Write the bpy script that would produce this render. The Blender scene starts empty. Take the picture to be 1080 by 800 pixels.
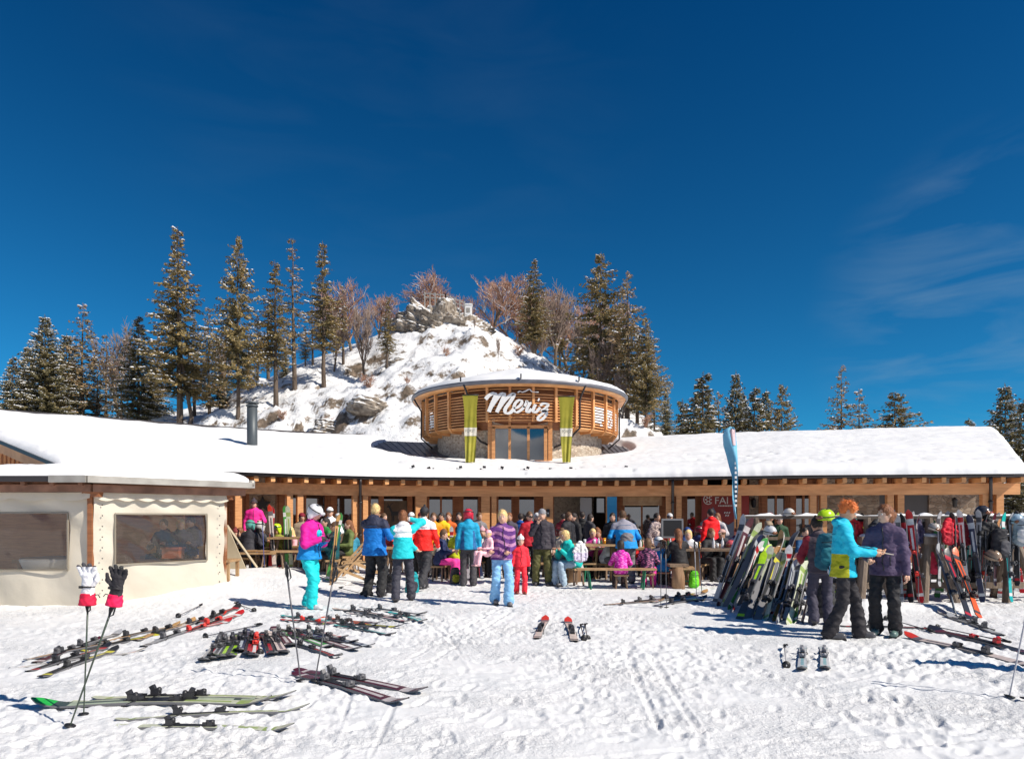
import bpy, math, random
import numpy as np
import openvdb
from math import sin, cos, pi, radians, sqrt, atan2
from mathutils import Vector, Matrix, Euler

random.seed(7)
RNG = np.random.default_rng(11)
S = bpy.context.scene
COL = S.collection

# ---------------------------------------------------------------- camera
cam_data = bpy.data.cameras.new("camera")
cam = bpy.data.objects.new("camera", cam_data)
COL.objects.link(cam)
cam.location = (0, 0, 1.6)
cam.rotation_euler = (radians(90), 0, 0)
cam_data.lens = 24
cam_data.sensor_width = 36
cam_data.sensor_fit = 'HORIZONTAL'
cam_data.shift_y = 0.1345
cam_data.clip_start = 0.05
cam_data.clip_end = 9000
S.camera = cam

# ---------------------------------------------------------------- sun and sky
SUN_EL = radians(41)
SUN_AZ = Vector((1.0, -0.52)).normalized()
sun_data = bpy.data.lights.new("sun", 'SUN')
sun_data.energy = 4.9
sun_data.angle = radians(0.5)
sun_data.color = (1.0, 0.92, 0.81)
sun = bpy.data.objects.new("sun", sun_data)
COL.objects.link(sun)
to_sun = Vector((SUN_AZ.x * cos(SUN_EL), SUN_AZ.y * cos(SUN_EL), sin(SUN_EL)))
sun.rotation_euler = (-to_sun).to_track_quat('-Z', 'Y').to_euler()

W = bpy.data.worlds.new("World")
S.world = W
W.use_nodes = True
nt = W.node_tree
bg = nt.nodes["Background"]
sky = nt.nodes.new("ShaderNodeTexSky")
sky.sky_type = 'NISHITA'
sky.sun_disc = False
sky.sun_elevation = SUN_EL
sky.sun_rotation = atan2(SUN_AZ.x, SUN_AZ.y)
sky.altitude = 2500
sky.air_density = 1.0
sky.dust_density = 0.2
sky.ozone_density = 3.5
tint = nt.nodes.new("ShaderNodeMix"); tint.data_type = 'RGBA'; tint.blend_type = 'MULTIPLY'
tint.inputs[0].default_value = 1
tgz = nt.nodes.new("ShaderNodeTexCoord"); tsx = nt.nodes.new("ShaderNodeSeparateXYZ"); nt.links.new(tgz.outputs['Generated'], tsx.inputs[0])
tmr = nt.nodes.new("ShaderNodeMapRange"); tmr.inputs[1].default_value = -0.02; tmr.inputs[2].default_value = 0.60; nt.links.new(tsx.outputs[2], tmr.inputs[0])
tcm = nt.nodes.new("ShaderNodeMix"); tcm.data_type = 'RGBA'; tcm.inputs[6].default_value = (0.14, 0.78, 0.96, 1); tcm.inputs[7].default_value = (0.02, 0.44, 0.74, 1)
nt.links.new(tmr.outputs[0], tcm.inputs[0]); nt.links.new(tcm.outputs[2], tint.inputs[7])
nt.links.new(sky.outputs[0], tint.inputs[6])
# thin cirrus, laid out in world directions
tc = nt.nodes.new("ShaderNodeTexCoord")
mp = nt.nodes.new("ShaderNodeMapping"); mp.inputs['Scale'].default_value = (2.2, 2.2, 9); mp.inputs['Rotation'].default_value = (0, 0.25, 0.2)
nz = nt.nodes.new("ShaderNodeTexNoise"); nz.inputs['Scale'].default_value = 2.2; nz.inputs['Detail'].default_value = 7
nz.inputs['Roughness'].default_value = 0.52; nz.inputs['Distortion'].default_value = 0.6
ramp = nt.nodes.new("ShaderNodeMapRange"); ramp.inputs[1].default_value = 0.42; ramp.inputs[2].default_value = 0.88
ramp.inputs[3].default_value = 0; ramp.inputs[4].default_value = 0.26
# wisps gather around two directions of the sky
def sky_spot(direction, c0, c1, amount):
    d = nt.nodes.new("ShaderNodeVectorMath"); d.operation = 'DOT_PRODUCT'
    nt.links.new(tc.outputs['Generated'], d.inputs[0]); d.inputs[1].default_value = Vector(direction).normalized()
    r = nt.nodes.new("ShaderNodeMapRange"); r.interpolation_type = 'SMOOTHSTEP'
    r.inputs[1].default_value = c0; r.inputs[2].default_value = c1; r.inputs[3].default_value = 0; r.inputs[4].default_value = amount
    nt.links.new(d.outputs['Value'], r.inputs[0])
    return r.outputs[0]
s1 = sky_spot((520, 720, 215), 0.975, 0.9985, 2.0)
s2 = sky_spot((-130, 720, 440), 0.93, 1.0, 0.16)
ad = nt.nodes.new("ShaderNodeMath"); ad.operation = 'ADD'; nt.links.new(s1, ad.inputs[0]); nt.links.new(s2, ad.inputs[1])
ml = nt.nodes.new("ShaderNodeMath"); ml.operation = 'MULTIPLY'
nt.links.new(tc.outputs['Generated'], mp.inputs[0]); nt.links.new(mp.outputs[0], nz.inputs[0]); nt.links.new(nz.outputs[0], ramp.inputs[0])
nt.links.new(ramp.outputs[0], ml.inputs[0]); nt.links.new(ad.outputs[0], ml.inputs[1])
mx = nt.nodes.new("ShaderNodeMix"); mx.data_type = 'RGBA'
mx.inputs[7].default_value = (2.4, 3.6, 4.6, 1)
nt.links.new(ml.outputs[0], mx.inputs[0]); nt.links.new(tint.outputs[2], mx.inputs[6])
nt.links.new(mx.outputs[2], bg.inputs[0])
bg.inputs[1].default_value = 0.09

S.view_settings.view_transform = 'Standard'
S.view_settings.look = 'None'
S.view_settings.exposure = 0.25
S.view_settings.gamma = 1
S.render.engine = 'CYCLES'
S.cycles.max_bounces = 6
S.cycles.diffuse_bounces = 3
S.cycles.glossy_bounces = 3
S.cycles.transparent_max_bounces = 8
S.cycles.use_denoising = True

# ---------------------------------------------------------------- helpers
F = 720.0                                   # focal length in photo pixels (1080 wide), horizon row 545
def PT(px, py, d): return Vector(((px - 540) / F * d, d, 1.6 + (545 - py) / F * d))
def GP(px, py):
    d = 1.6 * F / (py - 545.0)
    return ((px - 540) / F * d, d)

def tag(o, label=None, cat=None, group=None, kind=None):
    if label: o['label'] = label
    if cat: o['category'] = cat
    if group: o['group'] = group
    if kind: o['kind'] = kind
    return o
def empty(name, loc=(0, 0, 0), rz=0.0, label=None, cat=None, group=None):
    o = bpy.data.objects.new(name, None); COL.objects.link(o)
    o.location = loc; o.rotation_euler = (0, 0, rz)
    o.empty_display_size = 0.1
    return tag(o, label, cat, group)
def copy_tree(o, parent=None):
    c = o.copy(); COL.objects.link(c)
    if parent: c.parent = parent
    for ch in list(o.children): copy_tree(ch, c)
    return c

class MB:
    """collects faces with material slots and links them as one mesh object"""
    def __init__(s): s.v = []; s.f = []; s.m = []; s.sm = []
    def add(s, vs, fs, m=0, smooth=False):
        b = len(s.v); s.v.extend([tuple(v) for v in vs])
        for f in fs:
            s.f.append(tuple(i + b for i in f)); s.m.append(m); s.sm.append(smooth)
    def box(s, c, size, rot=None, m=0, bev=0.0):
        hx, hy, hz = size[0] / 2, size[1] / 2, size[2] / 2
        vs = [Vector((x * hx, y * hy, z * hz)) for z in (-1, 1) for y in (-1, 1) for x in (-1, 1)]
        if rot is not None:
            R = rot if isinstance(rot, Matrix) else Euler(rot).to_matrix()
            vs = [R @ v for v in vs]
        c = Vector(c); vs = [v + c for v in vs]
        s.add(vs, [(0, 2, 3, 1), (4, 5, 7, 6), (0, 1, 5, 4), (2, 6, 7, 3), (0, 4, 6, 2), (1, 3, 7, 5)], m)
    def bar(s, a, b, w, h, m=0, up=(0, 0, 1)):
        a = Vector(a); b = Vector(b); d = (b - a); L = d.length
        if L < 1e-6: return
        d.normalize(); up = Vector(up)
        if abs(d.dot(up)) > 0.99: up = Vector((0, 1, 0))
        x = d.cross(up).normalized(); z = x.cross(d).normalized()
        R = Matrix((x, d, z)).transposed()
        s.box((a + b) / 2, (w, L, h), R, m)
    def tube(s, pts, rs, n=8, m=0, cap=True, smooth=True):
        pts = [Vector(p) for p in pts]
        if not hasattr(rs, '__len__'): rs = [rs] * len(pts)
        rings = []; t0 = (pts[1] - pts[0]).normalized()
        up = Vector((0, 0, 1)) if abs(t0.z) < 0.9 else Vector((1, 0, 0))
        x = t0.cross(up).normalized()
        vs = []
        for i, p in enumerate(pts):
            a = pts[max(i - 1, 0)]; b = pts[min(i + 1, len(pts) - 1)]
            t = (b - a)
            if t.length < 1e-7: t = t0
            t = t.normalized()
            x = (x - t * x.dot(t))
            if x.length < 1e-5: x = t.orthogonal()
            x = x.normalized(); y = t.cross(x)
            for k in range(n):
                an = 2 * pi * k / n
                vs.append(p + (x * cos(an) + y * sin(an)) * rs[i])
        fs = []
        for i in range(len(pts) - 1):
            for k in range(n):
                fs.append((i * n + k, i * n + (k + 1) % n, (i + 1) * n + (k + 1) % n, (i + 1) * n + k))
        s.add(vs, fs, m, smooth)
        if cap:
            b = len(s.v) - len(vs)
            s.f.append(tuple(b + k for k in range(n))[::-1]); s.m.append(m); s.sm.append(False)
            e = b + (len(pts) - 1) * n
            s.f.append(tuple(e + k for k in range(n))); s.m.append(m); s.sm.append(False)
    def ball(s, c, r, m=0, n=8, k=6, R=None):
        if not hasattr(r, '__len__'): r = (r, r, r)
        c = Vector(c); vs = []; fs = []
        for j in range(k + 1):
            th = pi * j / k
            for i in range(n):
                a = 2 * pi * i / n
                v = Vector((r[0] * sin(th) * cos(a), r[1] * sin(th) * sin(a), r[2] * cos(th)))
                if R is not None: v = R @ v
                vs.append(c + v)
        for j in range(k):
            for i in range(n):
                fs.append((j * n + i, (j + 1) * n + i, (j + 1) * n + (i + 1) % n, j * n + (i + 1) % n))
        s.add(vs, fs, m, True)
    def lathe(s, c, prof, n=24, m=0, a0=0, a1=2 * pi, smooth=True):
        full = abs(a1 - a0 - 2 * pi) < 1e-6
        cols = n if full else n + 1
        vs = []
        for j, (r, z) in enumerate(prof):
            for i in range(cols):
                a = a0 + (a1 - a0) * i / n
                vs.append((c[0] + r * cos(a), c[1] + r * sin(a), c[2] + z))
        fs = []
        for j in range(len(prof) - 1):
            for i in range(n):
                i2 = (i + 1) % cols if full else i + 1
                fs.append((j * cols + i, j * cols + i2, (j + 1) * cols + i2, (j + 1) * cols + i))
        s.add(vs, fs, m, smooth)
    def build(s, name, mats, parent=None, loc=None):
        me = bpy.data.meshes.new(name)
        me.from_pydata(s.v, [], s.f)
        if not hasattr(mats, '__len__'): mats = [mats]
        for mt in mats: me.materials.append(mt)
        me.polygons.foreach_set('material_index', s.m)
        me.polygons.foreach_set('use_smooth', s.sm)
        me.update()
        o = bpy.data.objects.new(name, me); COL.objects.link(o)
        if parent is not None: o.parent = parent
        if loc is not None: o.location = loc
        return o

def np_mesh(name, V, Q, mats, midx=None, smooth=True, parent=None):
    me = bpy.data.meshes.new(name)
    V = np.ascontiguousarray(V, dtype=np.float32); Q = np.ascontiguousarray(Q, dtype=np.int32)
    k = Q.shape[1]
    me.vertices.add(len(V)); me.vertices.foreach_set('co', V.ravel())
    me.loops.add(Q.size); me.loops.foreach_set('vertex_index', Q.ravel())
    me.polygons.add(len(Q)); me.polygons.foreach_set('loop_start', np.arange(0, Q.size, k, dtype=np.int32))
    me.polygons.foreach_set('loop_total', np.full(len(Q), k, dtype=np.int32))
    if not hasattr(mats, '__len__'): mats = [mats]
    for mt in mats: me.materials.append(mt)
    if midx is not None: me.polygons.foreach_set('material_index', np.ascontiguousarray(midx, dtype=np.int32))
    me.polygons.foreach_set('use_smooth', np.full(len(Q), smooth, dtype=bool))
    me.update(calc_edges=True); me.validate()
    o = bpy.data.objects.new(name, me); COL.objects.link(o)
    if parent is not None: o.parent = parent
    return o

# ---------------------------------------------------------------- materials
MC = {}
def mat(name, col, rough=0.7, col2=None, scale=8.0, bump=0.0, bscale=None, stretch=None, metal=0.0, spec=0.5,
        detail=4, contrast=(0.35, 0.65), emit=None):
    if name in MC: return MC[name]
    m = bpy.data.materials.new(name); m.use_nodes = True; MC[name] = m
    n = m.node_tree.nodes; l = m.node_tree.links; b = n["Principled BSDF"]
    b.inputs['Base Color'].default_value = (*col, 1); b.inputs['Roughness'].default_value = rough
    b.inputs['Metallic'].default_value = metal; b.inputs['Specular IOR Level'].default_value = spec
    if col2 is not None or bump:
        t = n.new("ShaderNodeTexCoord"); mpn = n.new("ShaderNodeMapping"); l.new(t.outputs['Object'], mpn.inputs[0])
        if stretch: mpn.inputs['Scale'].default_value = stretch
    if col2 is not None:
        z = n.new("ShaderNodeTexNoise"); z.inputs['Scale'].default_value = scale; z.inputs['Detail'].default_value = detail
        l.new(mpn.outputs[0], z.inputs[0])
        r = n.new("ShaderNodeMapRange"); r.inputs[1].default_value = contrast[0]; r.inputs[2].default_value = contrast[1]
        l.new(z.outputs[0], r.inputs[0])
        x = n.new("ShaderNodeMix"); x.data_type = 'RGBA'; x.inputs[6].default_value = (*col, 1); x.inputs[7].default_value = (*col2, 1)
        l.new(r.outputs[0], x.inputs[0]); l.new(x.outputs[2], b.inputs['Base Color'])
    if bump:
        z2 = n.new("ShaderNodeTexNoise"); z2.inputs['Scale'].default_value = bscale or scale * 3; z2.inputs['Detail'].default_value = 5
        l.new(mpn.outputs[0], z2.inputs[0])
        bp = n.new("ShaderNodeBump"); bp.inputs['Strength'].default_value = 1.0; bp.inputs['Distance'].default_value = bump
        l.new(z2.outputs[0], bp.inputs['Height']); l.new(bp.outputs[0], b.inputs['Normal'])
    if emit:
        b.inputs['Emission Color'].default_value = (*emit[0], 1); b.inputs['Emission Strength'].default_value = emit[1]
    return m
def fab(col):
    k = "fabric_%d_%d_%d" % tuple(int(c * 999) for c in col)
    return mat(k, col, 0.7, tuple(min(1, c * 1.22 + 0.008) for c in col), 6, 0.012, 9, stretch=(1, 1, 2.6), spec=0.3)
def plas(col, rough=0.35):
    k = "plastic_%d_%d_%d_%d" % (*[int(c * 999) for c in col], int(rough * 100))
    return mat(k, col, rough, tuple(c * 0.8 for c in col), 20)
def srgb(h):
    h = h.lstrip('#'); c = [int(h[i:i + 2], 16) / 255 for i in (0, 2, 4)]
    return tuple(((x + 0.055) / 1.055) ** 2.4 if x > 0.04045 else x / 12.92 for x in c)

M = {}
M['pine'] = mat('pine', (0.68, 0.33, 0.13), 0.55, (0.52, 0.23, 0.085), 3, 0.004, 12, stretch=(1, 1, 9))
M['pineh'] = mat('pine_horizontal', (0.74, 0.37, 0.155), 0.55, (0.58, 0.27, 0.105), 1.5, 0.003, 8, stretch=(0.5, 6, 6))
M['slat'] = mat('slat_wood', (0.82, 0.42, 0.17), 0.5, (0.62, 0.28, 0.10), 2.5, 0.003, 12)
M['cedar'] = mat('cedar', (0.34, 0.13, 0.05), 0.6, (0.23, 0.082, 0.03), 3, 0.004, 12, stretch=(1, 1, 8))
M['oldwood'] = mat('weathered_wood', (0.25, 0.17, 0.11), 0.8, (0.14, 0.09, 0.06), 4, 0.01, 20, stretch=(1, 1, 0.3))
M['log'] = mat('log_wood', (0.36, 0.22, 0.12), 0.75, (0.22, 0.12, 0.06), 5, 0.01, 16, stretch=(2, 2, 0.4))
M['planks'] = mat('plank_wood', (0.46, 0.30, 0.15), 0.65, (0.33, 0.19, 0.09), 4, 0.004, 18)
M['metal'] = mat('grey_sheet_metal', (0.20, 0.20, 0.225), 0.45, (0.14, 0.14, 0.16), 2, metal=0.3)
M['dark'] = mat('dark_metal', (0.03, 0.032, 0.036), 0.4, metal=0.5)
M['gutter'] = mat('gutter_metal', (0.045, 0.04, 0.042), 0.4, metal=0.4)
M['greym'] = mat('grey_metal', (0.3, 0.3, 0.3), 0.4, metal=0.6)
M['zinc'] = mat('zinc_flashing', (0.42, 0.40, 0.36), 0.5, (0.3, 0.28, 0.25), 3, metal=0.3)
M['black'] = mat('black', (0.014, 0.014, 0.016), 0.5)
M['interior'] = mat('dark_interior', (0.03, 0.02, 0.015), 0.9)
M['white'] = mat('white_paint', (0.8, 0.8, 0.79), 0.5)
M['glass'] = mat('window_glass', (0.012, 0.016, 0.02), 0.03, spec=0.5)
MC['window_glass'].node_tree.nodes['Principled BSDF'].inputs['IOR'].default_value = 2.5
MC['window_glass'].node_tree.nodes["Principled BSDF"].inputs['Coat Weight'].default_value = 0.0

def stone_mat(name, c1, c2, mortar, sc, bump=0.02):
    m = bpy.data.materials.new(name); m.use_nodes = True
    n = m.node_tree.nodes; l = m.node_tree.links; b = n["Principled BSDF"]; b.inputs['Roughness'].default_value = 0.85
    t = n.new("ShaderNodeTexCoord"); mp_ = n.new("ShaderNodeMapping"); l.new(t.outputs['Object'], mp_.inputs[0])
    mp_.inputs['Scale'].default_value = (1, 1, 1.5)
    v = n.new("ShaderNodeTexVoronoi"); v.inputs['Scale'].default_value = sc; l.new(mp_.outputs[0], v.inputs[0])
    v2 = n.new("ShaderNodeTexVoronoi"); v2.feature = 'DISTANCE_TO_EDGE'; v2.inputs['Scale'].default_value = sc; l.new(mp_.outputs[0], v2.inputs[0])
    x = n.new("ShaderNodeMix"); x.data_type = 'RGBA'; x.inputs[6].default_value = (*c1, 1); x.inputs[7].default_value = (*c2, 1)
    sep = n.new("ShaderNodeSeparateColor"); l.new(v.outputs['Color'], sep.inputs[0]); l.new(sep.outputs[0], x.inputs[0])
    r = n.new("ShaderNodeMapRange"); r.inputs[1].default_value = 0.02; r.inputs[2].default_value = 0.09; l.new(v2.outputs['Distance'], r.inputs[0])
    y = n.new("ShaderNodeMix"); y.data_type = 'RGBA'; y.inputs[6].default_value = (*mortar, 1)
    l.new(r.outputs[0], y.inputs[0]); l.new(x.outputs[2], y.inputs[7]); l.new(y.outputs[2], b.inputs['Base Color'])
    bp = n.new("ShaderNodeBump"); bp.inputs['Distance'].default_value = bump; l.new(r.outputs[0], bp.inputs['Height']); l.new(bp.outputs[0], b.inputs['Normal'])
    return m
M['stone'] = stone_mat('field_stone', (0.20, 0.14, 0.095), (0.42, 0.33, 0.25), (0.30, 0.25, 0.20), 5.5)
M['stonel'] = stone_mat('pale_field_stone', (0.38, 0.28, 0.20), (0.70, 0.60, 0.48), (0.62, 0.54, 0.43), 8)

def snow_mat(name, dirt=0.0, rock=False, fine=1.0, rockcol=((0.10, 0.085, 0.07), (0.30, 0.25, 0.20))):
    m = bpy.data.materials.new(name); m.use_nodes = True
    n = m.node_tree.nodes; l = m.node_tree.links; b = n["Principled BSDF"]
    b.inputs['Roughness'].default_value = 0.6; b.inputs['Specular IOR Level'].default_value = 0.3
    t = n.new("ShaderNodeTexCoord")
    z = n.new("ShaderNodeTexNoise"); z.inputs['Scale'].default_value = 1.3; z.inputs['Detail'].default_value = 8; z.inputs['Roughness'].default_value = 0.7
    l.new(t.outputs['Object'], z.inputs[0])
    r = n.new("ShaderNodeMapRange"); r.inputs[1].default_value = 0.38; r.inputs[2].default_value = 0.62; l.new(z.outputs[0], r.inputs[0])
    x = n.new("ShaderNodeMix"); x.data_type = 'RGBA'
    x.inputs[6].default_value = (0.76 - dirt, 0.775 - dirt, 0.79 - dirt, 1); x.inputs[7].default_value = (0.82, 0.822, 0.826, 1)
    l.new(r.outputs[0], x.inputs[0])
    out = x.outputs[2]
    z2 = n.new("ShaderNodeTexNoise"); z2.inputs['Scale'].default_value = 24 * fine; z2.inputs['Detail'].default_value = 6; z2.inputs['Roughness'].default_value = 0.65
    l.new(t.outputs['Object'], z2.inputs[0])
    bp = n.new("ShaderNodeBump"); bp.inputs['Distance'].default_value = 0.036 / fine ** 1.5
    l.new(z2.outputs[0], bp.inputs['Height']); l.new(bp.outputs[0], b.inputs['Normal'])
    if not rock:
        zm = n.new("ShaderNodeTexNoise"); zm.inputs['Scale'].default_value = 0.8; zm.inputs['Detail'].default_value = 4; l.new(t.outputs['Object'], zm.inputs[0])
        rm = n.new("ShaderNodeMapRange"); rm.inputs[1].default_value = 0.36; rm.inputs[2].default_value = 0.62; rm.inputs[3].default_value = 0.12; rm.inputs[4].default_value = 1.0
        l.new(zm.outputs[0], rm.inputs[0]); l.new(rm.outputs[0], bp.inputs['Strength'])
    if dirt > 0:
        zs = n.new("ShaderNodeTexNoise"); zs.inputs['Scale'].default_value = 55; zs.inputs['Detail'].default_value = 3; l.new(t.outputs['Object'], zs.inputs[0])
        rs_ = n.new("ShaderNodeMapRange"); rs_.inputs[1].default_value = 0.72; rs_.inputs[2].default_value = 0.78; l.new(zs.outputs[0], rs_.inputs[0])
        mg_ = n.new("ShaderNodeMath"); mg_.operation = 'MULTIPLY'; mg_.inputs[1].default_value = 0.6; l.new(rs_.outputs[0], mg_.inputs[0])
        xs_ = n.new("ShaderNodeMix"); xs_.data_type = 'RGBA'; xs_.inputs[7].default_value = (.22, .18, .14, 1); l.new(mg_.outputs[0], xs_.inputs[0]); l.new(out, xs_.inputs[6]); out = xs_.outputs[2]
    if rock:
        g = n.new("ShaderNodeNewGeometry"); sx = n.new("ShaderNodeSeparateXYZ"); l.new(g.outputs['Normal'], sx.inputs[0])
        z3 = n.new("ShaderNodeTexNoise"); z3.inputs['Scale'].default_value = 0.9; z3.inputs['Detail'].default_value = 8; z3.inputs['Roughness'].default_value = 0.75
        l.new(t.outputs['Object'], z3.inputs[0])
        ma = n.new("ShaderNodeMath"); ma.operation = 'MULTIPLY_ADD'; ma.inputs[1].default_value = 0.9; l.new(z3.outputs[0], ma.inputs[0]); l.new(sx.outputs[2], ma.inputs[2])
        rr = n.new("ShaderNodeMapRange"); rr.inputs[1].default_value = rock[0]; rr.inputs[2].default_value = rock[1]; l.new(ma.outputs[0], rr.inputs[0])
        z4 = n.new("ShaderNodeTexNoise"); z4.inputs['Scale'].default_value = 3.0; z4.inputs['Detail'].default_value = 8; l.new(t.outputs['Object'], z4.inputs[0])
        r4 = n.new("ShaderNodeMapRange"); r4.inputs[1].default_value = 0.35; r4.inputs[2].default_value = 0.65; l.new(z4.outputs[0], r4.inputs[0])
        rc = n.new("ShaderNodeMix"); rc.data_type = 'RGBA'; rc.inputs[6].default_value = (*rockcol[0], 1); rc.inputs[7].default_value = (*rockcol[1], 1)
        l.new(r4.outputs[0], rc.inputs[0])
        y = n.new("ShaderNodeMix"); y.data_type = 'RGBA'; l.new(rr.outputs[0], y.inputs[0]); l.new(rc.outputs[2], y.inputs[6]); l.new(out, y.inputs[7])
        out = y.outputs[2]
        bp.inputs['Distance'].default_value = 0.10; z2.inputs['Scale'].default_value = 4; z3.inputs['Scale'].default_value = 2.2
    l.new(out, b.inputs['Base Color'])
    return m
M['snow'] = snow_mat('snow', dirt=0.03)
M['roofsnow'] = snow_mat('roof_snow', fine=2.5)
M['hillsnow'] = snow_mat('hill_snow', rock=(1.01, 1.13), rockcol=((0.09, 0.07, 0.05), (0.24, 0.18, 0.13)))
M['rock'] = snow_mat('rock_with_snow', rock=(0.93, 1.06), rockcol=((0.13, 0.10, 0.075), (0.40, 0.34, 0.27)))

# ---------------------------------------------------------------- lattice noise
_T = RNG.random((256, 256)).astype(np.float32)
def vnoise(x, y, s):
    x = np.asarray(x, dtype=np.float64) * s + 1000.3; y = np.asarray(y, dtype=np.float64) * s + 1000.7
    xi = np.floor(x).astype(int); yi = np.floor(y).astype(int); fx = x - xi; fy = y - yi
    fx = fx * fx * (3 - 2 * fx); fy = fy * fy * (3 - 2 * fy)
    a = _T[xi & 255, yi & 255]; b = _T[(xi + 1) & 255, yi & 255]; c = _T[xi & 255, (yi + 1) & 255]; d = _T[(xi + 1) & 255, (yi + 1) & 255]
    return (a * (1 - fx) + b * fx) * (1 - fy) + (c * (1 - fx) + d * fx) * fy - 0.5
def fbm(x, y, s, o=4, g=0.5):
    r = 0; a = 1.0
    for i in range(o):
        r = r + a * vnoise(x + 13.1 * i, y - 7.7 * i, s * 2 ** i); a *= g
    return r
# ================================================================ terrain
def macro(x, y):
    x = np.asarray(x, dtype=np.float64); y = np.asarray(y, dtype=np.float64)
    h = 0.07 * vnoise(x, y, 0.25)
    g = lambda cx, cy, sx, sy, a: a * np.exp(-((x - cx) / sx) ** 2 - ((y - cy) / sy) ** 2)
    h = h + g(-6.3, 15.2, 1.7, 2.0, 0.42) + g(-5.0, 17.0, 1.6, 1.3, 0.22)     # bank by the tent
    h = h + g(6.2, 11.9, 0.6, 0.35, 0.14) + g(4.6, 11.6, 1.3, 0.5, 0.10) + g(7.3, 11.7, 1.0, 0.3, 0.10)
    h = h + g(-2.5, 17.0, 3.5, 0.7, 0.08)
    far = np.clip((np.hypot(x, y) - 26) / 10, 0, 1)
    return h * (1 - far)
HX0, HY0, HR = -16.0, 1.0, 0.016
_hx = np.arange(HX0, 16.0, HR); _hy = np.arange(HY0, 25.0, HR)
_X, _Y = np.meshgrid(_hx, _hy, indexing='ij')
HM = macro(_X, _Y)
chunk = fbm(_X, _Y, 13.0, 3, 0.65)
patch = np.clip(fbm(_X + 40, _Y, 0.55, 4) * 3.0 + 0.65, 0.08, 1.5)
HM += 0.024 * chunk * patch + 0.014 * np.clip(fbm(_X + 9, _Y + 3, 3.2, 3), -0.2, 1)
_Y = _X = None
def splat(cx, cy, ang, lx, ly, depth, rim=0.35):
    r = max(lx, ly) * 1.9
    i0 = max(int((cx - r - HX0) / HR), 0); i1 = min(int((cx + r - HX0) / HR), HM.shape[0])
    j0 = max(int((cy - r - HY0) / HR), 0); j1 = min(int((cy + r - HY0) / HR), HM.shape[1])
    if i1 <= i0 or j1 <= j0: return
    X, Y = np.meshgrid(_hx[i0:i1] - cx, _hy[j0:j1] - cy, indexing='ij')
    u = (X * cos(ang) + Y * sin(ang)) / lx; v = (-X * sin(ang) + Y * cos(ang)) / ly
    q = np.sqrt(u * u + v * v)
    d = -depth * np.clip(1.25 - q, 0, 1) + depth * rim * np.exp(-((q - 1.3) / 0.22) ** 2)
    HM[i0:i1, j0:j1] += d
for i in range(1500):
    yy = 3.0 + 18 * random.random() ** 0.8; xx = (random.random() * 2 - 1) * yy * 0.85
    splat(xx, yy, random.random() * pi, random.uniform(0.10, 0.16), random.uniform(0.04, 0.07), random.uniform(0.008, 0.024))
for i in range(380):                                            # boot prints, in short walking lines
    yy = 3.6 + 14 * random.random() ** 0.9; xx = (random.random() * 2 - 1) * yy * 0.8; a = random.random() * 2 * pi; dp = random.uniform(.012, .024)
    for k in range(random.randint(1, 4)):
        sd = .09 if k % 2 else -.09; cx = xx + cos(a) * .62 * k - sin(a) * sd; cy = yy + sin(a) * .62 * k + cos(a) * sd
        splat(cx, cy, a, .125, .048, dp, .3); splat(cx - cos(a) * .1, cy - sin(a) * .1, a, .055, .042, dp * .6, .2)
for i in range(26):                                             # paired ski tracks
    a = random.uniform(-.5, .5) + random.choice([0, 0, .9, 1.5]); xx = random.uniform(-7, 7); yy = random.uniform(4, 13); L_ = random.uniform(2.5, 6); cv = random.uniform(-.12, .12)
    for k in range(int(L_ / .22)):
        s_ = k * .22; b_ = a + cv * s_
        for q in (-.14, .14): splat(xx + cos(a) * s_ - sin(b_) * q, yy + sin(a) * s_ + cv * s_ * s_ * .5 + cos(b_) * q, b_, .19, .038, .010, .5)
for i in range(40):                                             # ski and drag furrows
    yy = random.uniform(3.5, 14); xx = random.uniform(-0.8, 0.8) * yy; a = random.uniform(-0.5, 0.5) + (pi / 2 if random.random() < .25 else 0)
    splat(xx, yy, a, random.uniform(0.5, 1.3), 0.03, 0.012, 0.5)
def hsample(x, y):
    x = np.asarray(x, dtype=np.float64); y = np.asarray(y, dtype=np.float64)
    u = (x - HX0) / HR; v = (y - HY0) / HR
    ok = (u >= 0) & (v >= 0) & (u < HM.shape[0] - 1.01) & (v < HM.shape[1] - 1.01)
    uc = np.clip(u, 0, HM.shape[0] - 2); vc = np.clip(v, 0, HM.shape[1] - 2)
    i = uc.astype(int); j = vc.astype(int); fu = uc - i; fv = vc - j
    h = (HM[i, j] * (1 - fu) + HM[i + 1, j] * fu) * (1 - fv) + (HM[i, j + 1] * (1 - fu) + HM[i + 1, j + 1] * fu) * fv
    m = np.minimum(np.minimum(u, v), np.minimum(HM.shape[0] - 2 - u, HM.shape[1] - 2 - v)) * HR
    w = np.clip(m, 0, 1) * ok
    return h * w + macro(x, y) * (1 - w)
def gz(x, y): return float(hsample(x, y))
def gzm(x, y): return float(macro(x, y))

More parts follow.
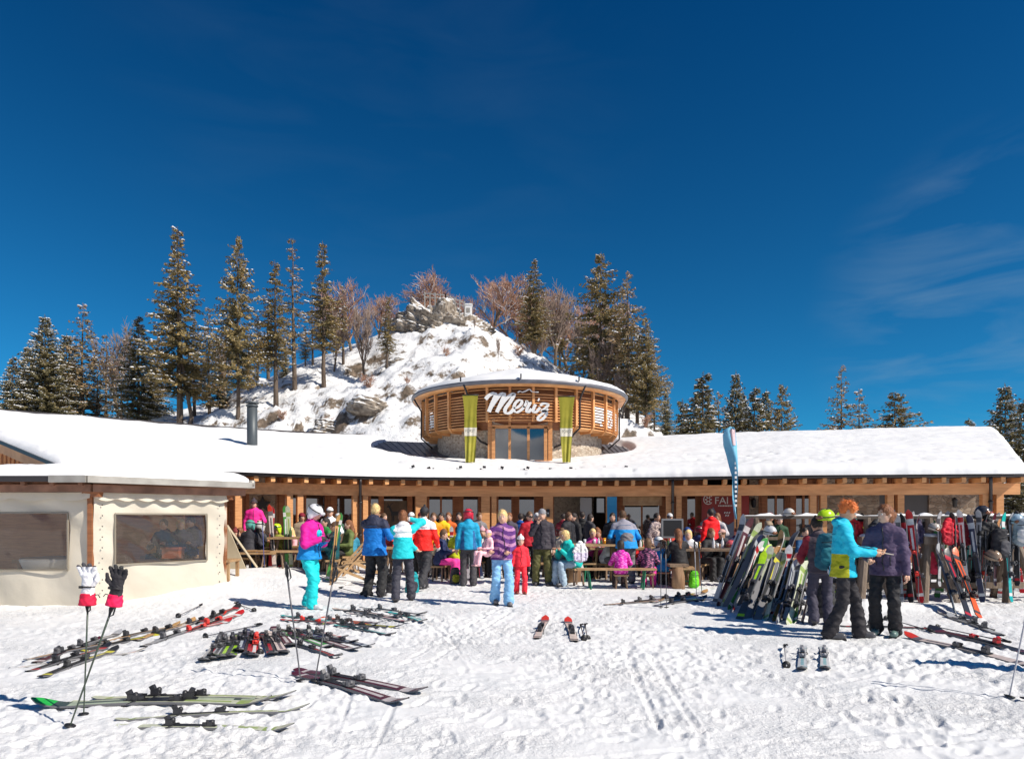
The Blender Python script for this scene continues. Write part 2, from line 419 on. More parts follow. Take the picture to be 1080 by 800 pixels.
def make_ground():
    a = np.concatenate([np.arange(-180, -45, 6), np.arange(-45, -41, 1), np.arange(-41, 41, 0.105), np.arange(41, 46, 1), np.arange(46, 181, 6)])
    a = np.radians(np.unique(np.round(np.clip(a, -180, 180), 4)))
    r = [0.0, 1.0, 2.0, 3.0]
    while r[-1] < 30: r.append(r[-1] * 1.0062)
    while r[-1] < 6000: r.append(r[-1] * 1.15)
    r = np.array(r)
    A, R = np.meshgrid(a, r, indexing='ij')
    X = R * np.sin(A); Y = R * np.cos(A)
    Z = hsample(X, Y)
    V = np.stack([X, Y, Z], -1).reshape(-1, 3)
    ni, nj = X.shape
    i, j = np.meshgrid(np.arange(ni - 1), np.arange(nj - 1), indexing='ij')
    k = i * nj + j
    Q = np.stack([k, k + nj, k + nj + 1, k + 1], -1).reshape(-1, 4)[:, ::-1]
    o = np_mesh('snow_ground', V, Q, M['snow'])
    tag(o, kind='structure')
make_ground()

# hill behind the lodge: ridge height per direction
HD = 62.0
_prof = [(-400, 470), (0, 466), (100, 455), (180, 437), (230, 425), (270, 414), (290, 398), (330, 381), (365, 368), (395, 354), (418, 340), (440, 332), (470, 328),
         (500, 330), (520, 345), (550, 362), (590, 386), (640, 415), (700, 458), (760, 486), (900, 520), (1500, 540)]
_pxs = np.array([(p - 540) / F * HD for p, _ in _prof]); _pzs = np.array([1.6 + (545 - q) / F * HD for _, q in _prof])
def hill_h(x, y):
    xr = x * HD / np.maximum(y, 20)                           # ridge fans out from the clearing
    w = np.clip((y - 30) / (HD - 30), 0, 1)
    xx = x * (1 - w) * 0.9 + x * w + (xr - x) * 0.35
    rz = np.interp(xx, _pxs, _pzs)
    t = np.clip((y - 33.0) / (HD - 33.0), 0, 1.0)
    back = np.clip((y - HD) / 45, 0, 1)
    prof = 0.02 + 0.98 * (t ** 0.72)
    terr = 1.1 * np.clip(np.sin((t * 3.2 + 0.12 * vnoise(x, y, 0.15)) * 2 * pi), -0.5, 1) * np.sin(t * pi)
    h = rz * prof + terr * 0.55
    h = h * (1 - 0.6 * back)
    n = 1.3 * fbm(x, y, 0.22, 6, 0.62) * np.clip(t * 4, 0, 1) * (0.5 + 1.0 * np.sin(np.clip(t, 0, 1) * pi))
    band = np.exp(-((t - 0.28) / 0.10) ** 2)
    n = n + band * 2.2 * np.abs(fbm(x + 5, y, 0.5, 4, 0.6))
    return h + n * 0.8
def make_hill():
    xs = np.arange(-75, 45, 0.24); ys = np.concatenate([np.arange(31, 70, 0.22), np.arange(70, 125, 1.5)])
    X, Y = np.meshgrid(xs, ys, indexing='ij')
    Z = hill_h(X, Y)
    Z[:, 0] = -0.5
    V = np.stack([X, Y, Z], -1).reshape(-1, 3); nj = len(ys)
    i, j = np.meshgrid(np.arange(len(xs) - 1), np.arange(nj - 1), indexing='ij'); k = i * nj + j
    Q = np.stack([k, k + nj, k + nj + 1, k + 1], -1).reshape(-1, 4)
    tag(np_mesh('snow_hill', V, Q, M['hillsnow']), kind='structure')
make_hill()
def make_unseen_mountains():
    """snowy range added behind the viewer, out of view, for the windows to mirror"""
    a = np.radians(np.linspace(95, 265, 260)); r = np.linspace(700, 1900, 26); A, R = np.meshgrid(a, r, indexing='ij')
    X = R * np.sin(A); Y = R * np.cos(A); t = (R - 700) / 1200
    Z = -2 + t ** .8 * (150 + 260 * (fbm(X, Y, 1 / 420., 5, .55) + .35)) * np.clip((A - a[0]) * 8, 0, 1) * np.clip((a[-1] - A) * 8, 0, 1)
    V = np.stack([X, Y, Z], -1).reshape(-1, 3); i, j = np.meshgrid(np.arange(259), np.arange(25), indexing='ij'); k = i * 26 + j
    tag(np_mesh('unseen_mountains', V, np.stack([k, k + 1, k + 27, k + 26], -1).reshape(-1, 4)[:, ::-1], M['snow']), kind='structure')
make_unseen_mountains()
def hz(x, y): return float(hill_h(np.array(x, dtype=float), np.array(y, dtype=float)))

def rock_mesh(name, c, r, seed, m=None, sub=5, amp=0.35):
    """lumpy rock: a cube-sphere pushed around by noise in three planes"""
    n = 2 ** sub
    Vs = []; Qs = []; b = 0
    g = np.linspace(-1, 1, n + 1); A, B = np.meshgrid(g, g, indexing='ij')
    A = np.tan(A * pi / 4); B = np.tan(B * pi / 4)
    for ax in range(3):
        for sg in (-1, 1):
            P = [None] * 3; P[ax] = np.full_like(A, sg); P[(ax + 1) % 3] = A * sg; P[(ax + 2) % 3] = B
            V = np.stack(P, -1).reshape(-1, 3); V /= np.linalg.norm(V, axis=1)[:, None]
            Vs.append(V); i, j = np.meshgrid(np.arange(n), np.arange(n), indexing='ij'); k = i * (n + 1) + j + b
            Qs.append(np.stack([k, k + n + 1, k + n + 2, k + 1], -1).reshape(-1, 4)); b += len(V)
    V = np.concatenate(Vs); Q = np.concatenate(Qs)
    s = seed * 7.3
    P = V * np.array(r)
    rdg = lambda u, w, f: .55 - np.abs(fbm(u, w, f, 5, .62)) * 2.2
    d = amp * .55 * (rdg(P[:, 0] + s + P[:, 1] * .6, P[:, 2] * 1.6, .55) + rdg(P[:, 1] - s, P[:, 2] * 2.0 + P[:, 0] * .5, .8)) + amp * (fbm(P[:, 0] + s, P[:, 1] * 1.3, 0.35, 4, 0.6) + fbm(P[:, 1] + s, P[:, 2] * 1.3 + P[:, 0] * 0.4, 0.5, 4, 0.6) + fbm(P[:, 2] + s, P[:, 0], 0.9, 4, 0.6))
    q = 1 + d
    V = P * q[:, None] + np.array(c)
    return np_mesh(name, V, Q, m or M['rock'])
# ================================================================ trees
M['bark'] = mat('bark', (0.085, 0.06, 0.042), 0.9, (0.16, 0.12, 0.09), 3, 0.03, 8, stretch=(3, 3, 0.6))
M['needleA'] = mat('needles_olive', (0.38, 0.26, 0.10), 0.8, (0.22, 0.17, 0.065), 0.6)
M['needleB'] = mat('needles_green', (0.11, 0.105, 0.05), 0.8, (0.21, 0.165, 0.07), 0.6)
M['needleC'] = mat('needles_brown', (0.42, 0.28, 0.15), 0.8, (0.25, 0.18, 0.10), 0.6)
M['twigsnow'] = mat('branch_snow', (0.82, 0.83, 0.85), 0.7)
M['twigA'] = mat('bare_twigs_reddish', (0.36, 0.19, 0.12), 0.85, (0.48, 0.28, 0.19), 0.5)
M['twigB'] = mat('bare_twigs_grey', (0.26, 0.19, 0.15), 0.85, (0.36, 0.27, 0.22), 0.5)

def conifer_crown(seed, H, R, start, dense, snow, droop, mats, ragged=0.35):
    rg = np.random.default_rng(seed)
    V = []; mi = []
    z = start * H
    gaps = rg.random(12)
    while z < H * 0.985:
        t = (z / H - start) / (1 - start)
        prof = (1 - t) ** 0.85 * (0.55 + 0.45 * min(1, t * 5 + 0.2))
        nb = max(5, int((7 + 6 * (1 - t)) * dense))
        for k in range(nb):
            a = rg.random() * 2 * pi
            side = 1 - ragged * gaps[int((a / (2 * pi)) * 12) % 12] * (0.5 + rg.random())
            L = max(0.3, 1.75 * R * prof * side * rg.uniform(0.6, 1.15))
            dirv = np.array([cos(a), sin(a), 0]); perp = np.array([-sin(a), cos(a), 0])
            up0 = rg.uniform(0.05, 0.35) * (0.3 + t)
            nseg = max(3, int(L / 0.22))
            zz = z + rg.uniform(-0.15, 0.15)
            for q in range(1, nseg + 1):
                s = q / nseg
                p = np.array([0, 0, zz]) + dirv * L * s + np.array([0, 0, L * (up0 * s - droop * s * s + 0.18 * s ** 3)])
                w = 0.42 * (1 - 0.55 * s) * min(1.0, 0.45 + L / 2.2)
                for sd in (-1, 1):
                    for rep in range(3 if dense > 0.8 else 2):
                        ang = rg.uniform(0.5, 1.15)
                        tw = dirv * cos(ang) + perp * sd * sin(ang) + np.array([0, 0, rg.uniform(-0.45, 0.12)])
                        ln = w * rg.uniform(0.7, 1.4); th = rg.uniform(0.03, 0.07)
                        n = np.cross(tw, np.array([0, 0, 1.0]) + rg.normal(0, 0.6, 3)); n /= np.linalg.norm(n) + 1e-6
                        p0 = p + rg.normal(0, 0.04, 3)
                        e = p0 + tw * ln
                        m_ = p0 + tw * ln * 0.45
                        V += [p0, m_ + n * th, e, m_ - n * th]
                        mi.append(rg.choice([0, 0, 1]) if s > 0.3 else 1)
                if rg.random() < 1.5 * snow * (0.35 + 0.9 * s):
                    # lump of snow lying on the branch
                    l_ = rg.uniform(0.07, 0.20); w_ = rg.uniform(0.02, 0.06)
                    c = p + np.array([0, 0, 0.04]); ax = dirv * l_; pw = perp * w_; top = c + np.array([0, 0, rg.uniform(0.02, 0.05)])
                    for (u, v) in ((ax, pw), (pw, -ax), (-ax, -pw), (-pw, ax)):
                        V += [c + u, c + v, top + v * 0.3, top + u * 0.3]; mi.append(2)
        z += rg.uniform(0.22, 0.42) / max(dense, 0.5) * (H / 11) ** 0.3
    # leader
    for q in range(14):
        zz = H * (0.965 + 0.045 * q / 14); a = rg.random() * 6.28; d = np.array([cos(a), sin(a), 0.6]) * 0.18 * (1.1 - q / 16)
        p0 = np.array([0, 0, zz]); n = np.array([-sin(a), cos(a), 0]) * 0.03
        V += [p0, p0 + d * 0.5 + n, p0 + d, p0 + d * 0.5 - n]; mi.append(0)
    V = np.array(V); Q = np.arange(len(V)).reshape(-1, 4)
    return V, Q, np.array(mi)

def make_conifer(seed, H, R, start, dense, snow, droop, mats, fork=False):
    rg = random.Random(seed)
    root = empty('conifer')
    t = MB()
    bend = [(rg.uniform(-.12, .12), rg.uniform(-.12, .12)) for _ in range(7)]; bend[0] = (0, 0)
    pts = [(bend[i][0] * 0.4, bend[i][1] * 0.4, H * i / 6 - (0.8 if i == 0 else 0)) for i in range(7)]
    rr = 0.016 * H + 0.03
    t.tube(pts, [rr * 1.15, rr * 0.85, rr * 0.68, rr * 0.5, rr * 0.34, rr * 0.2, 0.012], 8)
    if fork:
        t.tube([(0.3, 0, -0.5), (0.75, 0.1, H * 0.08), (0.35, 0.05, H * 0.25), (0.1, 0, H * 0.42)], [rr * 0.8, rr * 0.6, rr * 0.5, rr * 0.3], 8)
    for k in range(26):                                        # dead lower limbs
        z = H * rg.uniform(0.06, max(start, 0.12) + 0.12); a = rg.random() * 6.28; L = rg.uniform(0.3, 1.2)
        t.tube([(0, 0, z), (cos(a) * L * .6, sin(a) * L * .6, z + L * .1), (cos(a) * L, sin(a) * L, z - L * .12)], [0.022, 0.014, 0.006], 4, cap=False)
    t.build('trunk', M['bark'], root)
    V, Q, mi = conifer_crown(seed, H, R, start, dense, snow, droop, mats)
    np_mesh('crown', V, Q, mats, mi, smooth=False, parent=root)
    root['H'] = H
    return root

def make_bare(seed, H, spread, levels, mt, upright=0.5, snow=False):
    rg = random.Random(seed); t = MB()
    trunk = MB()
    def grow(p, d, L, r, lv, mb):
        pts = [p]; q = p.copy(); dd = d.copy(); n = 3 if lv < 3 else 2
        for i in range(n):
            dd = (dd + Vector((rg.gauss(0, .13), rg.gauss(0, .13), rg.gauss(0.05, .08)))).normalized()
            q = q + dd * L / n; pts.append(q.copy())
        mb.tube(pts, [max(r, .013) * (1 - 0.45 * i / n) for i in range(n + 1)], 5 if lv < 2 else 3, 1 if (snow and lv in (2, 3) and rg.random() < .3) else 0, cap=False)
        if lv >= levels: return
        nb = rg.randint(5, 7) if lv > 0 else rg.randint(9, 12)
        for k in range(nb):
            s = rg.uniform(0.3, 1.0) if lv else rg.uniform(0.25, 1.0)
            i = min(int(s * n), n - 1); f = s * n - i; b = pts[i].lerp(pts[i + 1], f)
            a = rg.random() * 2 * pi; ax = dd.orthogonal().normalized(); ax.rotate(Matrix.Rotation(a, 3, dd))
            nd = (dd * rg.uniform(0.5, 1.0) + ax * spread * rg.uniform(0.6, 1.2) + Vector((0, 0, upright * 0.5))).normalized()
            grow(b, nd, L * rg.uniform(0.42, 0.68), r * rg.uniform(0.4, 0.6), lv + 1, t)
    grow(Vector((0, 0, -0.4)), Vector((rg.uniform(-.1, .1), 0, 1)), H * 0.55, 0.018 * H + 0.02, 0, trunk)
    root = empty('bare_tree')
    trunk.build('trunk', M['bark'], root)
    t.build('crown', [mt, M['twigsnow']], root)
    root['H'] = H
    return root

MA = [M['needleA'], M['needleB'], M['twigsnow']]; MBm = [M['needleB'], M['needleB'], M['twigsnow']]; MCc = [M['needleC'], M['needleB'], M['twigsnow']]
PROTO = {
    'tall': make_conifer(1, 11, 1.9, 0.20, 1.0, 0.26, 0.34, MA, True),
    'slim': make_conifer(2, 11, 1.35, 0.30, 0.85, 0.16, 0.35, MA),
    'thin': make_conifer(3, 10, 1.15, 0.28, 0.6, 0.2, 0.30, MCc),
    'dark': make_conifer(4, 9, 2.6, 0.05, 1.25, 0.42, 0.30, MBm),
    'wide': make_conifer(5, 10, 2.7, 0.20, 0.95, 0.22, 0.26, MA),
    'snowy': make_conifer(6, 8, 1.9, 0.06, 1.1, 0.5, 0.36, MBm),
    'brown': make_conifer(8, 11, 2.1, 0.18, 0.8, 0.12, 0.30, MCc),
    'bareR': make_bare(11, 6, 0.75, 4, M['twigA'], 0.5, True),
    'bareS': make_bare(12, 6, 1.0, 4, M['twigA'], 0.2, True),
    'bareG': make_bare(13, 8, 0.55, 4, M['twigB'], 0.8),
    'bush': make_bare(15, 2, 0.9, 3, M['twigA'], 0.4),
}
USED = set()
def plant(kind, px, pytop, d, label, cat='tree', group=None, base=None, z0=None, wid=1.0, rot=None):
    x = (px - 540) / F * d
    if z0 is None: z0 = hz(x, d) if d > 33 else 0
    ztop = 1.6 + (545 - pytop) / F * d
    p = PROTO[kind]; H = p['H']
    o = p if kind not in USED else copy_tree(p)
    USED.add(kind)
    s = max(0.15, (ztop - z0) / H)
    o.location = (x, d, z0 - 0.1); o.scale = (s * wid, s * wid, s)
    o.rotation_euler = (random.uniform(-.02, .02), random.uniform(-.02, .02), rot if rot is not None else random.random() * 6.28)
    if kind == 'bush': o.name = 'bare_shrub'
    tag(o, label, cat, group)
    return o
GL = 'conifers on the slope behind the lodge'
TREES = [
    # kind, px, top y, depth, width, label
    ('snowy', 14, 374, 44, 0.9, 'low snow-laden spruce at the left edge of the trees above the lodge roof'),
    ('dark', 50, 331, 45, 0.85, 'broad dark spruce heavy with snow, behind the left end of the roof'),
    ('brown', 86, 318, 47, 0.95, 'tall brownish spruce just right of the broad dark snow-laden one'),
    ('dark', 68, 350, 50, 0.9, 'dark spruce half hidden between two taller ones at the left'),
    ('thin', 112, 352, 50, 1.0, 'thin ragged spruce in the gap left of the snowy bushy one'),
    ('snowy', 146, 331, 46, 0.85, 'bushy snow-dusted spruce standing left of the very tallest tree'),
    ('thin', 128, 372, 53, 1.0, 'small sparse spruce behind the bushy snow-dusted one'),
    ('snowy', 162, 384, 49, 0.9, 'low snowy spruce at the foot of the tallest tree, left side'),
    ('tall', 190, 239, 44, 0.85, 'tallest spruce with a forked trunk and snow on its boughs'),
    ('brown', 221, 322, 50, 0.8, 'shaded brown spruce between the tallest tree and the golden one'),
    ('wide', 251, 248, 43, 0.58, 'tall golden-lit spruce directly above the dark chimney'),
    ('slim', 272, 330, 52, 1.0, 'shorter spruce peeping out behind the golden-lit one'),
    ('slim', 291, 273, 44, .95, 'slender olive spruce, first right of the golden-lit one'),
    ('thin', 311, 251, 46, 0.85, 'very thin pole-like spruce with short snowy boughs'),
    ('slim', 342, 253, 48, .85, 'slender spruce with a bare lower stem on the slope shoulder'),
    ('thin', 330, 318, 53, 1.0, 'small thin spruce between the two slender ones on the shoulder'),
    ('thin', 362, 300, 52, 1.0, 'spindly spruce beside the reddish bare tree'),
    ('slim', 408, 311, 49, 0.9, 'small lone spruce just left of the rocky outcrop'),
    ('tall', 562, 273, 56, 1.0, 'dark pointed spruce rising behind the round tower roof'),
    ('snowy', 603, 384, 52, 0.9, 'little snow-covered spruce behind the right rim of the tower roof'),
    ('wide', 633, 267, 50, 0.85, 'tall broad spruce with a rounded top, right of the tower'),
    ('brown', 662, 286, 47, 0.95, 'rusty green spruce leaning against the tall broad one'),
    ('wide', 682, 332, 45, 0.72, 'golden spruce at the right end of the tower group'),
    ('dark', 703, 406, 48, 0.5, 'small dark spruce at the foot of the slope right of the tower'),
]
TREES += [
    ('brown', 166, 350, 53, .8, 'brown spruce filling the gap left of the tallest tree'), ('slim', 205, 335, 54, 1.0, 'slender spruce close behind the tallest tree'), ('snowy', 232, 372, 52, .9, 'low snowy spruce between the tallest tree and the golden one'),
    ('brown', 262, 345, 55, .8, 'brown spruce behind the chimney, right of the golden one'), ('thin', 283, 322, 56, 1.3, 'sparse spruce far back between the slender ones'), ('snowy', 300, 366, 52, .8, 'small snow-dusted spruce under the pole-like one'),
    ('slim', 322, 342, 57, 1.0, 'short slender spruce on the shoulder, left of the bare stems'), ('dark', 30, 362, 50, .8, 'dark low spruce second from the left photo edge'), ('brown', 102, 368, 49, .9, 'brown low spruce in the left clump above the roof'),
    ('slim', 590, 322, 61, 1.2, 'slender spruce in the gap right of the pointed one'), ('brown', 648, 312, 53, .8, 'brown spruce between the two tall ones right of the tower'), ('snowy', 622, 388, 49, .9, 'snowy spruce low behind the right rim of the tower'), ('slim', 672, 350, 50, 1.1, 'olive spruce low in the tower group'),
    ('brown', 690, 372, 50, .7, 'brown spruce at the right foot of the tower group'), ('dark', 748, 420, 60, .7, 'dark spruce low in the right-hand clump'), ('dark', 784, 414, 60, .7, 'dark spruce behind the sharp-tipped one')]
for k, px, ty, d, w, lb in TREES: plant(k, px, ty, d, lb, 'tree', GL, wid=w)
GR = 'conifers behind the right wing'
for k, px, ty, d, w, lb in [
    ('snowy', 738, 391, 52, 1.0, 'snow-laden spruce behind the feather flag end of the right roof'),
    ('brown', 758, 412, 55, 0.9, 'brownish spruce between the snow-laden one and the sharp dark tip'),
    ('dark', 774, 390, 58, 0.55, 'dark sharp-tipped spruce in the middle of the right-hand clump'),
    ('snowy', 793, 407, 54, 0.8, 'snow-flecked spruce right of the sharp-tipped dark one'),
    ('dark', 806, 409, 57, 0.6, 'dark green spruce second from the right end of its clump'),
    ('wide', 824, 404, 52, 0.6, 'olive spruce at the right end of the clump behind the roof'),
    ('snowy', 718, 420, 56, 0.8, 'low shaded spruce at the left end of the right-hand clump'),
    ('brown', 886, 385, 60, 0.8, 'grey thin-needled larch standing alone above the right roof'),
    ('brown', 907, 409, 62, 0.9, 'shorter greyish larch beside the lone tall one'),
    ('wide', 948, 412, 58, 1.15, 'rounded grey-green pine above the middle of the right roof'),
    ('snowy', 1022, 440, 60, 0.9, 'low snowy spruce just left of the right roof end'),
    ('dark', 1062, 403, 46, 0.8, 'dark spruce towering over the right end of the roof'),
    ('snowy', 1082, 418, 43, 0.9, 'snowy spruce cut by the right edge of the photo'),
    ('dark', 1068, 480, 34, 0.9, 'dark young spruce seen through the open porch corner'),
    ('dark', 1110, 450, 36, 0.9, 'dark spruce just beyond the right porch corner'),
]: plant(k, px, ty, d, lb, 'tree', GR, z0=0.0, wid=w)
GBt = 'bare trees on the slope'
for k, px, ty, d, w, lb in [
    ('bareR', 372, 283, 55, 1.0, 'reddish bare tree on the left shoulder of the hill'),
    ('bareG', 352, 322, 51, 0.8, 'thin grey bare tree among the slender spruces'),
    ('bareG', 384, 312, 50, 0.8, 'bare slim tree right of the spindly spruce'),
    ('bareS', 452, 281, 66, 1.25, 'low spreading bare tree on the rock summit, snow on its twigs'),
    ('bareS', 482, 279, 68, 1.2, 'second spreading bare tree on the summit behind the railing'),
    ('bareR', 516, 280, 64, 1.35, 'russet round-crowned bare tree right of the summit'),
    ('bareR', 538, 290, 67, 1.2, 'russet bare tree overlapping the pointed spruce'),
    ('bareG', 585, 296, 60, 1.1, 'grey-brown bare tree left of the tall broad spruce'),
    ('bareR', 600, 305, 62, 1.1, 'reddish bare tree filling the gap between the two tall spruces'),
    ('bareG', 612, 330, 53, 0.9, 'grey bare tree with upright limbs above the tower rim'),
    ('bareG', 642, 345, 48, 0.8, 'bare tree in front of the rounded tall spruce'),
    ('bareG', 572, 350, 57, 0.9, 'small bare tree at the foot of the pointed spruce'),
    ('bareG', 128, 338, 55, 1.0, 'faint bare tree behind the spruces at the left'),
    ('bareG', 236, 345, 52, 0.7, 'bare tree between the tallest spruce and the golden one'),
    ('bareG', 500, 348, 52, 0.5, 'pale leafless sapling below the rocky outcrop'),
    ('bareG', 525, 352, 50, 0.45, 'leafless sapling beside the slope path above the tower'),
    ('bareR', 398, 300, 58, .9, 'low russet bare tree left of the rocky outcrop'),
    ('bareR', 560, 300, 66, 1.2, 'russet bare tree hidden behind the pointed spruce'),
    ('bareR', 355, 300, 57, .9, 'reddish bare tree behind the slender spruce on the shoulder'),
    ('bareS', 468, 284, 71, 1.2, 'bare tree with snowy twigs furthest back on the summit'),
    ('bareR', 618, 300, 60, 1.0, 'russet bare tree behind the left edge of the tall broad spruce'),
    ('bareG', 655, 385, 46, 0.7, 'low bare tree at the right flank of the tower'),
]: plant(k, px, ty, d, lb, 'tree', GBt, wid=w)
for i, (px, py, d, lb) in enumerate([
    (383, 385, 46, 'rust-leaved shrub on the snowy slope below the lone spruce'),
    (392, 398, 44, 'smaller rusty shrub just below the larger rust-leaved one'),
    (345, 410, 41, 'reddish shrub on the rocky band above the roof'),
    (470, 368, 50, 'bare shrub under the rocky outcrop'),
    (545, 366, 52, 'russet shrub left of the pointed spruce'),
    (680, 425, 44, 'bare shrub on the slope right of the tower'),
    (430, 392, 43, 'tuft of dry stems left of the tower roof'),
    (300, 396, 42, 'low twiggy shrub at the foot of the slender olive spruce'),
]):
    x = (px - 540) / F * d
    z = hz(x, d); plant('bush', px, 545 - (z + random.uniform(.9, 1.8) - 1.6) * F / d, d, lb, 'shrub', 'bare shrubs on the slope')

# rocky summit with its railing
r_ = rock_mesh('rock_outcrop', (-5.9, 56.6, 15.9), (3.9, 2.7, 2.9), 2, sub=7, amp=0.26); tag(r_, 'grey-brown rocky outcrop crowning the snowy hill', 'rock')
for i, (px, py, d, r) in enumerate([(432, 345, 57, 1.1), (350, 418, 40.5, 1.0), (300, 432, 39, 0.9), (385, 425, 40, 0.8), (505, 352, 57, 1.0), (420, 372, 50, 0.7), (270, 436, 39, 0.7)]):
    x = (px - 540) / F * d
    o = rock_mesh('boulder', (x, d, hz(x, d) + 0.1), (r * 1.3, r, r * 0.7), 5 + i, sub=5, amp=0.34)
    tag(o, ['snow-capped boulder left of the rocky outcrop', 'dark snow-topped boulder above the middle of the left roof', 'low boulder on the slope right of the chimney',
            'boulder under the rusty shrubs', 'boulder at the right foot of the rocky outcrop', 'small boulder in the open snow below the outcrop', 'boulder on the slope just right above the chimney'][i], 'rock', 'boulders on the slope')
t = MB()
fp = [PT(448, 309, 56.3), PT(470, 311, 56.3), PT(490, 319, 56.3)]
for a, b in zip(fp[:-1], fp[1:]):
    for k in (0.0, -0.3): t.bar(a + Vector((0, 0, k)), b + Vector((0, 0, k)), 0.05, 0.07)
    for s in np.linspace(0, 1, 5):
        p = a.lerp(b, float(s)); t.bar(p + Vector((0, 0, -1.4)), p + Vector((0, 0, 0.12)), 0.09, 0.09)
tag(t.build('railing', M['zinc']), 'pale snow-dusted railing along the rocky summit', 'railing')
t = MB(); p = PT(494, 327, 57.5); t.box(p, (.6, 0.5, .8)); t.box(p + Vector((0, 0, 0.45)), (.7, 0.6, 0.1)); t.box(p + Vector((0, -0.26, -0.05)), (0.3, 0.03, 0.4), m=1)
tag(t.build('hut', [M['white'], M['zinc']]), 'tiny white hut beside the railing on the summit', 'hut')
# ================================================================ lodge
EAVE = [(-12.2, 18.3), (-8.34, 20.7), (-5.13, 22.9), (-1.8, 23.7), (3.29, 23.7), (6.5, 23.0), (9.8, 22.2), (16.3, 21.5)]
RIDGE = [(-19.3, 22.6), (-13.6, 27.1), (-10.3, 29.6), (-3.7, 32.5), (3.0, 32.8), (7.1, 32.0), (13.0, 30.5), (20.7, 29.0)]
_u = np.linspace(0, 1, 8)
def _sm(pts):
    P = np.array(pts, float); u = np.linspace(0, 1, 141)
    Q = np.stack([np.interp(u, _u, P[:, k]) for k in range(2)], -1)
    for _ in range(60):
        R = Q.copy(); R[1:-1] = (Q[:-2] + Q[1:-1] + Q[2:]) / 3; Q = R
    return Q
EV = _sm(EAVE); RG = _sm(RIDGE)
ZE, ZR = 3.02, 5.12
lodge = empty('ski_lodge', (0, 23, 0), 0, 'long low timber and stone mountain restaurant under a thick snow roof', 'building')
def part(mb, name, mats, parent=None):
    o = mb.build(name, mats)
    o.parent = parent if parent else lodge
    # children keep their world place
    o.matrix_parent_inverse = Matrix.Translation(-Vector(lodge.location))
    return o
def sub(mb, name, mats, parent):
    o = mb.build(name, mats); o.parent = parent
    return o

def roofpt(i, t, dz=0.0):
    e = EV[i]; r = RG[i]
    return Vector((e[0] + (r[0] - e[0]) * t, e[1] + (r[1] - e[1]) * t, ZE + (ZR - ZE) * t + dz))
TWR = (0.33, 30.0)                                          # centre of the round tower
# sheet metal roof slab, front and back slope
mb = MB(); n = len(EV)
for i in range(n - 1):
    ts = np.linspace(0, 1, 9)
    for a, b in zip(ts[:-1], ts[1:]):
        mb.add([roofpt(i, a), roofpt(i + 1, a), roofpt(i + 1, b), roofpt(i, b)], [(0, 1, 2, 3)], 0)
    mb.add([roofpt(i, 0, -.14), roofpt(i, 1, -.14), roofpt(i + 1, 1, -.14), roofpt(i + 1, 0, -.14)], [(0, 1, 2, 3)], 1)
    mb.add([roofpt(i, 0, -.14), roofpt(i + 1, 0, -.14), roofpt(i + 1, 0), roofpt(i, 0)], [(0, 1, 2, 3)], 0)
    a, b = roofpt(i, 1), roofpt(i + 1, 1); c = b + Vector((0, 7, -2.0)); d = a + Vector((0, 7, -2.0))
    mb.add([a, b, c, d], [(0, 1, 2, 3)], 0)
for i in (0, n - 1):
    mb.add([roofpt(i, 0, -.14), roofpt(i, 1, -.14), roofpt(i, 1), roofpt(i, 0)], [(0, 1, 2, 3)], 0)
part(mb, 'roof', [M['metal'], M['cedar']])
# thick snow layer
cols = 700; rows = 120
u = np.linspace(0, n - 1, cols); t = np.concatenate([[-0.028, -0.026, -0.022, -0.016], np.linspace(-0.008, 1.0, rows - 4)])
ui = np.clip(u.astype(int), 0, n - 2); uf = u - ui
E_ = EV[ui] * (1 - uf[:, None]) + EV[ui + 1] * uf[:, None]; R_ = RG[ui] * (1 - uf[:, None]) + RG[ui + 1] * uf[:, None]
X = E_[:, None, 0] + (R_ - E_)[:, None, 0] * t[None, :]; Y = E_[:, None, 1] + (R_ - E_)[:, None, 1] * t[None, :]
Z = ZE + (ZR - ZE) * t[None, :] + 0 * X
wr = np.clip((X - 2) / 9, 0, 1)
th = 0.20 + 0.16 * wr + 0.075 * fbm(X, Y, 0.55, 4) + 0.014 * fbm(X, Y, 5, 2)
tt = np.broadcast_to(t[None, :], X.shape)
edge = np.clip((tt + 0.028) / 0.045, 0, 1); th = th * np.sqrt(np.clip(1 - (1 - edge) ** 2, 0, 1))
th = th + 0.05 * np.exp(-((tt - 0.42 - 0.05 * vnoise(X, Y, 0.3)) / 0.03) ** 2) * (X < 0)   # old slab line
uu = u[:, None] / (n - 1) + 0 * X
th = th * np.sqrt(np.clip(uu / 0.006, 0, 1)) * np.sqrt(np.clip((1 - uu) / 0.006, 0, 1))
dT = np.hypot(X - TWR[0], Y - TWR[1])
lim = 4.3 + 2.0 * np.clip((-(X - TWR[0])) / 4, 0, 1) + 0.5 * np.clip((X - TWR[0]) / 4, 0, 1) - 1.9 * np.clip((27.8 - Y) / 2, 0, 1)
th = th * np.clip((dT - lim) / 0.25, 0, 1)
th = th + (.03 * fbm(X * .35, Y * 2.0, 1.1, 4) + .018 * np.abs(fbm(X + 3, Y, 2.4, 3))) * (th > .08) * np.clip((tt - .02) * 12, 0, 1)
for k in range(70):                                          # dents where lumps slid or dripped
    a = random.randrange(cols); b = int(random.uniform(4, 46)); w = random.uniform(.05, .14)
    dd = np.hypot(X - X[a, b], Y - Y[a, b]); th -= random.uniform(.03, .09) * np.exp(-(dd / w) ** 2) * (th > 0.05)
_sh = .055 * fbm(X[:, :1] + 0 * X, Y[:, :1] + 0 * X, 1.3, 4) * np.clip(1 - (tt + .028) / .08, 0, 1)
V = np.stack([X, Y + _sh, Z + np.maximum(th, -0.02)], -1).reshape(-1, 3)
i, j = np.meshgrid(np.arange(cols - 1), np.arange(rows - 1), indexing='ij'); k = i * rows + j
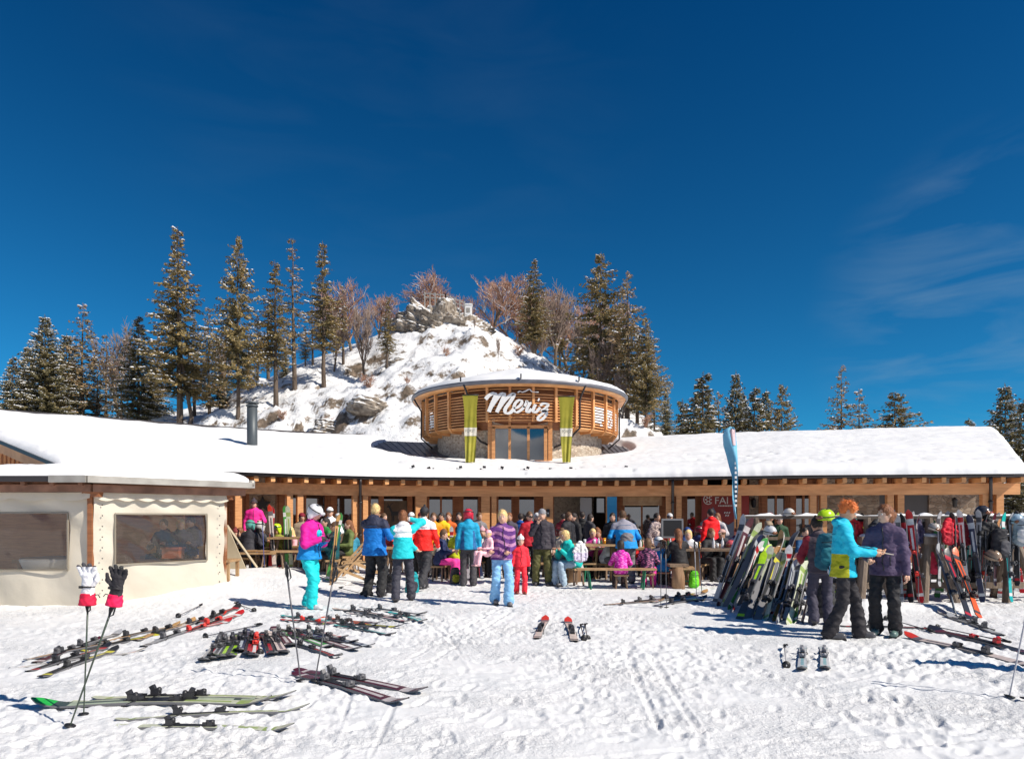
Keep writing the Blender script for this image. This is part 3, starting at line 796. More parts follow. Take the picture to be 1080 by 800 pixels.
Q = np.stack([k, k + rows, k + rows + 1, k + 1], -1).reshape(-1, 4)
thf = th.reshape(-1)[Q].max(1); Q = Q[thf > 0.004]
sn = np_mesh('snow_layer', V, Q, M['roofsnow']); sn.parent = lodge; sn.matrix_parent_inverse = Matrix.Translation(-Vector(lodge.location))

def inset_line(ins):
    T = np.gradient(EV, axis=0); T /= np.linalg.norm(T, axis=1)[:, None]
    N = np.stack([-T[:, 1], T[:, 0]], -1)                     # inward (away from camera)
    return EV + N * ins, T
def FX(px, ins):
    P, T = inset_line(ins); q = P[:, 0] / P[:, 1] * F + 540
    i = int(np.clip(np.searchsorted(q, px) - 1, 0, len(q) - 2)); f = (px - q[i]) / (q[i + 1] - q[i])
    p = P[i] * (1 - f) + P[i + 1] * f; t_ = T[min(max(i, 0), len(T) - 1)]
    return p[0], p[1], atan2(t_[1], t_[0])
def wallpiece(mb, px0, px1, ins, z0, z1, th, m=0, grow=0.0):
    x0, y0, _ = FX(px0, ins); x1, y1, _ = FX(px1, ins)
    d = Vector((x1 - x0, y1 - y0, 0)); L = d.length; a = atan2(d.y, d.x)
    mb.box(((x0 + x1) / 2, (y0 + y1) / 2, (z0 + z1) / 2), (L + grow, th, z1 - z0), Matrix.Rotation(a, 3, 'Z'), m)
    return ((x0 + x1) / 2, (y0 + y1) / 2, a, L)

# eave beam, fascia, gutter
P, T = inset_line(0.55)
mb = MB()
for i in range(0, n - 1, 2):
    a = Vector((*P[i], 2.52)); b = Vector((*P[min(i + 2, n - 1)], 2.52)); mb.bar(a, b, 0.18, 0.36)
part(mb, 'eave_beam', M['pineh'])
P2, _ = inset_line(-0.03)
mb = MB()
for i in range(0, n - 1):
    mb.bar((*P2[i], 2.93), (*P2[i + 1], 2.93), 0.05, 0.14, m=0)
P3, _ = inset_line(-0.10)
mb.tube([(*p, 2.93) for p in P3[::2]], 0.065, 8)
part(mb, 'gutter', M['gutter'])
# soffit boards between gutter and wall
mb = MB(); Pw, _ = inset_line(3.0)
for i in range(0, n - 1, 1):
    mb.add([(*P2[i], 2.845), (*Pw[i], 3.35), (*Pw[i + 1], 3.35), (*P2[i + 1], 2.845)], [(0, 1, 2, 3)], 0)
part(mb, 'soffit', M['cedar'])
# rafter ends above the beam
PXR = []
px = 250.0
while px < 1085:
    PXR.append(px); px += 17.4 if px < 700 else 20.5
for px in PXR:
    x, y, a = FX(px, 0.30); mb = MB()
    mb.box((x, y, 2.79), (0.13, 0.75, 0.16), Matrix.Rotation(a, 3, 'Z'))
    part(mb, 'rafter', M['slat'])
# posts
for (p0, w) in [(232, .24), (251, .2), (305, .19), (316, .19), (374, .17), (385, .17), (444, .38), (512, .30), (521, .17), (578, .34), (642, .2), (705, .18), (716, .18), (778, .22), (857, .2), (868, .2), (938, .2), (949, .2), (1038, .2), (1053, .22)]:
    x, y, a = FX(p0, 0.55); mb = MB()
    mb.box((x, y, 1.17), (w, 0.2, 2.34), Matrix.Rotation(a, 3, 'Z'))
    mb.box((x, y, 0.06), (w + .06, 0.26, 0.14), Matrix.Rotation(a, 3, 'Z'), 1)
    part(mb, 'post', [M['pine'], M['dark']])
# downpipes
for px in (380, 709.5, 1045):
    x, y, a = FX(px, -0.1); x2, y2, _ = FX(px, 0.40); mb = MB()
    mb.tube([(x, y, 2.88), (x, y, 2.72), (x2, y2, 2.4), (x2, y2, 0.0)], 0.05, 8)
    for z in (2.1, 1.0): mb.tube([(x2, y2, z - .03), (x2, y2, z + .03)], 0.07, 8)
    part(mb, 'downpipe', M['gutter'])
# back wall of the porch: panels between photo columns; (kind, px0, px1)
WI = 2.7
panels = [('wood', 196, 262), ('stone', 262, 291), ('wood', 291, 297), ('win', 297, 345), ('wood', 345, 352), ('win', 352, 374), ('wood', 374, 388),
          ('win', 388, 402), ('art', 402, 432), ('win', 432, 440), ('wood', 440, 450), ('win', 450, 480), ('wood', 480, 486), ('win', 486, 507), ('wood', 507, 523), ('win', 523, 542),
          ('wood', 542, 545), ('door', 545, 566), ('wood', 566, 584), ('bar', 584, 641), ('wood', 641, 656), ('win', 656, 698), ('wood', 698, 722),
          ('door', 722, 736), ('wood', 736, 740), ('red', 740, 790), ('stone', 790, 800), ('wood', 800, 806), ('rwin', 806, 830), ('wood', 830, 836), ('rwin', 836, 858), ('wood', 858, 862),
          ('stone', 862, 926), ('shut', 926, 937), ('wood', 937, 950), ('shutw', 950, 978), ('stone', 978, 1034), ('wood', 1034, 1044)]
M['redpaint'] = mat('red_board', (0.28, 0.025, 0.02), 0.5, (0.22, 0.018, 0.016), 2)
M['shutter'] = mat('grey_shutter', (0.10, 0.10, 0.105), 0.5)
for kind, a, b in panels:
    if kind == 'stone':
        mb = MB(); wallpiece(mb, a, b, WI, 0, 3.3, 0.25); part(mb, 'stone_panel', M['stone'])
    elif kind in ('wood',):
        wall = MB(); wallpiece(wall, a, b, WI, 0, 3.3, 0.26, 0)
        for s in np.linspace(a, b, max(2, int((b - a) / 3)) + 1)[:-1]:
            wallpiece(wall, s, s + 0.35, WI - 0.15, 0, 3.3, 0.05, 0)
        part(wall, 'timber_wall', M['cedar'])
    elif kind == 'red':
        pass
    else:
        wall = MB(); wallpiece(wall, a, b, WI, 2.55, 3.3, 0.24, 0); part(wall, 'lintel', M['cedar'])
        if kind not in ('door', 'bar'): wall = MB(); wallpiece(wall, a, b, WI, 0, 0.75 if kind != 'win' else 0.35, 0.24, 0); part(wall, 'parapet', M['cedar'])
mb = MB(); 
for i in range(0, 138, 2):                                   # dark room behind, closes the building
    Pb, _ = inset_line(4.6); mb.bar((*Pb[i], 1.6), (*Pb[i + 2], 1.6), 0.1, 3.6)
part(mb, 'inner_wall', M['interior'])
def window(a, b, z0, z1, fm, wm, cross=1, name='window'):
    mb = MB(); x0, y0, _ = FX(a, WI); x1, y1, _ = FX(b, WI); ang = atan2(y1 - y0, x1 - x0); R = Matrix.Rotation(ang, 3, 'Z')
    c = Vector(((x0 + x1) / 2, (y0 + y1) / 2, (z0 + z1) / 2)); L = sqrt((x1 - x0) ** 2 + (y1 - y0) ** 2); H = z1 - z0; w = 0.10
    for sx in (-1, 1): mb.box(c + R @ Vector((sx * (L / 2 - w / 2), -0.02, 0)), (w, 0.14, H), R)
    for sz in (-1, 1): mb.box(c + R @ Vector((0, -0.02, sz * (H / 2 - w / 2))), (L - 2 * w, 0.13, w), R)
    for k in range(1, cross + 1): mb.box(c + R @ Vector((-L / 2 + L * k / (cross + 1), -0.02, 0)), (0.07, 0.11, H - 2 * w), R)
    o = part(mb, name, wm)
    g = MB(); g.box(c, (L - 2 * w, 0.02, H - 2 * w), R); sub(g, 'pane', M['glass'], o)
    return o
for kind, a, b in panels:
    if kind == 'win': window(a, b, 0.35, 2.55, None, M['cedar'], 1 if b - a > 25 else 0)
    if kind == 'rwin': window(a, b, 0.75, 2.55, None, M['cedar'], 1)
    if kind == 'door': window(a, b, 0.0, 2.55, None, M['cedar'], 0, 'door')
    if kind == 'art': window(a, b, 0.0, 2.55, None, M['cedar'], 0, 'door')
    if kind in ('shut', 'shutw'):
        mb = MB(); wallpiece(mb, a, b, WI - 0.02, 1.0, 2.5, 0.06)
        for k in range(22): wallpiece(mb, a, b, WI - 0.055, 1.02 + k * .067, 1.05 + k * .067, 0.03)
        part(mb, 'shutter', M['shutter'])
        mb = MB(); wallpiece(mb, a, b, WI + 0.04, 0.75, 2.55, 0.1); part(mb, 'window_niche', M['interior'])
# end wall at the open right corner and gable under the left verge
mb = MB()
x0, y0, _ = FX(1044, WI); mb.box((x0 + 0.2, y0 + 1.9, 1.6), (0.3, 4.0, 3.3)); part(mb, 'end_wall', M['cedar'])
mb = MB()
A = roofpt(0, 0, -.14); B = roofpt(0, 1, -.14); d = (B - A); nrm = Vector((-(B - A).y, (B - A).x, 0)).normalized()
ins = -nrm * 0.0 + Vector((0.75, 0.35, 0))
a1 = A + ins; b1 = B + ins
N_ = 30
for k in range(N_):                                           # gable boards, stepped under the verge
    s = k / N_; p = a1.lerp(b1, s); q = a1.lerp(b1, (k + 1) / N_)
    mb.add([(p.x, p.y, 0), (q.x, q.y, 0), q, p], [(0, 1, 2, 3)], 0)
    mb.bar((p.x - .02, p.y - .03, 0), (p.x - .02, p.y - .03, p.z - 0.05), 0.04, 0.04, m=0)
part(mb, 'gable_wall', M['slat'])
mb = MB()
for off, dz, w, h in ((0.0, 0.02, .08, .28), (0.28, -0.13, .10, .16), (0.55, -0.20, .10, .16)):
    o_ = Vector((0.75, 0.35, 0)) * off
    mb.bar(A + o_ + Vector((0, 0, dz - .08)), B + o_ + Vector((0, 0, dz - .08)), w, h)
for k in range(14):
    p = A.lerp(B, (k + .5) / 14) + Vector((0, 0, -.12)); mb.bar(p, p + Vector((.8, .4, 0)), .1, .1)
part(mb, 'verge_boards', M['slat'])
mb = MB(); mb.bar(A + Vector((-.05, -.03, .12)), B + Vector((-.05, -.03, .12)), .04, .10); part(mb, 'verge_flashing', M['gutter'])

# lamps and ornaments on the stone panels
for px in (980 + 27, 795):
    x, y, a = FX(px, WI - 0.3); mb = MB()
    mb.tube([(x, y + .14, 2.25), (x, y, 2.3)], .015, 6); mb.lathe((x, y, 1.95), [(0.02, 0), (0.07, .02), (0.09, .24), (0.11, .26), (0.0, .36)], 6)
    part(mb, 'wall_lantern', M['black'])
def star(px, ins, z, r):
    x, y, a = FX(px, ins); mb = MB(); vs = []
    for k in range(10):
        rr = r if k % 2 == 0 else r * .4; t_ = pi / 2 + k * pi / 5; vs.append((x + cos(t_) * rr * cos(a), y - .02 + cos(t_) * rr * sin(a), z + sin(t_) * rr))
    b = [(v[0], v[1] + .05, v[2]) for v in vs]
    mb.add(vs + b, [tuple(range(10)), tuple(range(19, 9, -1))] + [(k, (k + 1) % 10, 10 + (k + 1) % 10, 10 + k) for k in range(10)])
    return mb
tag(star(277, WI - .16, 2.05, .3).build('wall_star', M['black']), 'black star ornament on the stone wall left of the porch windows', 'ornament')
# deer picture in the recess
mb = MB(); x, y, a = FX(417, WI - .12)
mb.box((x, y, 1.75), (0.85, .04, .95), Matrix.Rotation(a, 3, 'Z')); 
po = mb.build('deer_picture', mat('brown_board', (0.12, 0.075, 0.045), .7, (0.08, .05, .03), 4))
tag(po, 'brown wooden panel with a dark deer silhouette in the porch recess', 'picture')
mb = MB(); R = Matrix.Rotation(a, 3, 'Z')
def loc(u_, w_, d_=-.035): return Vector((x, y, 0)) + R @ Vector((u_, d_, 0)) + Vector((0, 0, w_))
mb.box(loc(.02, 1.75), (.36, .02, .15), R); mb.bar(loc(-.14, 1.8), loc(-.22, 1.98), .03, .07); mb.box(loc(-.26, 2.0), (.12, .02, .06), R)
for q in (-.12, -.06, .12, .17): mb.bar(loc(q, 1.68), loc(q, 1.45), .03, .03)
for q in ((-.22, 2.0, -.14, 2.12), (-.22, 2.0, -.3, 2.13), (-.14, 2.12, -.08, 2.12)): mb.bar(loc(q[0], q[1]), loc(q[2], q[3]), .02, .02)
sub(mb, 'silhouette', M['black'], po)

# bar hatch: counter, screen, shelf
bar = MB(); wallpiece(bar, 596, 630, WI - .9, 0, 1.08, .5); wallpiece(bar, 595, 631, WI - .95, 1.08, 1.14, .62, 1)
o = bar.build('bar_counter', [M['greym'], M['planks']]); tag(o, 'grey bar counter in the open hatch of the porch', 'counter')
mb = MB(); wallpiece(mb, 629, 640, WI - 1.4, 1.75, 2.32, .08); wallpiece(mb, 629.4, 639.6, WI - 1.45, 1.78, 2.29, .02, 1)
for s in (-.1, .1):
    x, y, a = FX(634.5, WI - 1.36); mb.bar((x + s, y, 2.3), (x + s, y, 2.75), .03, .03)
tag(mb.build('screen', [M['black'], M['glass']]), 'black screen hanging beside the blue banner in the porch', 'screen')
mb = MB(); wallpiece(mb, 604, 612, WI - .9, 1.14, 1.42, .25); tag(mb.build('menu_box', M['white']), 'small white box standing on the bar counter', 'box')
mb = MB(); wallpiece(mb, 612, 624, WI - .2, 1.3, 2.35, .05); tag(mb.build('hatch_board', mat('pale_board', (.45, .48, .52), .5)), 'pale board on the wall behind the bar counter', 'board')

# blind over the wide window
mb = MB(); wallpiece(mb, 657, 698, .85, 2.02, 2.36, .10)
for k in range(4): wallpiece(mb, 657, 698, .79, 2.05 + k * .08, 2.08 + k * .08, .02)
tag(mb.build('roller_blind', M['planks']), 'pale wooden slatted blind rolled down over the porch window', 'blind')
# text helper
def text(s, size, loc_, rot, mt, parent=None, name='lettering', ext=0.004, align='CENTER', shear=0, sx=1.0):
    cu = bpy.data.curves.new(name, 'FONT'); cu.body = s; cu.size = size; cu.extrude = ext; cu.align_x = align; cu.align_y = 'CENTER'; cu.shear = shear
    ob = bpy.data.objects.new('tmp', cu); COL.objects.link(ob); dg = bpy.context.evaluated_depsgraph_get()
    me = bpy.data.meshes.new_from_object(ob.evaluated_get(dg)); bpy.data.objects.remove(ob)
    me.materials.clear(); me.materials.append(mt); o = bpy.data.objects.new(name, me); COL.objects.link(o)
    me.transform(Matrix.Translation(Vector(loc_)) @ rot.to_4x4() @ Matrix.Diagonal((sx, 1, 1, 1)))
    if parent is not None: o.parent = parent
    return o
def facing(a): return Matrix.Rotation(a, 3, 'Z') @ Matrix.Rotation(pi / 2, 3, 'X')
# red advertising wall
mb = MB(); x0, y0, a, L = wallpiece(mb, 740, 790, WI - .6, 0.3, 2.62, .08)
rb = mb.build('advertising_board', M['redpaint']); tag(rb, 'large dark red advertising wall with FAI lettering and grey mountain shapes', 'sign')
def on(px, z, ins=WI - .66):
    x, y, aa = FX(px, ins); return Vector((x, y, z))
mg = MB()
mg.add([on(738.5, .35), on(790, .35), on(790, 1.70), on(778, 1.55), on(768, 1.32), on(760, 1.5), on(752, 1.98), on(746, 1.6), on(738.5, 1.4)], [tuple(range(9))])
sub(mg, 'mountain_graphic', mat('grey_blue_print', (.16, .18, .24), .6), rb)
wt = mat('sign_white', (.62, .60, .58), .5)
text('FAI', .36, on(761, 2.2, WI - .665), facing(a), wt, rb)
text('SNOW PARK', .11, on(766, 2.0, WI - .665), facing(a), wt, rb) if False else None
lg = MB(); c = on(747, 2.25, WI - .67)
for r0, r1 in ((.155, .185), (.05, .07)):
    vs = []; 
    for k in range(24):
        t_ = 2 * pi * k / 24
        for r in (r0, r1): vs.append(c + Vector((cos(t_) * r, 0, sin(t_) * r)))
    lg.add(vs, [(2 * k, 2 * k + 1, (2 * k + 3) % 48, (2 * k + 2) % 48) for k in range(24)])
for k in range(6):
    t_ = pi * k / 3; lg.bar(c + Vector((cos(t_) * .07, -.004, sin(t_) * .07)), c + Vector((cos(t_) * .13, -.004, sin(t_) * .13)), .01, .04)
sub(lg, 'round_logo', wt, rb)
lg = MB()
for k in range(11): lg.bar(on(757.5 + k * 1.7, 2.02, WI - .665), on(758.6 + k * 1.7, 2.02, WI - .665), .01, .05)
for k in range(9): lg.bar(on(758 + k * 1.8, 2.42, WI - .665), on(759.2 + k * 1.8, 2.42, WI - .665), .01, .035)
for k in range(5): lg.bar(on(764 + k * 1.2, 1.74 - (k % 2) * .1, WI - .675), on(764.9 + k * 1.2, 1.80 - (k % 2) * .1, WI - .675), .01, .04)
sub(lg, 'small_print', wt, rb)
# blue banner
mb = MB(); vs = []
for k in range(9):
    z = 2.32 - k * .15
    for s in (-.17, .17):
        x, y, a = FX(645.5, .35); vs.append((x + s, y + .02 * sin(k), z))
b0 = len(vs); vs2 = [(v[0], v[1] + .015, v[2]) for v in vs]
mb.add(vs + vs2, [(2 * k, 2 * k + 1, 2 * k + 3, 2 * k + 2) for k in range(8)] + [(b0 + 2 * k, b0 + 2 * k + 2, b0 + 2 * k + 3, b0 + 2 * k + 1) for k in range(8)])
bb = mb.build('hanging_banner', mat('blue_banner', (.02, .22, .42), .6)); tag(bb, 'narrow blue banner hanging from the porch beam beside the screen', 'banner')
x, y, a = FX(646, .33); text('S', .2, (x + .04, y - .02, 1.62), facing(0), wt, bb, 'letter')
# black plaque on the post
mb = MB(); x, y, a = FX(578, .40); mb.box((x, y, 1.75), (.12, .05, .28)); mb.box((x, y - .03, 1.75), (.06, .02, .06), m=1)
tag(mb.build('wall_lamp', [M['black'], M['greym']]), 'small black lamp on the broad middle post of the porch', 'lamp')
# standing seams on the bare sheet near the tower, snow guards along the eave, dark ridge edge
mb = MB()
for i in range(46, 96):
    if i % 1 == 0:
        a, b = roofpt(i, .02, .012), roofpt(i, .98, .012)
        mb.bar(a, b, .025, .03)
part(mb, 'roof_seams', M['metal'])
for px in (432, 457, 482, 507, 530, 553, 580, 607, 633, 660, 690):
    x, y, a = FX(px, .42); mb = MB(); mb.box((x + random.uniform(-.2, .2), y + random.uniform(-.1, .1), 3.35 + random.uniform(-.05, .02)), (.11, .05, .08), (0, random.uniform(-.4, .4), 0)); mb.box((x, y + .08, 3.30), (.05, .2, .05)); part(mb, 'snow_guard', M['gutter'])
mb = MB()
for i in range(0, 50): mb.bar(roofpt(i, 1.0, .17) + Vector((0, .05, 0)), roofpt(i + 1, 1.0, .17) + Vector((0, .05, 0)), .12, .16)
part(mb, 'ridge_board', M['gutter'])
# chimney
p = PT(266, 470, 24.6); mb = MB()
mb.tube([(p.x, p.y, 3.3), (p.x, p.y, 5.62)], .18, 16); mb.tube([(p.x, p.y, 5.58), (p.x, p.y, 5.64)], .21, 16)
mb.tube([(p.x, p.y, 5.64), (p.x, p.y, 5.69)], .12, 16); mb.tube([(p.x, p.y, 5.69), (p.x, p.y, 5.74)], .23, 16)
part(mb, 'chimney', mat('chimney_metal', (.07, .085, .095), .5, metal=.2))

# ================================================================ round tower
tw = empty('round_tower', (TWR[0], TWR[1], 0), 0, 'round restaurant tower with timber slats, stone wall and snowy cone roof', 'building')
def tpart(mb, name, mats, parent=None):
    o = mb.build(name, mats, parent or tw); return o
RW, RD, RR = 3.58, 4.20, 4.60
ZB, ZT = 4.90, 6.53                                         # drum bottom and top
ang = lambda px: None
mb = MB(); mb.lathe((0, 0, 0), [(RW, 0.0), (RW, 5.3)], 72, 0); tpart(mb, 'stone_wall', M['stonel'])
mb = MB(); mb.lathe((0, 0, 0), [(RW + .02, 5.0), (RD - .35, 5.25), (RD - .45, ZT + .1)], 72, 0); tpart(mb, 'drum_lining', M['cedar'])
mb = MB(); mb.lathe((0, 0, 0), [(RR - .3, ZT - .02), (RR + .02, ZT), (RR + .02, ZT + .05)], 96, 0); tpart(mb, 'eave_ring', M['slat'])
mb = MB(); mb.lathe((0, 0, 0), [(RR - .2, ZT + .04), (RR + .06, ZT + .05), (RR + .10, ZT + .12), (RR + .10, ZT + .19), (RR - .1, ZT + .22)], 96, 0); tpart(mb, 'roof_edge', M['metal'])
# snow cone with ragged edge
na, nr = 240, 44; A, Rr = np.meshgrid(np.linspace(0, 2 * pi, na), np.linspace(0, 1, nr), indexing='ij')
rad = Rr * (RR + .06 + .06 * fbm(np.cos(A) * 4, np.sin(A) * 4, 1.2, 3)); X = rad * np.cos(A); Y = rad * np.sin(A)
hh = ZT + .18 + 1.28 * (1 - Rr ** 1.1) + .15 * np.sqrt(np.clip((1 - Rr) / .05, 0, 1)) + .07 * fbm(X, Y, .9, 4) * (Rr < .97)
V = np.stack([X, Y, hh], -1).reshape(-1, 3); i, j = np.meshgrid(np.arange(na - 1), np.arange(nr - 1), indexing='ij'); k = i * nr + j
np_mesh('snow_cap', V, np.stack([k, k + 1, k + nr + 1, k + nr], -1).reshape(-1, 4)[:, ::-1], M['roofsnow'], parent=tw)
# ribs, slats
NRIB = 30; a0 = -pi / 2 + radians(0.5)
step = 2 * pi / NRIB
front = [k for k in range(-8, 9)]
gapA = radians(15.2)                                        # the window bay
def cyl(a, r, z): return (r * cos(a), r * sin(a), z)
for k in range(-9, 10):
    a = a0 + (k + .5) * step * 1.0
    mb = MB()
    mid = abs(a - (-pi / 2)) < radians(24)
    mb.bar(cyl(a, RD + .03, ZB + .22 if not mid else ZB + .32), cyl(a, RD + .03, ZT), .09, .12, up=(cos(a), sin(a), 0))
    if not mid:
        mb.bar(cyl(a, RD + .03, ZB + .25), cyl(a, RD - .16, ZB + .04), .08, .12); mb.bar(cyl(a, RD - .15, ZB + .05), cyl(a, RW, ZB + .05), .08, .10)
    tpart(mb, 'rib', M['slat'])
for lv in range(14):
    z = ZB + .16 + lv * .108
    if lv in (12,): continue
    mb = MB()
    lo = -9 * step; hi = 9 * step; m_ = 96
    pr = []
    for s in range(m_):
        a = a0 + lo + (hi - lo) * s / m_; b = a0 + lo + (hi - lo) * (s + 1) / m_
        am = (a + b) / 2
        mid = abs(am + pi / 2) < radians(24)
        if mid and lv < 2: continue
        if not mid and lv in (11,): pass
        r = RD - .05
        mb.bar(cyl(a, r, z), cyl(b, r, z), .10 if lv != 13 else .05, .035)
    tpart(mb, 'slat', M['slat'])
# boarded underside of the drum, left and right of the window bay
mb = MB()
for sg in (-1, 1):
    a1, a2 = (-pi / 2 + sg * radians(25)), (-pi / 2 + sg * radians(125))
    lo, hi = min(a1, a2), max(a1, a2)
    mb.lathe((0, 0, 0), [(RW, ZB + .10), (RD - .16, ZB + .08), (RD - .02, ZB + .18)], 60, 0, lo, hi)
tpart(mb, 'drum_underside', M['slat'])
# window bay: flat timber front
mb = MB(); by = -3.78; zb, zt = 3.7, 5.06
for x in (-1.02, -.40, .32, .98): mb.box((x - .02, by, (zb + zt) / 2), (.13 if abs(x) > .5 else .10, .16, zt - zb))
mb.box((0, by, zt + .01), (2.2, .16, .12)); mb.box((0, by - .004, zb + .03), (2.1, .15, .1))
for x in (-1.18, 1.14): mb.box((x, by + .03, (zb + zt) / 2 + .12), (.16, .12, zt - zb + .24))
mb.box((0, by + .02, zt + .36), (2.5, .14, .08)); 
for x in (-1.2, -.42, .34, 1.16): mb.box((x, by + .02, zt + .2), (.1, .12, .3))
wb = tpart(mb, 'window_frame', M['pine'])
for x0_, x1_ in ((-.97, -.47), (-.37, .25), (.35, .9)):
    g = MB(); g.box(((x0_ + x1_) / 2, by + .03, (zb + zt) / 2), (x1_ - x0_, .02, zt - zb - .12)); g.build('pane', M['glass'], wb)
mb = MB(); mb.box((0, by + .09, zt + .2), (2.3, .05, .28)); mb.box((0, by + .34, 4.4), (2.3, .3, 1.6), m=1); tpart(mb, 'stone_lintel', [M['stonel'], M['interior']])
for a_, flip in ((-pi / 2 - radians(27.5), -1), (-pi / 2 + radians(32), 1)):
    mb = MB(); mb.tube([cyl(a_, RR + .08, ZT + .1), cyl(a_, RR - .2, ZT - .25), cyl(a_, RD + .12, ZT - .4), cyl(a_, RD + .12, ZB + .15), cyl(a_ - flip * .05, RW + .15, ZB - .35), cyl(a_ - flip * .2, RW + .1, ZB - .6)], .04, 8)
    tpart(mb, 'downpipe', M['gutter'])
for a_, flip in ((-pi / 2 - radians(72), -1), (-pi / 2 + radians(76), 1)):
    mb = MB(); mb.tube([cyl(a_, RR + .05, ZT + .0), cyl(a_, RD + .15, ZT - .5), cyl(a_, RD + .15, ZB), cyl(a_, RW + .3, ZB - .4)], .035, 8)
    tpart(mb, 'downpipe', M['gutter'])
for a_ in (-pi / 2 - radians(29), -pi / 2 + radians(28), -pi / 2):
    mb = MB(); mb.box(cyl(a_, RR + .1, ZT + .3), (.05, .1, .16)); tpart(mb, 'snow_guard', M['dark'])

# script sign: stroked letters with the pen width of each stroke
def stroke(mb, pts, w0, w1, y, th=.05, n=10):
    """ribbon through control points (Catmull-Rom), a broad-nib pen, standing in the x-z plane"""
    P_ = [Vector((p[0], 0, p[1])) for p in pts]; P_ = [P_[0] * 2 - P_[1]] + P_ + [P_[-1] * 2 - P_[-2]]
    C = []
    for i in range(1, len(P_) - 2):
        for k in range(n):
            t = k / n; a, b, c, d = P_[i - 1:i + 3]
            C.append(.5 * ((2 * b) + (c - a) * t + (2 * a - 5 * b + 4 * c - d) * t * t + (3 * b - a - 3 * c + d) * t ** 3))
    C.append(P_[-2]); nib = Vector((cos(radians(38)), 0, sin(radians(38)) * -.35))
    N = len(C); vs = []
    for i, c in enumerate(C):
        t = (C[min(i + 1, N - 1)] - C[max(i - 1, 0)]).normalized(); nn = Vector((-t.z, 0, t.x))
        w = w0 + (w1 - w0) * abs(nn.dot(nib.normalized()))
        for s in (-1, 1):
            q = c + nn * s * w / 2
            vs.append((q.x, y, q.z)); vs.append((q.x, y + th, q.z))
    fs = []
    for i in range(N - 1):
        a = 4 * i; b = a + 4
        fs += [(a, a + 2, b + 2, b), (a + 1, b + 1, b + 3, a + 3), (a, b, b + 1, a + 1), (a + 2, a + 3, b + 3, b + 2)]
    fs += [(0, 1, 3, 2), (4 * N - 4, 4 * N - 2, 4 * N - 1, 4 * N - 3)]
    mb.add(vs, fs)
sg = empty('script_sign', (0.18, 30 - RD - .22, 5.93), 0, 'white script lettering reading Meriz on the tower slats', 'sign')
SC = 25.6 / F                                              # metres per photo pixel at the sign
def px2(p): return ((p[0] - 547.0) * SC - 0.0, (431.0 - p[1]) * SC)
def zp(q): return (505 + q[0] / 12.0, 405 + q[1] / 12.0)   # from the 12x enlarged view
letters = {
    'letter_m': [([(108, 280), (150, 235), (215, 205), (235, 235), (190, 340), (150, 440)], .05, .13), ([(165, 400), (240, 290), (300, 220), (345, 215), (320, 290), (250, 445)], .05, .12), ([(262, 420), (340, 310), (410, 240), (470, 215), (430, 300), (360, 400), (365, 455), (420, 450), (470, 400)], .045, .12)],
    'letter_e': [([(455, 395), (510, 385), (560, 340), (565, 300), (525, 295), (480, 340), (465, 410), (500, 445), (560, 415), (600, 370)], .04, .10)],
    'letter_r': [([(590, 385), (622, 330), (628, 305), (655, 330), (690, 325)], .045, .085), ([(672, 330), (640, 385), (628, 432), (655, 440), (690, 400)], .05, .10)],
    'letter_i': [([(742, 345), (718, 395), (712, 438), (750, 440), (800, 385)], .045, .10), ([(772, 282), (790, 290)], .09, .10)],
    'letter_z': [([(800, 360), (840, 335), (900, 345), (870, 390), (820, 430), (870, 430), (880, 470), (830, 530), (780, 545), (775, 510), (830, 460), (900, 400)], .045, .095)],
}
for nm, sts in letters.items():
    mb = MB()
    for q, (pts, w0, w1) in enumerate(sts): stroke(mb, [px2(zp(p)) for p in pts], w0 * 1.15, w1 * 1.15, -.002 * q)
    mb.build(nm, M['white'], sg)
mb = MB(); stroke(mb, [px2(zp(p)) for p in [(515, 195), (545, 180), (575, 190), (620, 175), (665, 155), (700, 185), (780, 190)]], .02, .05, 0); mb.build('swoosh', M['white'], sg)
mb = MB()
for u_ in (-.9, -.3, .3, .9): mb.bar((u_, .03, 0), (u_, .22, 0), .03, .03)
mb.build('bracket', M['dark'], sg)

# white lettering painted over the slats on both flanks (bars of each slat face)
def flank(a_lo, a_hi, rows_, label):
    mb = MB()
    for lv, segs in rows_:
        z = ZB + .16 + lv * .108
        for s0, s1 in segs:
            a = a_lo + (a_hi - a_lo) * s0; b = a_lo + (a_hi - a_lo) * s1; nn = max(1, int((b - a) / .03))
            for k in range(nn):
                mb.bar(cyl(a + (b - a) * k / nn, RD + .012, z), cyl(a + (b - a) * (k + 1) / nn, RD + .012, z), .02, .06)
    o = mb.build('slat_lettering', M['white']); o.location = tw.location; tag(o, label, 'lettering', 'white lettering on the tower slats')
flank(a0 + 3.6 * step, a0 + 4.4 * step, [(2, [(.55, .8)]), (3, [(0, .7)]), (4, [(0, .95)]), (5, [(0, .92)]), (6, [(0, .95)]), (7, [(0, .9)]), (8, [(0, .95)])], 'white strokes painted on the slats right of the right green banner')
flank(a0 + 4.6 * step, a0 + 5.4 * step, [(2, [(.2, .75)]), (3, [(0, .3), (.5, .95)]), (4, [(.2, .5), (.65, .95)]), (5, [(0, .35), (.5, .95)]), (6, [(.1, .8)]), (7, [(0, .9)]), (8, [(0, .9)])], 'white block letters painted on the second slatted bay of the right flank')
flank(a0 + 5.6 * step, a0 + 6.4 * step, [(k, [(0, .4), (.55, .9)]) for k in range(2, 9)], 'white letters on the outermost right bay of the tower')
flank(a0 - 5.4 * step, a0 - 4.6 * step, [(2, [(.4, .9)]), (3, [(.3, .9)]), (4, [(.35, .95)]), (5, [(.3, .55), (.7, 1)]), (6, [(.35, .9)])], 'white block letters on the left flank of the tower slats')
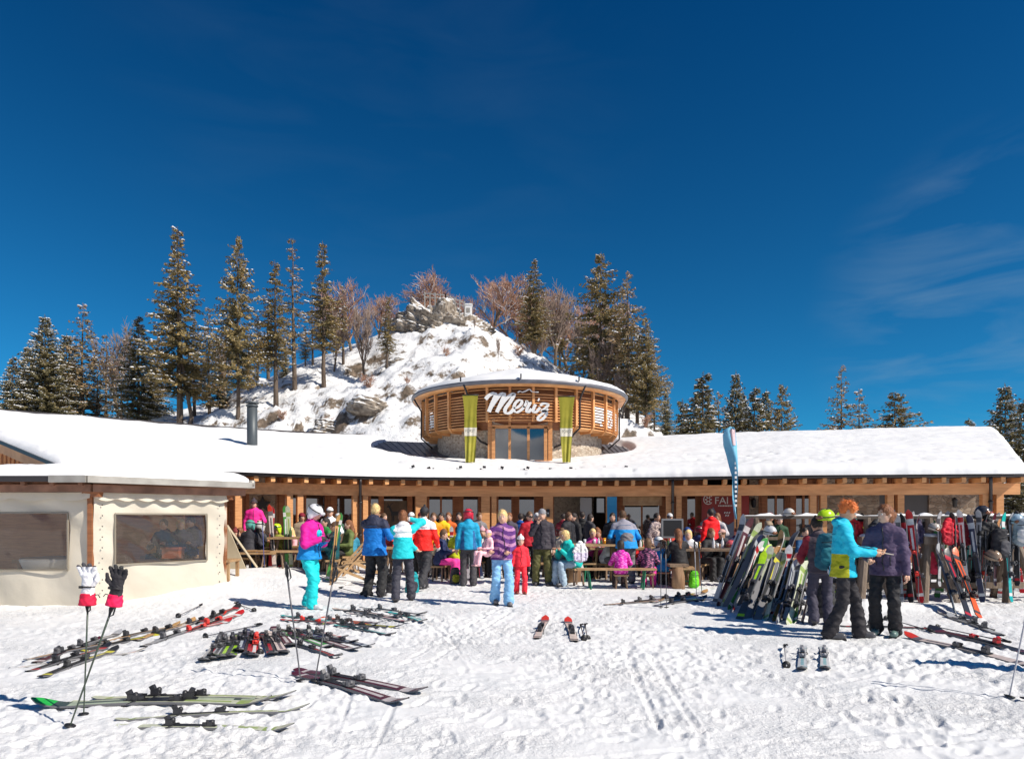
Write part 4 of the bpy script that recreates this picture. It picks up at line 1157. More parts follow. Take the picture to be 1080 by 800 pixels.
flank(a0 - 6.4 * step, a0 - 5.6 * step, [(k, [(.5, .85)]) for k in range(2, 8)], 'narrow white letters on the outermost left bay of the tower')

# green banners
def banner(px, wt_, wb_, ytop, ybot, d, label, seed):
    rg = random.Random(seed); root_p = PT(px, ytop, d); L = (ybot - ytop) / F * d
    nx, nz = 14, 40; vs = []
    for j in range(nz + 1):
        t = j / nz; w = (wt_ * (1 - t) + wb_ * t) / F * d * (1 - .12 * sin(pi * min(1, t * 2.1)) * (t < .48))
        for i in range(nx + 1):
            s = i / nx - .5
            yy = -.012 * sin(s * 9 + t * 2 + seed) * (0.3 + t) - .02 * sin(s * 17 + t * 5) * t + .12 * sin(pi * t) - .25 * t * 0
            vs.append((s * w, yy, -t * L))
    fs = [(j * (nx + 1) + i, (j + 1) * (nx + 1) + i, (j + 1) * (nx + 1) + i + 1, j * (nx + 1) + i + 1) for j in range(nz) for i in range(nx)]
    vb = [(v[0], v[1] + .012, v[2]) for v in vs]; b = len(vs)
    mb = MB(); mb.add(vs, fs, 0, True); mb.add(vb, [f[::-1] for f in fs], 0, True)
    # pale name strip across the middle
    o = mb.build('green_banner', M['green']); o.location = root_p; tag(o, label, 'banner', 'green banners on the tower')
    j0, j1 = int(nz * .475), int(nz * .60); mb = MB()
    st = [(v[0] * 1.02, v[1] - .006, v[2]) for v in vs[j0 * (nx + 1):(j1 + 1) * (nx + 1)]]
    mb.add(st, [(j * (nx + 1) + i, (j + 1) * (nx + 1) + i, (j + 1) * (nx + 1) + i + 1, j * (nx + 1) + i + 1) for j in range(j1 - j0) for i in range(nx)], 0, True)
    sp = mb.build('name_strip', mat('cream_cloth', (.66, .62, .52), .7), o)
    z = -L * (.475 + .60) / 2; tx = text('FORST', .155, (0, -.10, z), facing(0), mat('print_dark', (.08, .09, .06), .6), sp, 'word', .003, sx=.78)
    mb = MB(); mb.tube([(-wt_ / F * d * .55, 0, .02), (wt_ / F * d * .55, 0, .02)], .02, 6); mb.build('rod', M['dark'], o)
    return o
M['green'] = mat('green_cloth', (.27, .25, .014), .6, (.36, .32, .025), 3, .006, 6)
banner(496, 16.5, 10, 416.5, 487, 25.3, 'olive green banner in the shade, left of the script sign', 1)
banner(597.5, 17.5, 8.5, 418, 487, 25.3, 'sunlit yellow-green banner right of the script sign', 3)

# ================================================================ feather flag
fl = empty('feather_flag', (0, 0, 0), 0, 'light blue feather flag standing above the porch left of the ski rack', 'flag')
p = PT(777, 600, 19.0); base = Vector((p.x, p.y, 0)); fl.location = base
mb = MB(); mb.tube([(0, 0, 0), (0.0, 0, 1.5), (-.03, 0, 3.2), (-.09, 0, 3.95), (-.17, 0, 4.1)], [.025, .02, .014, .010, .006], 8); mb.build('pole', M['dark'], fl)
vs = []; prof = [(4.12, -.08, -.20), (4.05, -.02, -.33), (3.9, .0, -.38), (3.6, .02, -.35), (3.3, .02, -.26), (3.0, .02, -.2), (2.7, .01, -.13), (2.4, .02, -.14), (2.1, .02, -.14), (1.8, .02, -.1), (1.55, .01, -.04)]
nx = 8
for q, (z, xr, xl) in enumerate(prof):
    for i in range(nx + 1):
        s = i / nx; vs.append((xr + (xl - xr) * s, .07 * sin(s * 5 + q * .8), z))
fs = [(j * (nx + 1) + i, j * (nx + 1) + i + 1, (j + 1) * (nx + 1) + i + 1, (j + 1) * (nx + 1) + i) for j in range(len(prof) - 1) for i in range(nx)]
mb = MB(); mb.add(vs, fs, 0, True); mb.add([(v[0], v[1] + .01, v[2]) for v in vs], [f[::-1] for f in fs], 0, True)
mb.build('cloth', mat('sky_blue_cloth', (.10, .40, .62), .6, (.22, .55, .75), 2), fl)
mb = MB(); mb.add([(v[0] * .55 - .02, v[1] - .014, v[2]) for v in vs[(nx + 1) * 1:(nx + 1) * 4]], [f for f in fs if max(f) < 3 * (nx + 1)], 0, True)
for k in range(10): mb.box((-.04, -.05 , 3.1 - k * .13), (.06, .01, .07), m=1)
mb.build('print', [mat('pale_pink_print', (.60, .45, .48), .6), M['white']], fl)

# ================================================================ marquee with clear tarpaulin windows
tn = empty('marquee', (-7.4, 12.1, 0), 0, 'cream tarpaulin annex with clear windows and a snow-covered roof at the left', 'marquee')
def tl(p): return Vector(p) - Vector((-7.4, 12.1, 0))
CA, CB = Vector((-7.42, 12.1, 0)), Vector((-5.86, 14.0, 0)); CL = Vector((-15, 12.25, 0))
M['tarp'] = mat('cream_tarpaulin', (.80, .74, .62), .55, (.74, .68, .56), 1.5, .02, 2.5)
M['clear'] = None
cm = bpy.data.materials.new('clear_foil'); cm.use_nodes = True; M['clear'] = cm
nn = cm.node_tree.nodes; ll = cm.node_tree.links; out = nn['Material Output']; nn.remove(nn['Principled BSDF'])
tr = nn.new('ShaderNodeBsdfTransparent'); tr.inputs[0].default_value = (.80, .78, .75, 1); gl = nn.new('ShaderNodeBsdfGlossy'); gl.inputs['Roughness'].default_value = .12
fr = nn.new('ShaderNodeFresnel'); fr.inputs[0].default_value = 1.5; mixs = nn.new('ShaderNodeMixShader')
tcn = nn.new('ShaderNodeTexCoord'); nzz = nn.new('ShaderNodeTexNoise'); nzz.inputs['Scale'].default_value = 2.5; nzz.inputs['Detail'].default_value = 3; bpp = nn.new('ShaderNodeBump'); bpp.inputs['Distance'].default_value = .015
ll.new(tcn.outputs['Object'], nzz.inputs[0]); ll.new(nzz.outputs[0], bpp.inputs['Height']); ll.new(bpp.outputs[0], gl.inputs['Normal']); ll.new(bpp.outputs[0], fr.inputs['Normal'])
mma = nn.new('ShaderNodeMath'); mma.operation = 'MULTIPLY_ADD'; mma.inputs[1].default_value = .8; mma.inputs[2].default_value = .03; ll.new(fr.outputs[0], mma.inputs[0]); dfm = nn.new('ShaderNodeMixShader'); dfn = nn.new('ShaderNodeBsdfDiffuse'); dfn.inputs[0].default_value = (.7, .66, .6, 1); dfm.inputs[0].default_value = .05; ll.new(tr.outputs[0], dfm.inputs[1]); ll.new(dfn.outputs[0], dfm.inputs[2])
ll.new(mma.outputs[0], mixs.inputs[0]); ll.new(dfm.outputs[0], mixs.inputs[1]); ll.new(gl.outputs[0], mixs.inputs[2]); ll.new(mixs.outputs[0], out.inputs[0])
_tb = M['tarp'].node_tree; _bs = _tb.nodes['Principled BSDF']; _tl = _tb.nodes.new('ShaderNodeBsdfTranslucent'); _tl.inputs[0].default_value = (.85, .74, .55, 1)
_mx = _tb.nodes.new('ShaderNodeMixShader'); _mx.inputs[0].default_value = .28; _tb.links.new(_bs.outputs[0], _mx.inputs[1]); _tb.links.new(_tl.outputs[0], _mx.inputs[2]); _tb.links.new(_mx.outputs[0], _tb.nodes['Material Output'].inputs[0])
def curtain(P0, P1, z0, z1, win, name, seed, nu=90, nv=50):
    """tarpaulin sheet from P0 to P1 with a rectangular clear window (u0,u1,v0,v1 in sheet fractions)"""
    d = (P1 - P0); L = d.length; nrm = Vector((d.y, -d.x, 0)).normalized()
    us = sorted(set([round(float(v), 4) for v in np.linspace(0, 1, nu)] + list(win[:2]))); vv = sorted(set([round(float(v), 4) for v in np.linspace(0, 1, nv)] + list(win[2:])))
    vs = []
    for u_ in us:
        for v_ in vv:
            z = z0 + (z1 - z0) * v_; off = .055 * float(fbm(u_ * L + seed, v_ * 3 + u_ * L * .5, .9, 4)) + .014 * sin((u_ * L * .8 + v_ * 2.2) * 7 + 2 * sin(v_ * 4 + seed)) + .02 * sin(u_ * L * 5 + seed) * (1 - v_) ** 2
            p = P0 + d * u_ + nrm * off; vs.append(tl((p.x, p.y, z)))
    nv_ = len(vv); A_, B_ = MB(), MB()
    fa, fb = [], []
    for i in range(len(us) - 1):
        for j in range(nv_ - 1):
            f = (i * nv_ + j, (i + 1) * nv_ + j, (i + 1) * nv_ + j + 1, i * nv_ + j + 1)
            um, vm = (us[i] + us[i + 1]) / 2, (vv[j] + vv[j + 1]) / 2
            (fb if (win[0] < um < win[1] and win[2] < vm < win[3]) else fa).append(f)
    A_.add(vs, fa, 0, True); B_.add(vs, fb, 0, True)
    o = A_.build(name, M['tarp'], tn); B_.build('clear_window', M['clear'], o)
    # stitched frame and eyelets
    E_ = MB(); q = [P0 + d * u_ for u_ in win[:2]]; zz = [z0 + (z1 - z0) * v_ for v_ in win[2:]]
    for z in zz: E_.bar(tl((q[0].x, q[0].y, z)) + nrm * .03, tl((q[1].x, q[1].y, z)) + nrm * .03, .02, .03)
    for p in q: E_.bar(tl((p.x, p.y, zz[0])) + nrm * .03, tl((p.x, p.y, zz[1])) + nrm * .03, .02, .03)
    E_.build('window_seam', mat('tarp_seam', (.25, .22, .17), .6), o)
    return o
curtain(CA, CB, -.1, 2.0, (.14, .83, .40, .84), 'tarpaulin', 3)
curtain(CL, CA - Vector((.12, -.03, 0)), -.1, 2.02, (.35, .955, .36, .84), 'tarpaulin', 8, 160)
# scalloped valance, studs
for (P0, P1, seed) in ((CA, CB, 0), (CL, CA, 1)):
    d = P1 - P0; nrm = Vector((d.y, -d.x, 0)).normalized(); N = 60; vs = []
    sc_ = 7 if seed == 0 else 11
    for i in range(N + 1):
        s = i / N; p = P0 + d * s + nrm * (.07 + .02 * sin(s * 40)); drop = .10 + .05 * abs(sin(s * sc_ * pi))
        vs += [tl((p.x, p.y, 2.04)), tl((p.x + nrm.x * .02, p.y + nrm.y * .02, 2.04 - drop))]
    mb = MB(); mb.add(vs, [(2 * i, 2 * i + 1, 2 * i + 3, 2 * i + 2) for i in range(N)], 0, True); mb.build('valance', M['tarp'], tn)
d = CB - CA; nrm = Vector((d.y, -d.x, 0)).normalized()
mb = MB()
for k in range(9):
    for s in (.05, .93):
        p = CA + d * s + nrm * .06; mb.ball(tl((p.x, p.y, .3 + k * .19)), .013, n=6, k=4)
mb.build('stud', M['dark'], tn)
# frame, beams, gutter
for P0, h in ((CA, 2.1), (CB, 2.15)):
    mb = MB(); mb.box(tl((P0.x - .05, P0.y + .02, h / 2)), (.085, .10, h)); mb.box(tl((P0.x, P0.y, 2.03)), (.3, .18, .14)); mb.build('post', M['cedar'], tn)
M['tentwood'] = mat('reddish_wood', (.36, .18, .11), .7, (.18, .085, .05), 3, .004, 12)
ROOFO = [(-15.5, 11.85), (-7.3, 11.72), (-5.3, 14.1)]
mb = MB()
for a, b, z in (((-15.5, 12.05), (-7.35, 11.95), 2.11), ((-7.35, 11.95), (-5.55, 14.15), 2.11)): mb.bar(tl((*a, z)), tl((*b, z)), .10, .13)
for k in range(16): mb.bar(tl((-15 + k * .5, 11.85, 2.2)), tl((-15 + k * .5, 13, 2.2)), .07, .09)
mb.build('eave_beam', M['tentwood'], tn)
mb = MB(); mb.bar(tl((-15.5, 11.83, 2.265)), tl((-7.6, 11.75, 2.265)), .06, .10); mb.build('dark_gutter', M['gutter'], tn)
mb = MB(); mb.bar(tl((-7.95, 11.74, 2.26)), tl((-7.3, 11.72, 2.26)), .08, .12); mb.bar(tl((-7.3, 11.72, 2.26)), tl((-5.33, 14.1, 2.26)), .08, .12); mb.tube([tl((-5.36, 14.08, 2.24)), tl((-5.36, 14.08, 2.36))], .06, 8); mb.build('zinc_gutter', M['zinc'], tn)
# roof slab and snow
mb = MB(); pl = [(-15.5, 11.85), (-7.3, 11.75), (-5.36, 14.1), (-7.0, 17.5), (-15.5, 17.5)]
mb.add([tl((*p, 2.30)) for p in pl] + [tl((*p, 2.22)) for p in pl], [(0, 1, 2, 3, 4), (9, 8, 7, 6, 5)] + [(i, 5 + i, 5 + (i + 1) % 5, (i + 1) % 5) for i in range(5)]); mb.build('roof', M['tentwood'], tn)
nx, ny = 260, 110; U, Vv = np.meshgrid(np.linspace(0, 1, nx), np.linspace(0, 1, ny), indexing='ij')
frx = np.interp(U, [0, .80, 1], [-15.5, -7.32, -5.38]); fry = np.interp(U, [0, .80, 1], [11.80, 11.72, 14.06]); bx = np.interp(U, [0, .8, 1], [-15.5, -8.2, -6.8]); by_ = 17.6 + 0 * U
X = frx + (bx - frx) * Vv; Y = fry + (by_ - fry) * Vv
e = np.minimum(Vv * 5.5, (1 - U) * 7); e = np.clip(e / .22, 0, 1); th = (.21 + .06 * fbm(X, Y, .9, 4) + .02 * fbm(X, Y, 4, 3)) * np.sqrt(1 - (1 - e) ** 2)
dent = .10 * np.exp(-((Y - 12.35) / .25) ** 2) * np.clip(fbm(X, Y, 2.5, 3) * 3 + .3, 0, 1) * ((X > -10.5) & (X < -7.6)); th = th - dent * e
Z = 2.30 + th + .03 * Vv * 5
V = np.stack([X + 7.4, Y - 12.1, Z], -1).reshape(-1, 3); i, j = np.meshgrid(np.arange(nx - 1), np.arange(ny - 1), indexing='ij'); k = i * ny + j
np_mesh('snow_layer', V, np.stack([k, k + ny, k + ny + 1, k + 1], -1).reshape(-1, 4), M['roofsnow'], parent=tn)
# what stands inside the annex
mb = MB()
for (x, y) in ((-9.2, 14.0), (-7.4, 15.4)):
    mb.box(tl((x, y, .72)), (1.6, .7, .06)); [mb.box(tl((x + sx * .7, y + sy * .25, .35)), (.07, .07, .7)) for sx in (-1, 1) for sy in (-1, 1)]
o = mb.build('inner_tables', M['planks'], tn)
mb = MB(); mb.box(tl((-11.9, 17.3, 1.1)), (7.2, .08, 2.3)); mb.build('inner_wall', M['pine'], tn)
M['firebox'] = mat('terracotta_box', (.35, .10, .04), .7)
for (x, y, z, s, m_, lb) in ((-6.95, 14.0, .86, (.34, .25, .22), 'firebox', 'terracotta planter box on the table inside the marquee window'), (-6.4, 14.4, .84, (.30, .25, .26), 'planks', 'wooden crate on the table inside the marquee window')):
    mb = MB(); mb.box((x, y, z + s[2] / 2 - .1), s); mb.box((x, y, z + s[2] / 2), (s[0] + .04, s[1] + .04, .04)); tag(mb.build('crate', M[m_]), lb, 'box')
mb = MB(); mb.box((-6.75, 14.3, .70), (1.9, .6, .05)); [mb.box((-6.75 + sx, 14.3 + sy, .34), (.06, .06, .68)) for sx in (-.9, .9) for sy in (-.24, .24)]
tag(mb.build('table', M['planks']), 'wooden table just behind the clear window of the marquee', 'table')
mb = MB(); p = PT(62, 590, 12.9); mb.lathe((p.x, p.y, .45), [(.10, 0), (.5, .05), (.62, .36), (.60, .40), (.45, .1), (0, .08)], 24); mb.lathe((p.x, p.y, 0), [(.3, 0), (.08, .05), (.08, .45)], 16)
tag(mb.build('white_tub', M['white']), 'white round tub behind the foggy marquee window', 'tub')
# ================================================================ people
class Vol:
    """signed-distance volume: tapered capsules and ellipsoids blended together, then meshed"""
    def __init__(s, lo, hi, res):
        s.lo = np.array(lo, np.float32) - 3 * res; s.res = res
        s.n = np.ceil((np.array(hi) + 3 * res - s.lo) / res).astype(int) + 1
        s.D = np.full(s.n, 0.25, np.float32)
    def _sub(s, lo, hi, pad):
        a = np.clip(np.floor((np.array(lo) - pad - s.lo) / s.res).astype(int), 0, s.n); b = np.clip(np.ceil((np.array(hi) + pad - s.lo) / s.res).astype(int) + 1, 0, s.n)
        g = [s.lo[k] + s.res * np.arange(a[k], b[k], dtype=np.float32) for k in range(3)]
        return (slice(a[0], b[0]), slice(a[1], b[1]), slice(a[2], b[2])), np.meshgrid(*g, indexing='ij', sparse=True)
    def _mix(s, sl, d, k):
        o = s.D[sl]
        if k <= 0: s.D[sl] = np.minimum(o, d); return
        h = np.clip(0.5 + 0.5 * (o - d) / k, 0, 1); s.D[sl] = o * (1 - h) + d * h - k * h * (1 - h)
    def cap(s, a, b, ra, rb, k=0.03):
        a = np.array(a, np.float32); b = np.array(b, np.float32); R = max(ra, rb)
        sl, (X, Y, Z) = s._sub(np.minimum(a, b), np.maximum(a, b), R + k + 0.04)
        if 0 in s.D[sl].shape: return
        ba = b - a; L2 = max(float(ba @ ba), 1e-8)
        t = np.clip(((X - a[0]) * ba[0] + (Y - a[1]) * ba[1] + (Z - a[2]) * ba[2]) / L2, 0, 1)
        d = np.sqrt((X - a[0] - t * ba[0]) ** 2 + (Y - a[1] - t * ba[1]) ** 2 + (Z - a[2] - t * ba[2]) ** 2) - (ra + (rb - ra) * t)
        s._mix(sl, d, k)
    def chain(s, pts, rs, k=0.03):
        for i in range(len(pts) - 1): s.cap(pts[i], pts[i + 1], rs[i], rs[i + 1], k)
    def ell(s, c, r, R=None, k=0.03, cut=False):
        c = np.array(c, np.float32); m = max(r)
        sl, (X, Y, Z) = s._sub(c, c, m + k + 0.04)
        if 0 in s.D[sl].shape: return
        x, y, z = X - c[0], Y - c[1], Z - c[2]
        if R is not None:
            A = np.array(R, np.float32)
            x, y, z = A[0, 0] * x + A[1, 0] * y + A[2, 0] * z, A[0, 1] * x + A[1, 1] * y + A[2, 1] * z, A[0, 2] * x + A[1, 2] * y + A[2, 2] * z
        d = (np.sqrt((x / r[0]) ** 2 + (y / r[1]) ** 2 + (z / r[2]) ** 2) - 1) * min(r)
        if cut: s.D[sl] = np.maximum(s.D[sl], -d)
        else: s._mix(sl, d, k)
    def ecap(s, a, b, ua, w0, w1, d0, d1, k=0.03):
        """capsule with an elliptical section: half width w along ua, half depth d across"""
        a = np.array(a, np.float32); b = np.array(b, np.float32); R = max(w0, w1, d0, d1)
        sl, (X, Y, Z) = s._sub(np.minimum(a, b), np.maximum(a, b), R + k + 0.04)
        if 0 in s.D[sl].shape: return
        ba = b - a; L = max(float(np.linalg.norm(ba)), 1e-6); ax = ba / L
        u = np.array(ua, np.float32); u = u - ax * (u @ ax); u /= np.linalg.norm(u); v = np.cross(ax, u)
        x, y, z = X - a[0], Y - a[1], Z - a[2]
        h = x * ax[0] + y * ax[1] + z * ax[2]; t = np.clip(h / L, 0, 1)
        W = w0 + (w1 - w0) * t; Dp = d0 + (d1 - d0) * t
        pu = (x * u[0] + y * u[1] + z * u[2]) / W; pv = (x * v[0] + y * v[1] + z * v[2]) / Dp; pa = (h - t * L) / np.minimum(W, Dp)
        d = (np.sqrt(pu ** 2 + pv ** 2 + pa ** 2) - 1) * np.minimum(W, Dp)
        s._mix(sl, d, k)
    def plane(s, p, n):
        p = np.array(p, np.float32); n = np.array(n, np.float32)
        sl, (X, Y, Z) = s._sub(s.lo, s.lo + s.n * s.res, 0)
        s.D[sl] = np.maximum(s.D[sl], (X - p[0]) * n[0] + (Y - p[1]) * n[1] + (Z - p[2]) * n[2])
    def wrinkle(s, amp, f, seed=0.0):
        sl, (X, Y, Z) = s._sub(s.lo, s.lo + s.n * s.res, 0)
        w = np.sin(X * f * 1.1 + seed + 1.7 * np.sin(Z * f * .5 + seed)) * np.sin(Z * f * 1.3 + 2.1 * np.sin(Y * f * .6 + X * f * .5 + seed)) + .6 * np.sin(Z * f * 2.1 + X * f * .8 - seed) * np.sin(Y * f * 1.7 + seed)
        s.D[sl] = s.D[sl] + amp * w
    def mesh(s, name, mats, parent, color=None, smooth=True, extra=None):
        g = openvdb.FloatGrid(0.25); g.copyFromArray(s.D)
        P, Q = g.convertToQuads(0.0)
        P = np.array(P, np.float32); Q = np.array(Q, np.int32)
        if len(Q) == 0: return None
        P = P * s.res + s.lo
        # outward winding
        a, b, c = P[Q[:, 0]], P[Q[:, 1]], P[Q[:, 2]]
        if np.einsum('ij,ij->i', a, np.cross(b, c)).sum() < 0 and True:
            Q = Q[:, ::-1]
        mi = None
        if color is not None:
            C = P[Q].mean(1); mi = color(C)
        if extra is not None and extra.v:
            o = np_mesh(name, P, Q, mats, mi, smooth, parent)
            me = o.data; nv = len(P)
            # append the loose small pieces (eyes, fingers) to the same mesh
            V2 = np.concatenate([P, np.array(extra.v, np.float32)])
            faces = [tuple(q) for q in Q.tolist()] + [tuple(i + nv for i in f) for f in extra.f]
            m2 = bpy.data.meshes.new(name); m2.from_pydata(V2.tolist(), [], faces)
            for mt in mats: m2.materials.append(mt)
            m2.polygons.foreach_set('material_index', (list(mi) if mi is not None else [0] * len(Q)) + extra.m)
            m2.polygons.foreach_set('use_smooth', [True] * len(faces)); m2.update()
            o.data = m2; bpy.data.meshes.remove(me)
            return o
        return np_mesh(name, P, Q, mats, mi, smooth, parent)

def ik(a, c, l1, l2, pole):
    a = np.array(a, float); c = np.array(c, float); d = c - a; L = np.linalg.norm(d); mx_ = (l1 + l2) * .995
    if L > mx_: c = a + d / L * mx_; d = c - a; L = mx_
    x = (l1 * l1 - l2 * l2 + L * L) / (2 * L); h = sqrt(max(l1 * l1 - x * x, 1e-6)); n = d / L
    p = np.array(pole, float); p = p - n * (p @ n); p /= np.linalg.norm(p) + 1e-9
    return a + n * x + p * h, c

SKIN = mat('skin', (.62, .36, .25), .55, (.68, .42, .31), 12, spec=.35)
SKIN2 = mat('skin_tanned', (.50, .27, .17), .55, (.56, .32, .21), 12, spec=.35)
EYEW = mat('eye_white', (.7, .68, .66), .3); EYED = mat('eye_dark', (.03, .02, .015), .3); LIP = mat('lips', (.45, .16, .14), .5)
HAIR = {'brown': (.09, .045, .02), 'dark': (.02, .013, .01), 'blond': (.60, .43, .19), 'orange': (.50, .13, .025), 'grey': (.35, .33, .31), 'chestnut': (.17, .065, .025), 'bald': None}
def hairmat(c): return mat('hair_' + c, HAIR[c], .6, tuple(min(1, v * 1.6) for v in HAIR[c]), 30, .01, 60, stretch=(1, 1, .3))

POSES = {
    # pelvis, chest offset (x,y) of shoulders, hands (L is +x), feet, head (yaw, pitch)
    'stand': dict(),
    'pocket': dict(hl=(.21, -.10, .96), hr=(-.21, -.10, .96)),
    'talk': dict(hl=(.20, -.25, 1.12), hr=(-.25, -.05, .86)),
    'drink': dict(hl=(.12, -.24, 1.36), hr=(-.25, -.05, .88)),
    'phone': dict(hl=(.09, -.32, 1.16), hr=(-.07, -.31, 1.14), pitch=-.4),
    'walk': dict(fl=(.09, -.30, .1), fr=(-.09, .34, .17), hl=(.24, .22, .90), hr=(-.24, -.25, .92), shy=-.05),
    'sit': dict(pel=(0, 0, .52), fl=(.13, -.43, .1), fr=(-.13, -.40, .1), hl=(.17, -.34, .80), hr=(-.17, -.36, .80), shy=-.06),
    'sitlean': dict(pel=(0, 0, .52), fl=(.14, -.38, .1), fr=(-.14, -.45, .1), hl=(.12, -.42, .84), hr=(-.14, -.44, .84), shy=-.2),
    'sitback': dict(pel=(0, 0, .50), fl=(.13, -.52, .1), fr=(-.13, -.46, .1), hl=(.18, -.22, .68), hr=(-.18, -.22, .68), shy=.08),
    'lean': dict(hl=(.2, -.42, 1.0), hr=(-.2, -.42, 1.0), shy=-.28, pitch=-.3),
    'bend': dict(pel=(0, .16, .86), shy=-.52, shz=-.22, hl=(.16, -.55, .70), hr=(-.14, -.58, .62), pitch=-.7),
}
NPEOPLE = [0]
SITTERS = []
def person(label, px, d, rot=0.0, h=1.75, pose='stand', jacket=(.1, .1, .1), jacket2=None, scheme=None, trousers=(.02, .02, .022), boots=(.08, .08, .09),
           hair='brown', style='short', hat=None, hatcol=(.1, .1, .1), goggles=None, gloves=None, res=.026, group=None, z=None, build_=1.0, child=False, x=None, flare=1.0, hem=.0, **ov):
    """one figure; local -Y is where it looks, rot turns it about the vertical"""
    P = dict(pel=(0, 0, .93), shx=0.0, shy=0.0, shz=0.0, hl=(.27, -.04, .84), hr=(-.27, -.04, .84), fl=(.115, 0, .1), fr=(-.115, .02, .1), yaw=0.0, pitch=-.08, twist=0.0)
    P.update(POSES[pose]); P.update(ov)
    NPEOPLE[0] += 1; seed = NPEOPLE[0] * 1.37
    if x is None: x = (px - 540) / F * d
    if z is None: z = gzm(x, d) + .0
    s = h / 1.75
    root = empty('person', (x, d, z), rot, label, 'person', group)
    root.scale = (s, s, s)
    w = build_
    hs = 1.0 if not child else 1.22                          # children have larger heads
    res = res / s
    pel = np.array(P['pel'], float); torsoL = .50
    sh = pel + np.array([P['shx'], P['shy'], sqrt(max(torsoL ** 2 - P['shy'] ** 2 - P['shx'] ** 2, .02)) + P['shz'] * .3])
    nk = sh + np.array([P['shx'] * .1, P['shy'] * .15 - .0, .06]); tw_ = P['twist']
    sx = np.array([cos(tw_), sin(tw_), 0.0]) ; SHL = sh + sx * .168 * w - np.array([0, 0, .05]); SHR = sh - sx * .168 * w - np.array([0, 0, .05])
    hipL = pel + np.array([.09, 0, -.01]); hipR = pel - np.array([.09, 0, .01])
    fl = np.array(P['fl'], float); fr = np.array(P['fr'], float)
    kL, aL = ik(hipL, fl, .44, .41, (.1, -1, .15)); kR, aR = ik(hipR, fr, .44, .41, (-.1, -1, .15))
    eL, wL = ik(SHL, P['hl'], .29, .26, P.get('pl', (.5, .55, -.6))); eR, wR = ik(SHR, P['hr'], .29, .26, P.get('pr', (-.5, .55, -.6)))
    hd = nk + np.array([0, -.03 + P['pitch'] * .06, .135 * (1 + (hs - 1) * .8)])
    HR_ = (Matrix.Rotation(P['yaw'], 3, 'Z') @ Matrix.Rotation(-P['pitch'], 3, 'X')); HA = np.array(HR_)
    def H(v): return hd + HA @ (np.array(v, float) * hs)
    allp = np.array([pel, sh, SHL, SHR, hipL, hipR, kL, kR, aL, aR, eL, eR, wL, wR, hd, np.array([0, 0, 0])]); lo = allp.min(0) - .2; hi = allp.max(0) + .24
    skin = SKIN if int(seed * 10) % 3 else SKIN2
    # --- body: one continuous surface from head to feet
    v = Vol(lo, hi, res)
    v.ell(H((0, 0, .01)), (.076 * hs, .095 * hs, .112 * hs), HA, .0); v.ell(H((0, -.025, -.055)), (.056 * hs, .065 * hs, .062 * hs), HA, .03)
    v.cap(nk + np.array([0, .01, -.04]), H((0, .015, -.07)), .058, .052, .02)
    v.cap(H((0, -.088, .005)), H((0, -.112, -.025)), .008, .013, .012)
    for q in (-1, 1): v.ell(H((q * .079, .005, -.01)), (.013 * hs, .022 * hs, .032 * hs), HA, .008)
    v.ecap(pel, sh - np.array([0, 0, .04]), sx, .125, .15, .085, .09, .03); v.cap(SHL, SHR, .05, .05, .04)
    v.chain([SHL, eL, wL], [.048, .038, .026], .02); v.chain([SHR, eR, wR], [.048, .038, .026], .02)
    v.chain([hipL, kL, aL], [.075, .052, .040], .02); v.chain([hipR, kR, aR], [.075, .052, .040], .02)
    for a_, k_ in ((aL, kL), (aR, kR)):
        v.cap(a_ - np.array([0, -.02, .05]), a_ + np.array([0, -.14, -.06]), .035, .03, .02)
    ex = MB()
    for q in (-1, 1):
        ex.ball(H((q * .031, -.082, .015)), .0125 * hs, 1, 8, 6, HR_); ex.ball(H((q * .031, -.0905, .015)), .0065 * hs, 2, 6, 5, HR_)
        ex.ball(H((q * .033, -.088, .043)), (.020 * hs, .006, .0045), 4, 6, 4, HR_)
    ex.ball(H((0, -.089, -.056)), (.024 * hs, .008, .0075), 3, 8, 4, HR_)
    gm = gloves
    def hand(mb, wr, el, side, m):
        dv = Vector(wr) - Vector(el); dv.normalize(); dv = (dv + Vector((0, -.10, -.10))).normalized()
        sd = dv.cross(Vector((0, 0, 1)) if abs(dv.z) < .9 else Vector((0, 1, 0))).normalized()
        if abs(dv.z) > .6: sd = Vector((0, 1, 0)) - dv * dv.y; sd.normalize()
        pn = dv.cross(sd).normalized(); 
        if pn.x * side > 0: pn = -pn                           # palm faces the body
        g_ = 1.35 if gm else 1.0; w0 = Vector(wr); n_ = 6 if res < .02 else 4
        mb.tube([w0 - dv * .03, w0, w0 + dv * .035, w0 + dv * .085], [.026 * g_, .027 * g_, .036 * g_, .034 * g_], n_ + 2, m)
        for q in range(4):
            b = w0 + dv * .08 + sd * (q - 1.5) * .019 * g_; L_ = (.062, .074, .070, .054)[q]; c1 = (dv + pn * .35).normalized(); c2 = (dv * .6 + pn).normalized()
            mb.tube([b - dv * .02, b, b + c1 * L_ * .5, b + c1 * L_ * .5 + c2 * L_ * .5], [.010 * g_, .0105 * g_, .0095 * g_, .007 * g_], n_, m)
        tb = w0 + dv * .03 + sd * -.026 * g_; td = (dv * .7 - sd * .6 + pn * .35).normalized()
        mb.tube([tb, tb + td * .035, tb + td * .04 + dv * .028], [.013 * g_, .012 * g_, .008 * g_], n_, m)
    if not gm: hand(ex, wL, eL, 1, 0); hand(ex, wR, eR, -1, 0)
    v.mesh('body', [skin, EYEW, EYED, LIP, hairmat(hair if hair != 'bald' else 'grey')], root, extra=ex)
